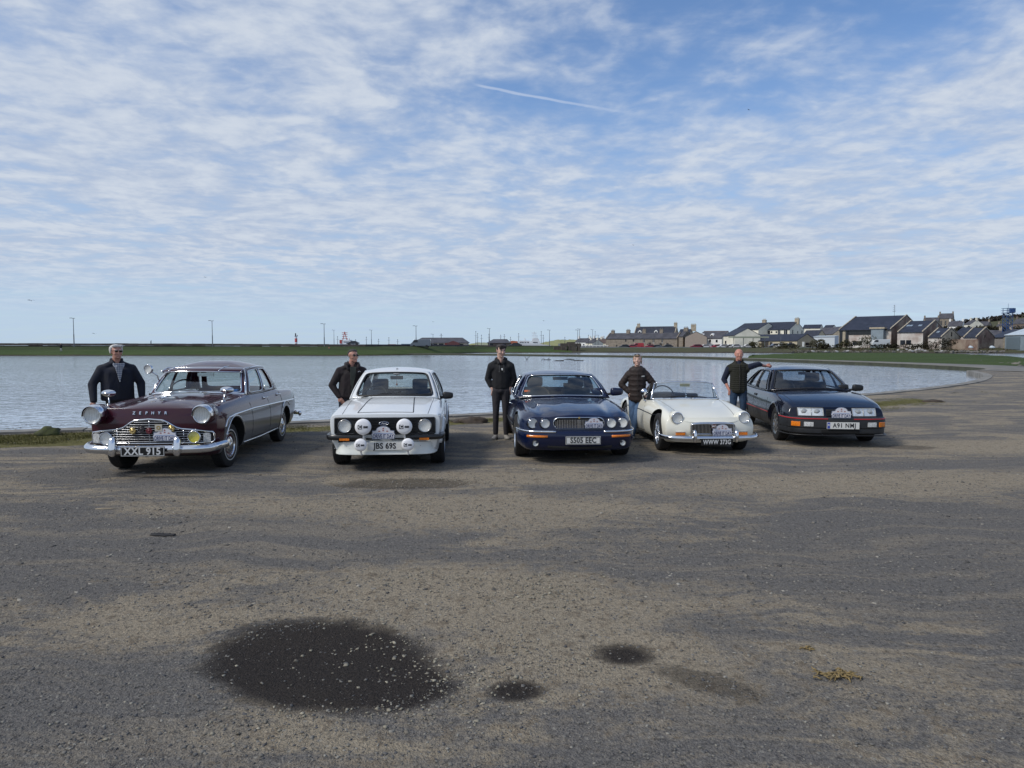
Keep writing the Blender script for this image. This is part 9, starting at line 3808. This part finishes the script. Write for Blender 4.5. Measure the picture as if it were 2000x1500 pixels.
  mb.build('sole', pmat('shoe_sole', (.06, .055, .05), .7) if not shoe else pmat('pale_sole', (.20, .18, .15), .7), sh_)
 # upper garment
 r = top_r
 uc = []
 if ribs:
  n = ribs
  for k in range(n):
   z0 = hem + (1.40 - hem) * k / n
   z1 = hem + (1.40 - hem) * (k + 1) / n
   zm = (z0 + z1) / 2
   f = (zm - hem) / (1.40 - hem)
   wx = (belly[0] * (1 - f) + chest[0] * f) * r
   wy = (belly[1] * (1 - f) + chest[1] * f) * r
   hh = (z1 - z0) * (.80 if puff else .95)
   uc.append((S((-.0, 0, zm)), hr(wx + .006, wy + .006, hh), S((.0, 0, zm + .001)), hr(wx + .006, wy + .006, hh)))
   uc.append((S((-.0, 0, zm - hh)), hr(wx - .006, wy - .006, hh), S((.0, 0, zm + hh)), hr(wx - .006, wy - .006, hh)))
 else:
  uc += [(S((0, 0, 1.30)), hr(chest[0] * r, chest[1] * r, .12), S((0, -.005, 1.08)), hr(belly[0] * r, belly[1] * r, .10)),
               (S((0, -.005, 1.08)), hr(belly[0] * r, belly[1] * r, .10), S((0, 0, hem + .05)), hr(belly[0] * r * 1.02, belly[1] * r, .05))]
 for e in (-1, 1):
  uc.append((S((e * sh * .98, .01, 1.372)), hr(.062 * r, .074 * r, .058), S((e * .055, .015, 1.455)), hr(.055, .070, .045)))
 uc.append((S((-sh * .8, .0, 1.33)), hr(.08 * r, .085 * r, .08), S((sh * .8, .0, 1.33)), hr(.08 * r, .085 * r, .08)))
 slc = []
 for arm in arms:
  a_, b_, c_ = [S(q) for q in arm]
  a_ = a_ - V((0, 0, .022 * s))
  e_ = b_.lerp(c_, max(0.02, sleeve))
  if puff:
   for q0, q1, r0, r1, n in ((a_, b_, .082, .074, 4), (b_, e_, .074, .054, 3)):
    for k in range(n):
     p = q0.lerp(q1, (k + .5) / n)
     rr_ = (r0 + (r1 - r0) * (k + .5) / n) * s
     slc.append((p, rr_, p + V((0, 0, .001)), rr_))
    slc.append((q0, (r0 - .007) * s, q1, (r1 - .006) * s))
  else:
   slc += [(a_, hr(.074 * r, .076 * r, .07), b_, hr(.060 * r, .060 * r, .058)), (b_, hr(.060 * r, .060 * r, .058), e_, hr(.046 * r, .046 * r, .042))]
 # collar
 cc = [(S((-.055, .05, 1.50)), hr(.028, .035, .040), S((.055, .05, 1.50)), hr(.028, .035, .040))] + [(S((e * .080, .02, 1.505)), hr(.020, .045, .036), S((e * .062, -.055, 1.465)), hr(.020, .022, .030)) for e in (-1, 1)]
 if not hoodm:
  uc += cc
 if sleeve >= .99 or not extra or 'sleeves' not in extra:
  uc += slc
 else:
  caps_mesh(slc + [(S((-sh * .8, .01, 1.37)), hr(.06, .07, .05), S((sh * .8, .01, 1.37)), hr(.06, .07, .05)), (S((0, -.012, 1.43)), hr(.075, .070, .05), S((0, -.0, 1.49)), hr(.070, .068, .03))], .010 * s, 3, 'sweater', extra['sleeves'], root)
 g = caps_mesh(uc, .0105 * s, 3 if ribs or puff else 5, top, top_m, root)
 if hoodm:
  hcp = [(S((-.07, .05, 1.475)), hr(.055, .055, .05), S((.07, .05, 1.475)), hr(.055, .055, .05))] + [(S((e * .085, .02, 1.47)), hr(.038, .05, .045), S((e * .035, -.085, 1.405)), hr(.030, .026, .030)) for e in (-1, 1)]
  caps_mesh(hcp, .010 * s, 3, 'hood', hoodm, root)
 return root, S, Hd, hr, Rh, s, g

def front_panel(parent, S, pts, y, mat, name, s, th=.004, curve=.12):
 """thin cloth piece lying on the chest; pts (x, z)"""
 V, F = [], []
 for x, z in pts:
  V.append(S((x, y + curve * x * x * 8, z)))
 for x, z in pts:
  V.append(S((x, y + .03 + curve * x * x * 8, z)))
 n = len(pts)
 F = [tuple(range(n)), tuple(range(n, 2 * n))[::-1]] + [(k, n + k, n + (k + 1) % n, (k + 1) % n) for k in range(n)]
 return mesh_obj(name, V, F, mat, parent)

def spectacles(parent, Hd, Rh, s, lensm, frame, up=0.0, back=0.0, w_=.026):
 mb = MB()
 root_m = None
 for e in (-1, 1):
  mb.box(e * .033 - w_ * .85, e * .033 + w_ * .85, -.003, .003, -.015, .013, M=Matrix.Translation(Hd((0, -.098 + back, .018 + up))) @ Rh @ Matrix.Scale(s, 4))
 o = mb.build('sunglasses', lensm, parent)
 mb = MB()
 mb.tube([Hd((-.008, -.100 + back, .024 + up)), Hd((.008, -.100 + back, .024 + up))], .003, 5)
 for e in (-1, 1):
  mb.tube([Hd((e * .060, -.098 + back, .028 + up)), Hd((e * .084, -.05 + back, .026 + up)), Hd((e * .086, .01 + back, .022 + up))], .0025, 5)
 mb.build('glasses_frame', frame, o)
 return o

STAND = [((-.085, 0, .90), (-.10, -.01, .50), (-.11, .01, .09)), ((.085, 0, .90), (.10, -.01, .50), (.11, .01, .09))]
SK1 = skinmat('ruddy_skin', (.46, .24, .18))
SK2 = skinmat('fair_skin', (.58, .37, .29))
SK3 = skinmat('flushed_skin', (.50, .23, .17))
WHITEHAIR = pmat('white_hair', (.58, .57, .54), .8, var=.15, vscale=60, bump=.8, bscale=120)
DARKHAIR = pmat('dark_brown_hair', (.025, .016, .012), .55, var=.3, vscale=50, bump=.8, bscale=110)
GREYHAIR = pmat('cropped_dark_hair', (.035, .030, .028), .7, var=.4, vscale=60, bump=.6, bscale=150)
FAIRHAIR = pmat('mousy_hair', (.20, .14, .085), .6, var=.3, vscale=50, bump=.8, bscale=110)
BLACKFR = pmat('black_frame', (.01, .01, .01), .3)

def face_cam(x, y, off=0):
 return -math.atan2(x, y) + R(off)

# ---- white haired man by the maroon saloon
x, y = -6.30, 11.32
NAVYK = cloth('navy_sweater', (.010, .012, .022), .3, .5, 5)
root, S, Hd, hr, Rh, s, g = person('white haired man in sunglasses and navy zip sweater behind the maroon saloon wing', x, y, 1.76, face_cam(x, y, 10), SK1, WHITEHAIR, pmat('pale_brow', (.5, .42, .38), .8),
 [((-.21, .01, 1.39), (-.355, .0, 1.12), (-.36, -.10, .86)), ((.21, .01, 1.39), (.345, -.01, 1.12), (.33, -.14, .90))], NAVYK, 1.16, cloth('charcoal_slacks', (.02, .02, .024)), STAND,
 hairf=lambda H, r: [(H((0, .035, .075)), r(.092, .090, .052), H((0, .06, .02)), r(.092, .065, .07)), (H((-.082, .03, .045)), r(.022, .045, .05), H((-.080, .025, -.005)), r(.02, .03, .03)), (H((.082, .03, .045)), r(.022, .045, .05), H((.080, .025, -.005)), r(.02, .03, .03)),
      (H((-.05, -.045, .098)), r(.035, .03, .025), H((.055, -.045, .098)), r(.035, .03, .025))],
 chest=(.215, .14), belly=(.215, .15), headt=(2, 0, 8), wide=1.18, top='sweater', hem=.82, jaw=.062)
spectacles(root, Hd, Rh, s, SHADE, BLACKFR)
CHK = pmat('blue_check_shirt', (.16, .19, .24), .8)
t = NT(CHK.node_tree)
oc = t.add('ShaderNodeTexCoord').outputs['Object']
sp = t.add('ShaderNodeSeparateXYZ')
t.put(sp.inputs[0], oc)
a_ = t.step(t.math('SINE', t.math('MULTIPLY', sp.outputs[2], 190)), -.1, .4)
b_ = t.step(t.math('SINE', t.math('MULTIPLY', sp.outputs[0], 190)), .3, .8)
t.put(t.n['Principled BSDF'].inputs['Base Color'], t.mix(t.math('ADD', t.math('MULTIPLY', a_, .6), t.math('MULTIPLY', b_, .4)), (.40, .42, .45), (.06, .08, .14)))
front_panel(root, S, [(-.075, 1.455), (.075, 1.455), (.045, 1.33), (.022, 1.21), (.012, 1.18), (-.006, 1.18), (-.025, 1.28)], -.186, CHK, 'shirt', s)
mb = MB()
for e in (-1, 1):
 mb.add([S((e * .080, -.160, 1.47)), S((e * .02, -.200, 1.415)), S((e * .055, -.196, 1.375)), S((e * .090, -.165, 1.43))], [(0, 1, 2, 3)])
mb.build('shirt_collar', CHK, root)
mb = MB()
mb.tube([S((.004, -.196, 1.19)), S((.004, -.196, 1.155))], .007, 6)
mb.build('zip_pull', BRIGHT, root)

# ---- man in sunglasses by the white saloon
x, y = -2.80, 12.1
DJ = cloth('brown_black_jacket', (.017, .012, .014), .3, .6, 6)
root, S, Hd, hr, Rh, s, g = person('dark haired man in sunglasses and black jacket standing by the white saloon', x, y, 1.68, face_cam(x, y, 8), SK1, GREYHAIR, GREYHAIR,
 [((-.20, .01, 1.39), (-.31, .01, 1.10), (-.17, -.09, .90)), ((.20, .01, 1.39), (.33, -.02, 1.13), (.26, -.22, .94))], DJ, 1.12, cloth('dark_jeans', (.012, .018, .032)), STAND,
 hairf=lambda H, r: [(H((0, .02, .083)), r(.080, .088, .040), H((0, .05, .03)), r(.086, .060, .06))], chest=(.18, .13), belly=(.175, .14), lean=(.12, -.04), headt=(6, 0, 22), wide=1.12, hem=.84, jaw=.066)
spectacles(root, Hd, Rh, s, SHADE, BLACKFR)
front_panel(root, S, [(-.050, 1.44), (.060, 1.44), (.066, 1.25), (.040, 1.02), (.020, .96), (-.01, 1.15)], -.158, cloth('olive_shirt', (.055, .060, .050), .2, .4, 8), 'shirt', s)
mb = MB()
for e in (-1, 1):
 mb.tube([S((e * .105, .02, 1.49)), S((e * .110, -.08, 1.46)), S((e * .075, -.150, 1.38))], [.034, .032, .016], 8)
mb.build('jacket_collar', DJ, root, smooth=True)
mb = MB()
mb.tube([S((.10, -.150, 1.345)), S((.125, -.146, 1.36)), S((.15, -.140, 1.345))], .004, 5)
mb.build('chest_logo', SILVER, root)

# ---- boy in black
x, y = -.20, 12.90
BH = cloth('black_hoodie', (.009, .009, .011), .3, .55, 7)
root, S, Hd, hr, Rh, s, g = person('dark haired boy in black hoodie with hands in the pockets of charcoal trousers', x, y, 1.765, face_cam(x, y), SK2, DARKHAIR, DARKHAIR,
 [((-.175, .01, 1.38), (-.245, .03, 1.12), (-.155, -.035, .905)), ((.175, .01, 1.38), (.24, .03, 1.12), (.160, -.035, .915))], BH, 1.04, cloth('charcoal_chinos', (.030, .027, .031), .2, .7, 9),
 [((-.085, 0, .90), (-.095, -.01, .50), (-.10, .02, .10)), ((.085, 0, .90), (.085, -.015, .50), (.095, .0, .10))],
 hairf=lambda H, r: [(H((0, .022, .085)), r(.089, .092, .046), H((0, .05, .03)), r(.089, .062, .07)), (H((-.045, -.048, .092)), r(.038, .030, .030), H((.045, -.050, .092)), r(.036, .028, .030)), (H((-.052, -.060, .062)), r(.022, .018, .026), H((.0, -.068, .070)), r(.026, .016, .018)),
      (H((-.076, .0, .05)), r(.014, .03, .035), H((-.076, .02, .0)), r(.012, .02, .02)), (H((.076, .0, .05)), r(.014, .03, .035), H((.076, .02, .0)), r(.012, .02, .02))],
 chest=(.165, .115), belly=(.16, .115), headt=(12, 4, 24), sleeve=.62, hem=.90, shoe=pmat('grey_trainer', (.30, .28, .25), .7, var=.2, vscale=30), top='hoodie', hoodm=BH, jaw=.048, hands=((.35, .12, -1), (-.35, .12, -1)))
mb = MB()
mb.prism([(-.012, .02), (.012, .02), (.014, .0), (.002, -.026), (-.012, .0)], -.002, .002, Matrix.Translation(S((.02, -.134, 1.30))) @ Matrix.Rotation(R(80), 4, 'X'))
mb.build('chest_print', PLATE_W, root)
mb = MB()
for e in (-.03, .052):
 mb.tube([S((e, -.128, 1.385)), S((e * 1.05, -.140, 1.26))], .003, 5)
 mb.tube([S((e * 1.05, -.141, 1.27)), S((e * 1.05, -.142, 1.245))], .0045, 5)
mb.build('drawstring', pmat('cord_grey', (.12, .12, .12), .7), root)

# ---- woman in a brown padded jacket
x, y = 2.27, 12.86
PJ = cloth('brown_padded_nylon', (.022, .013, .011), .2, .35, 12, .75)
root, S, Hd, hr, Rh, s, g = person('woman in brown padded jacket and blue jeans leaning on the cream roadster', x, y, 1.58, face_cam(x, y), SK2, FAIRHAIR, FAIRHAIR,
 [((-.17, .01, 1.37), (-.325, .02, 1.13), (-.17, -.05, .98)), ((.17, .01, 1.37), (.335, .02, 1.14), (.19, -.05, .97))], PJ, 1.0, cloth('blue_denim', (.075, .135, .24), .3, .6, 10),
 [((-.085, 0, .90), (-.10, -.01, .50), (-.085, .04, .09)), ((.085, 0, .90), (.005, -.07, .50), (-.085, -.06, .09))],
 hairf=lambda H, r: [(H((0, .03, .06)), r(.086, .084, .064), H((0, .055, .02)), r(.086, .060, .075)), (H((-.079, .02, .03)), r(.016, .035, .05), H((-.074, .04, -.045)), r(.014, .03, .04)), (H((.079, .02, .03)), r(.016, .035, .05), H((.074, .04, -.045)), r(.014, .03, .04)), (H((-.03, -.070, .085)), r(.03, .02, .02), H((.03, -.070, .085)), r(.03, .02, .02)), (H((0, .10, .06)), .03 * 1.0, H((0, .12, .05)), .028)],
 chest=(.190, .145), belly=(.195, .150), headt=(-2, -2, -4), puff=True, ribs=5, hem=.86, jaw=.046, leg_r=1.02, pants='jeans', hoodm=cloth('green_hood', (.055, .062, .048), .25, .6, 14), shoe=pmat('white_grey_trainer', (.36, .36, .36), .6, var=.3, vscale=30))
spectacles(root, Hd, Rh, s, SHADE, BLACKFR, .092, .040)
mb = MB()
mb.tube([S((0, -.158, 1.38)), S((0, -.172, 1.28)), S((0, -.175, 1.1)), S((0, -.170, .90))], .004, 5)
mb.build('zip', pmat('zip_dark', (.05, .045, .04), .4, .5), root)
mb = MB()
for k, (dx, dz, w_) in enumerate(((.105, 1.315, .018), (.105, 1.300, .022))):
 mb.tube([S((dx - w_, -.160, dz)), S((dx, -.158, dz + .004)), S((dx + w_, -.146, dz))], .0035, 5)
mb.tube([S((.128, -.152, 1.315)), S((.145, -.138, 1.312))], .009, 6)
mb.build('chest_logo', SILVER, root)

# ---- bald man with an arm along the roof of the black hatchback
x, y = 4.38, 13.72
VEST = cloth('olive_quilted_vest', (.016, .016, .010), .25, .3, 14, .95)
rzv = face_cam(x, y, 4)
tgt = Vector((5.10, 14.20, 1.268)) - Vector((x, y, 0))
tl = Matrix.Rotation(-rzv, 3, 'Z') @ tgt
sc = 1.68 / 1.8
tl = tl / sc
root, S, Hd, hr, Rh, s, g = person('bald smiling man in olive quilted vest with one arm on the black hatchback roof', x, y, 1.68, rzv, SK3, GREYHAIR, pmat('thin_brow', (.34, .17, .12), .7),
 [((-.19, .01, 1.37), (-.285, .05, 1.12), (-.175, -.035, .885)), ((.19, .01, 1.395), (.19 + (tl.x - .19) * .52, tl.y * .5 - .02, 1.43), (tl.x - .03, tl.y, tl.z + .025))], VEST, 1.0, cloth('blue_jeans_dark', (.022, .045, .085), .3, .6, 9), STAND,
 hairf=None, chest=(.180, .130), belly=(.182, .138), headt=(4, 0, 8), ribs=12, hem=.88, sleeve=.30, extra={'sleeves': cloth('navy_jersey', (.010, .014, .032), .25, .5, 8)}, hands=((.4, .2, -1), (1, .25, -.05)), jaw=.056, pants='jeans', top='quilted_vest', wide=1.08)
mb = MB()
mb.tube([S((.012, -.135, 1.45)), S((.012, -.150, 1.3)), S((.012, -.152, 1.1)), S((.012, -.150, .92))], .006, 5)
mb.build('zip', pmat('zip_dark', (.05, .045, .04), .4, .5), root)
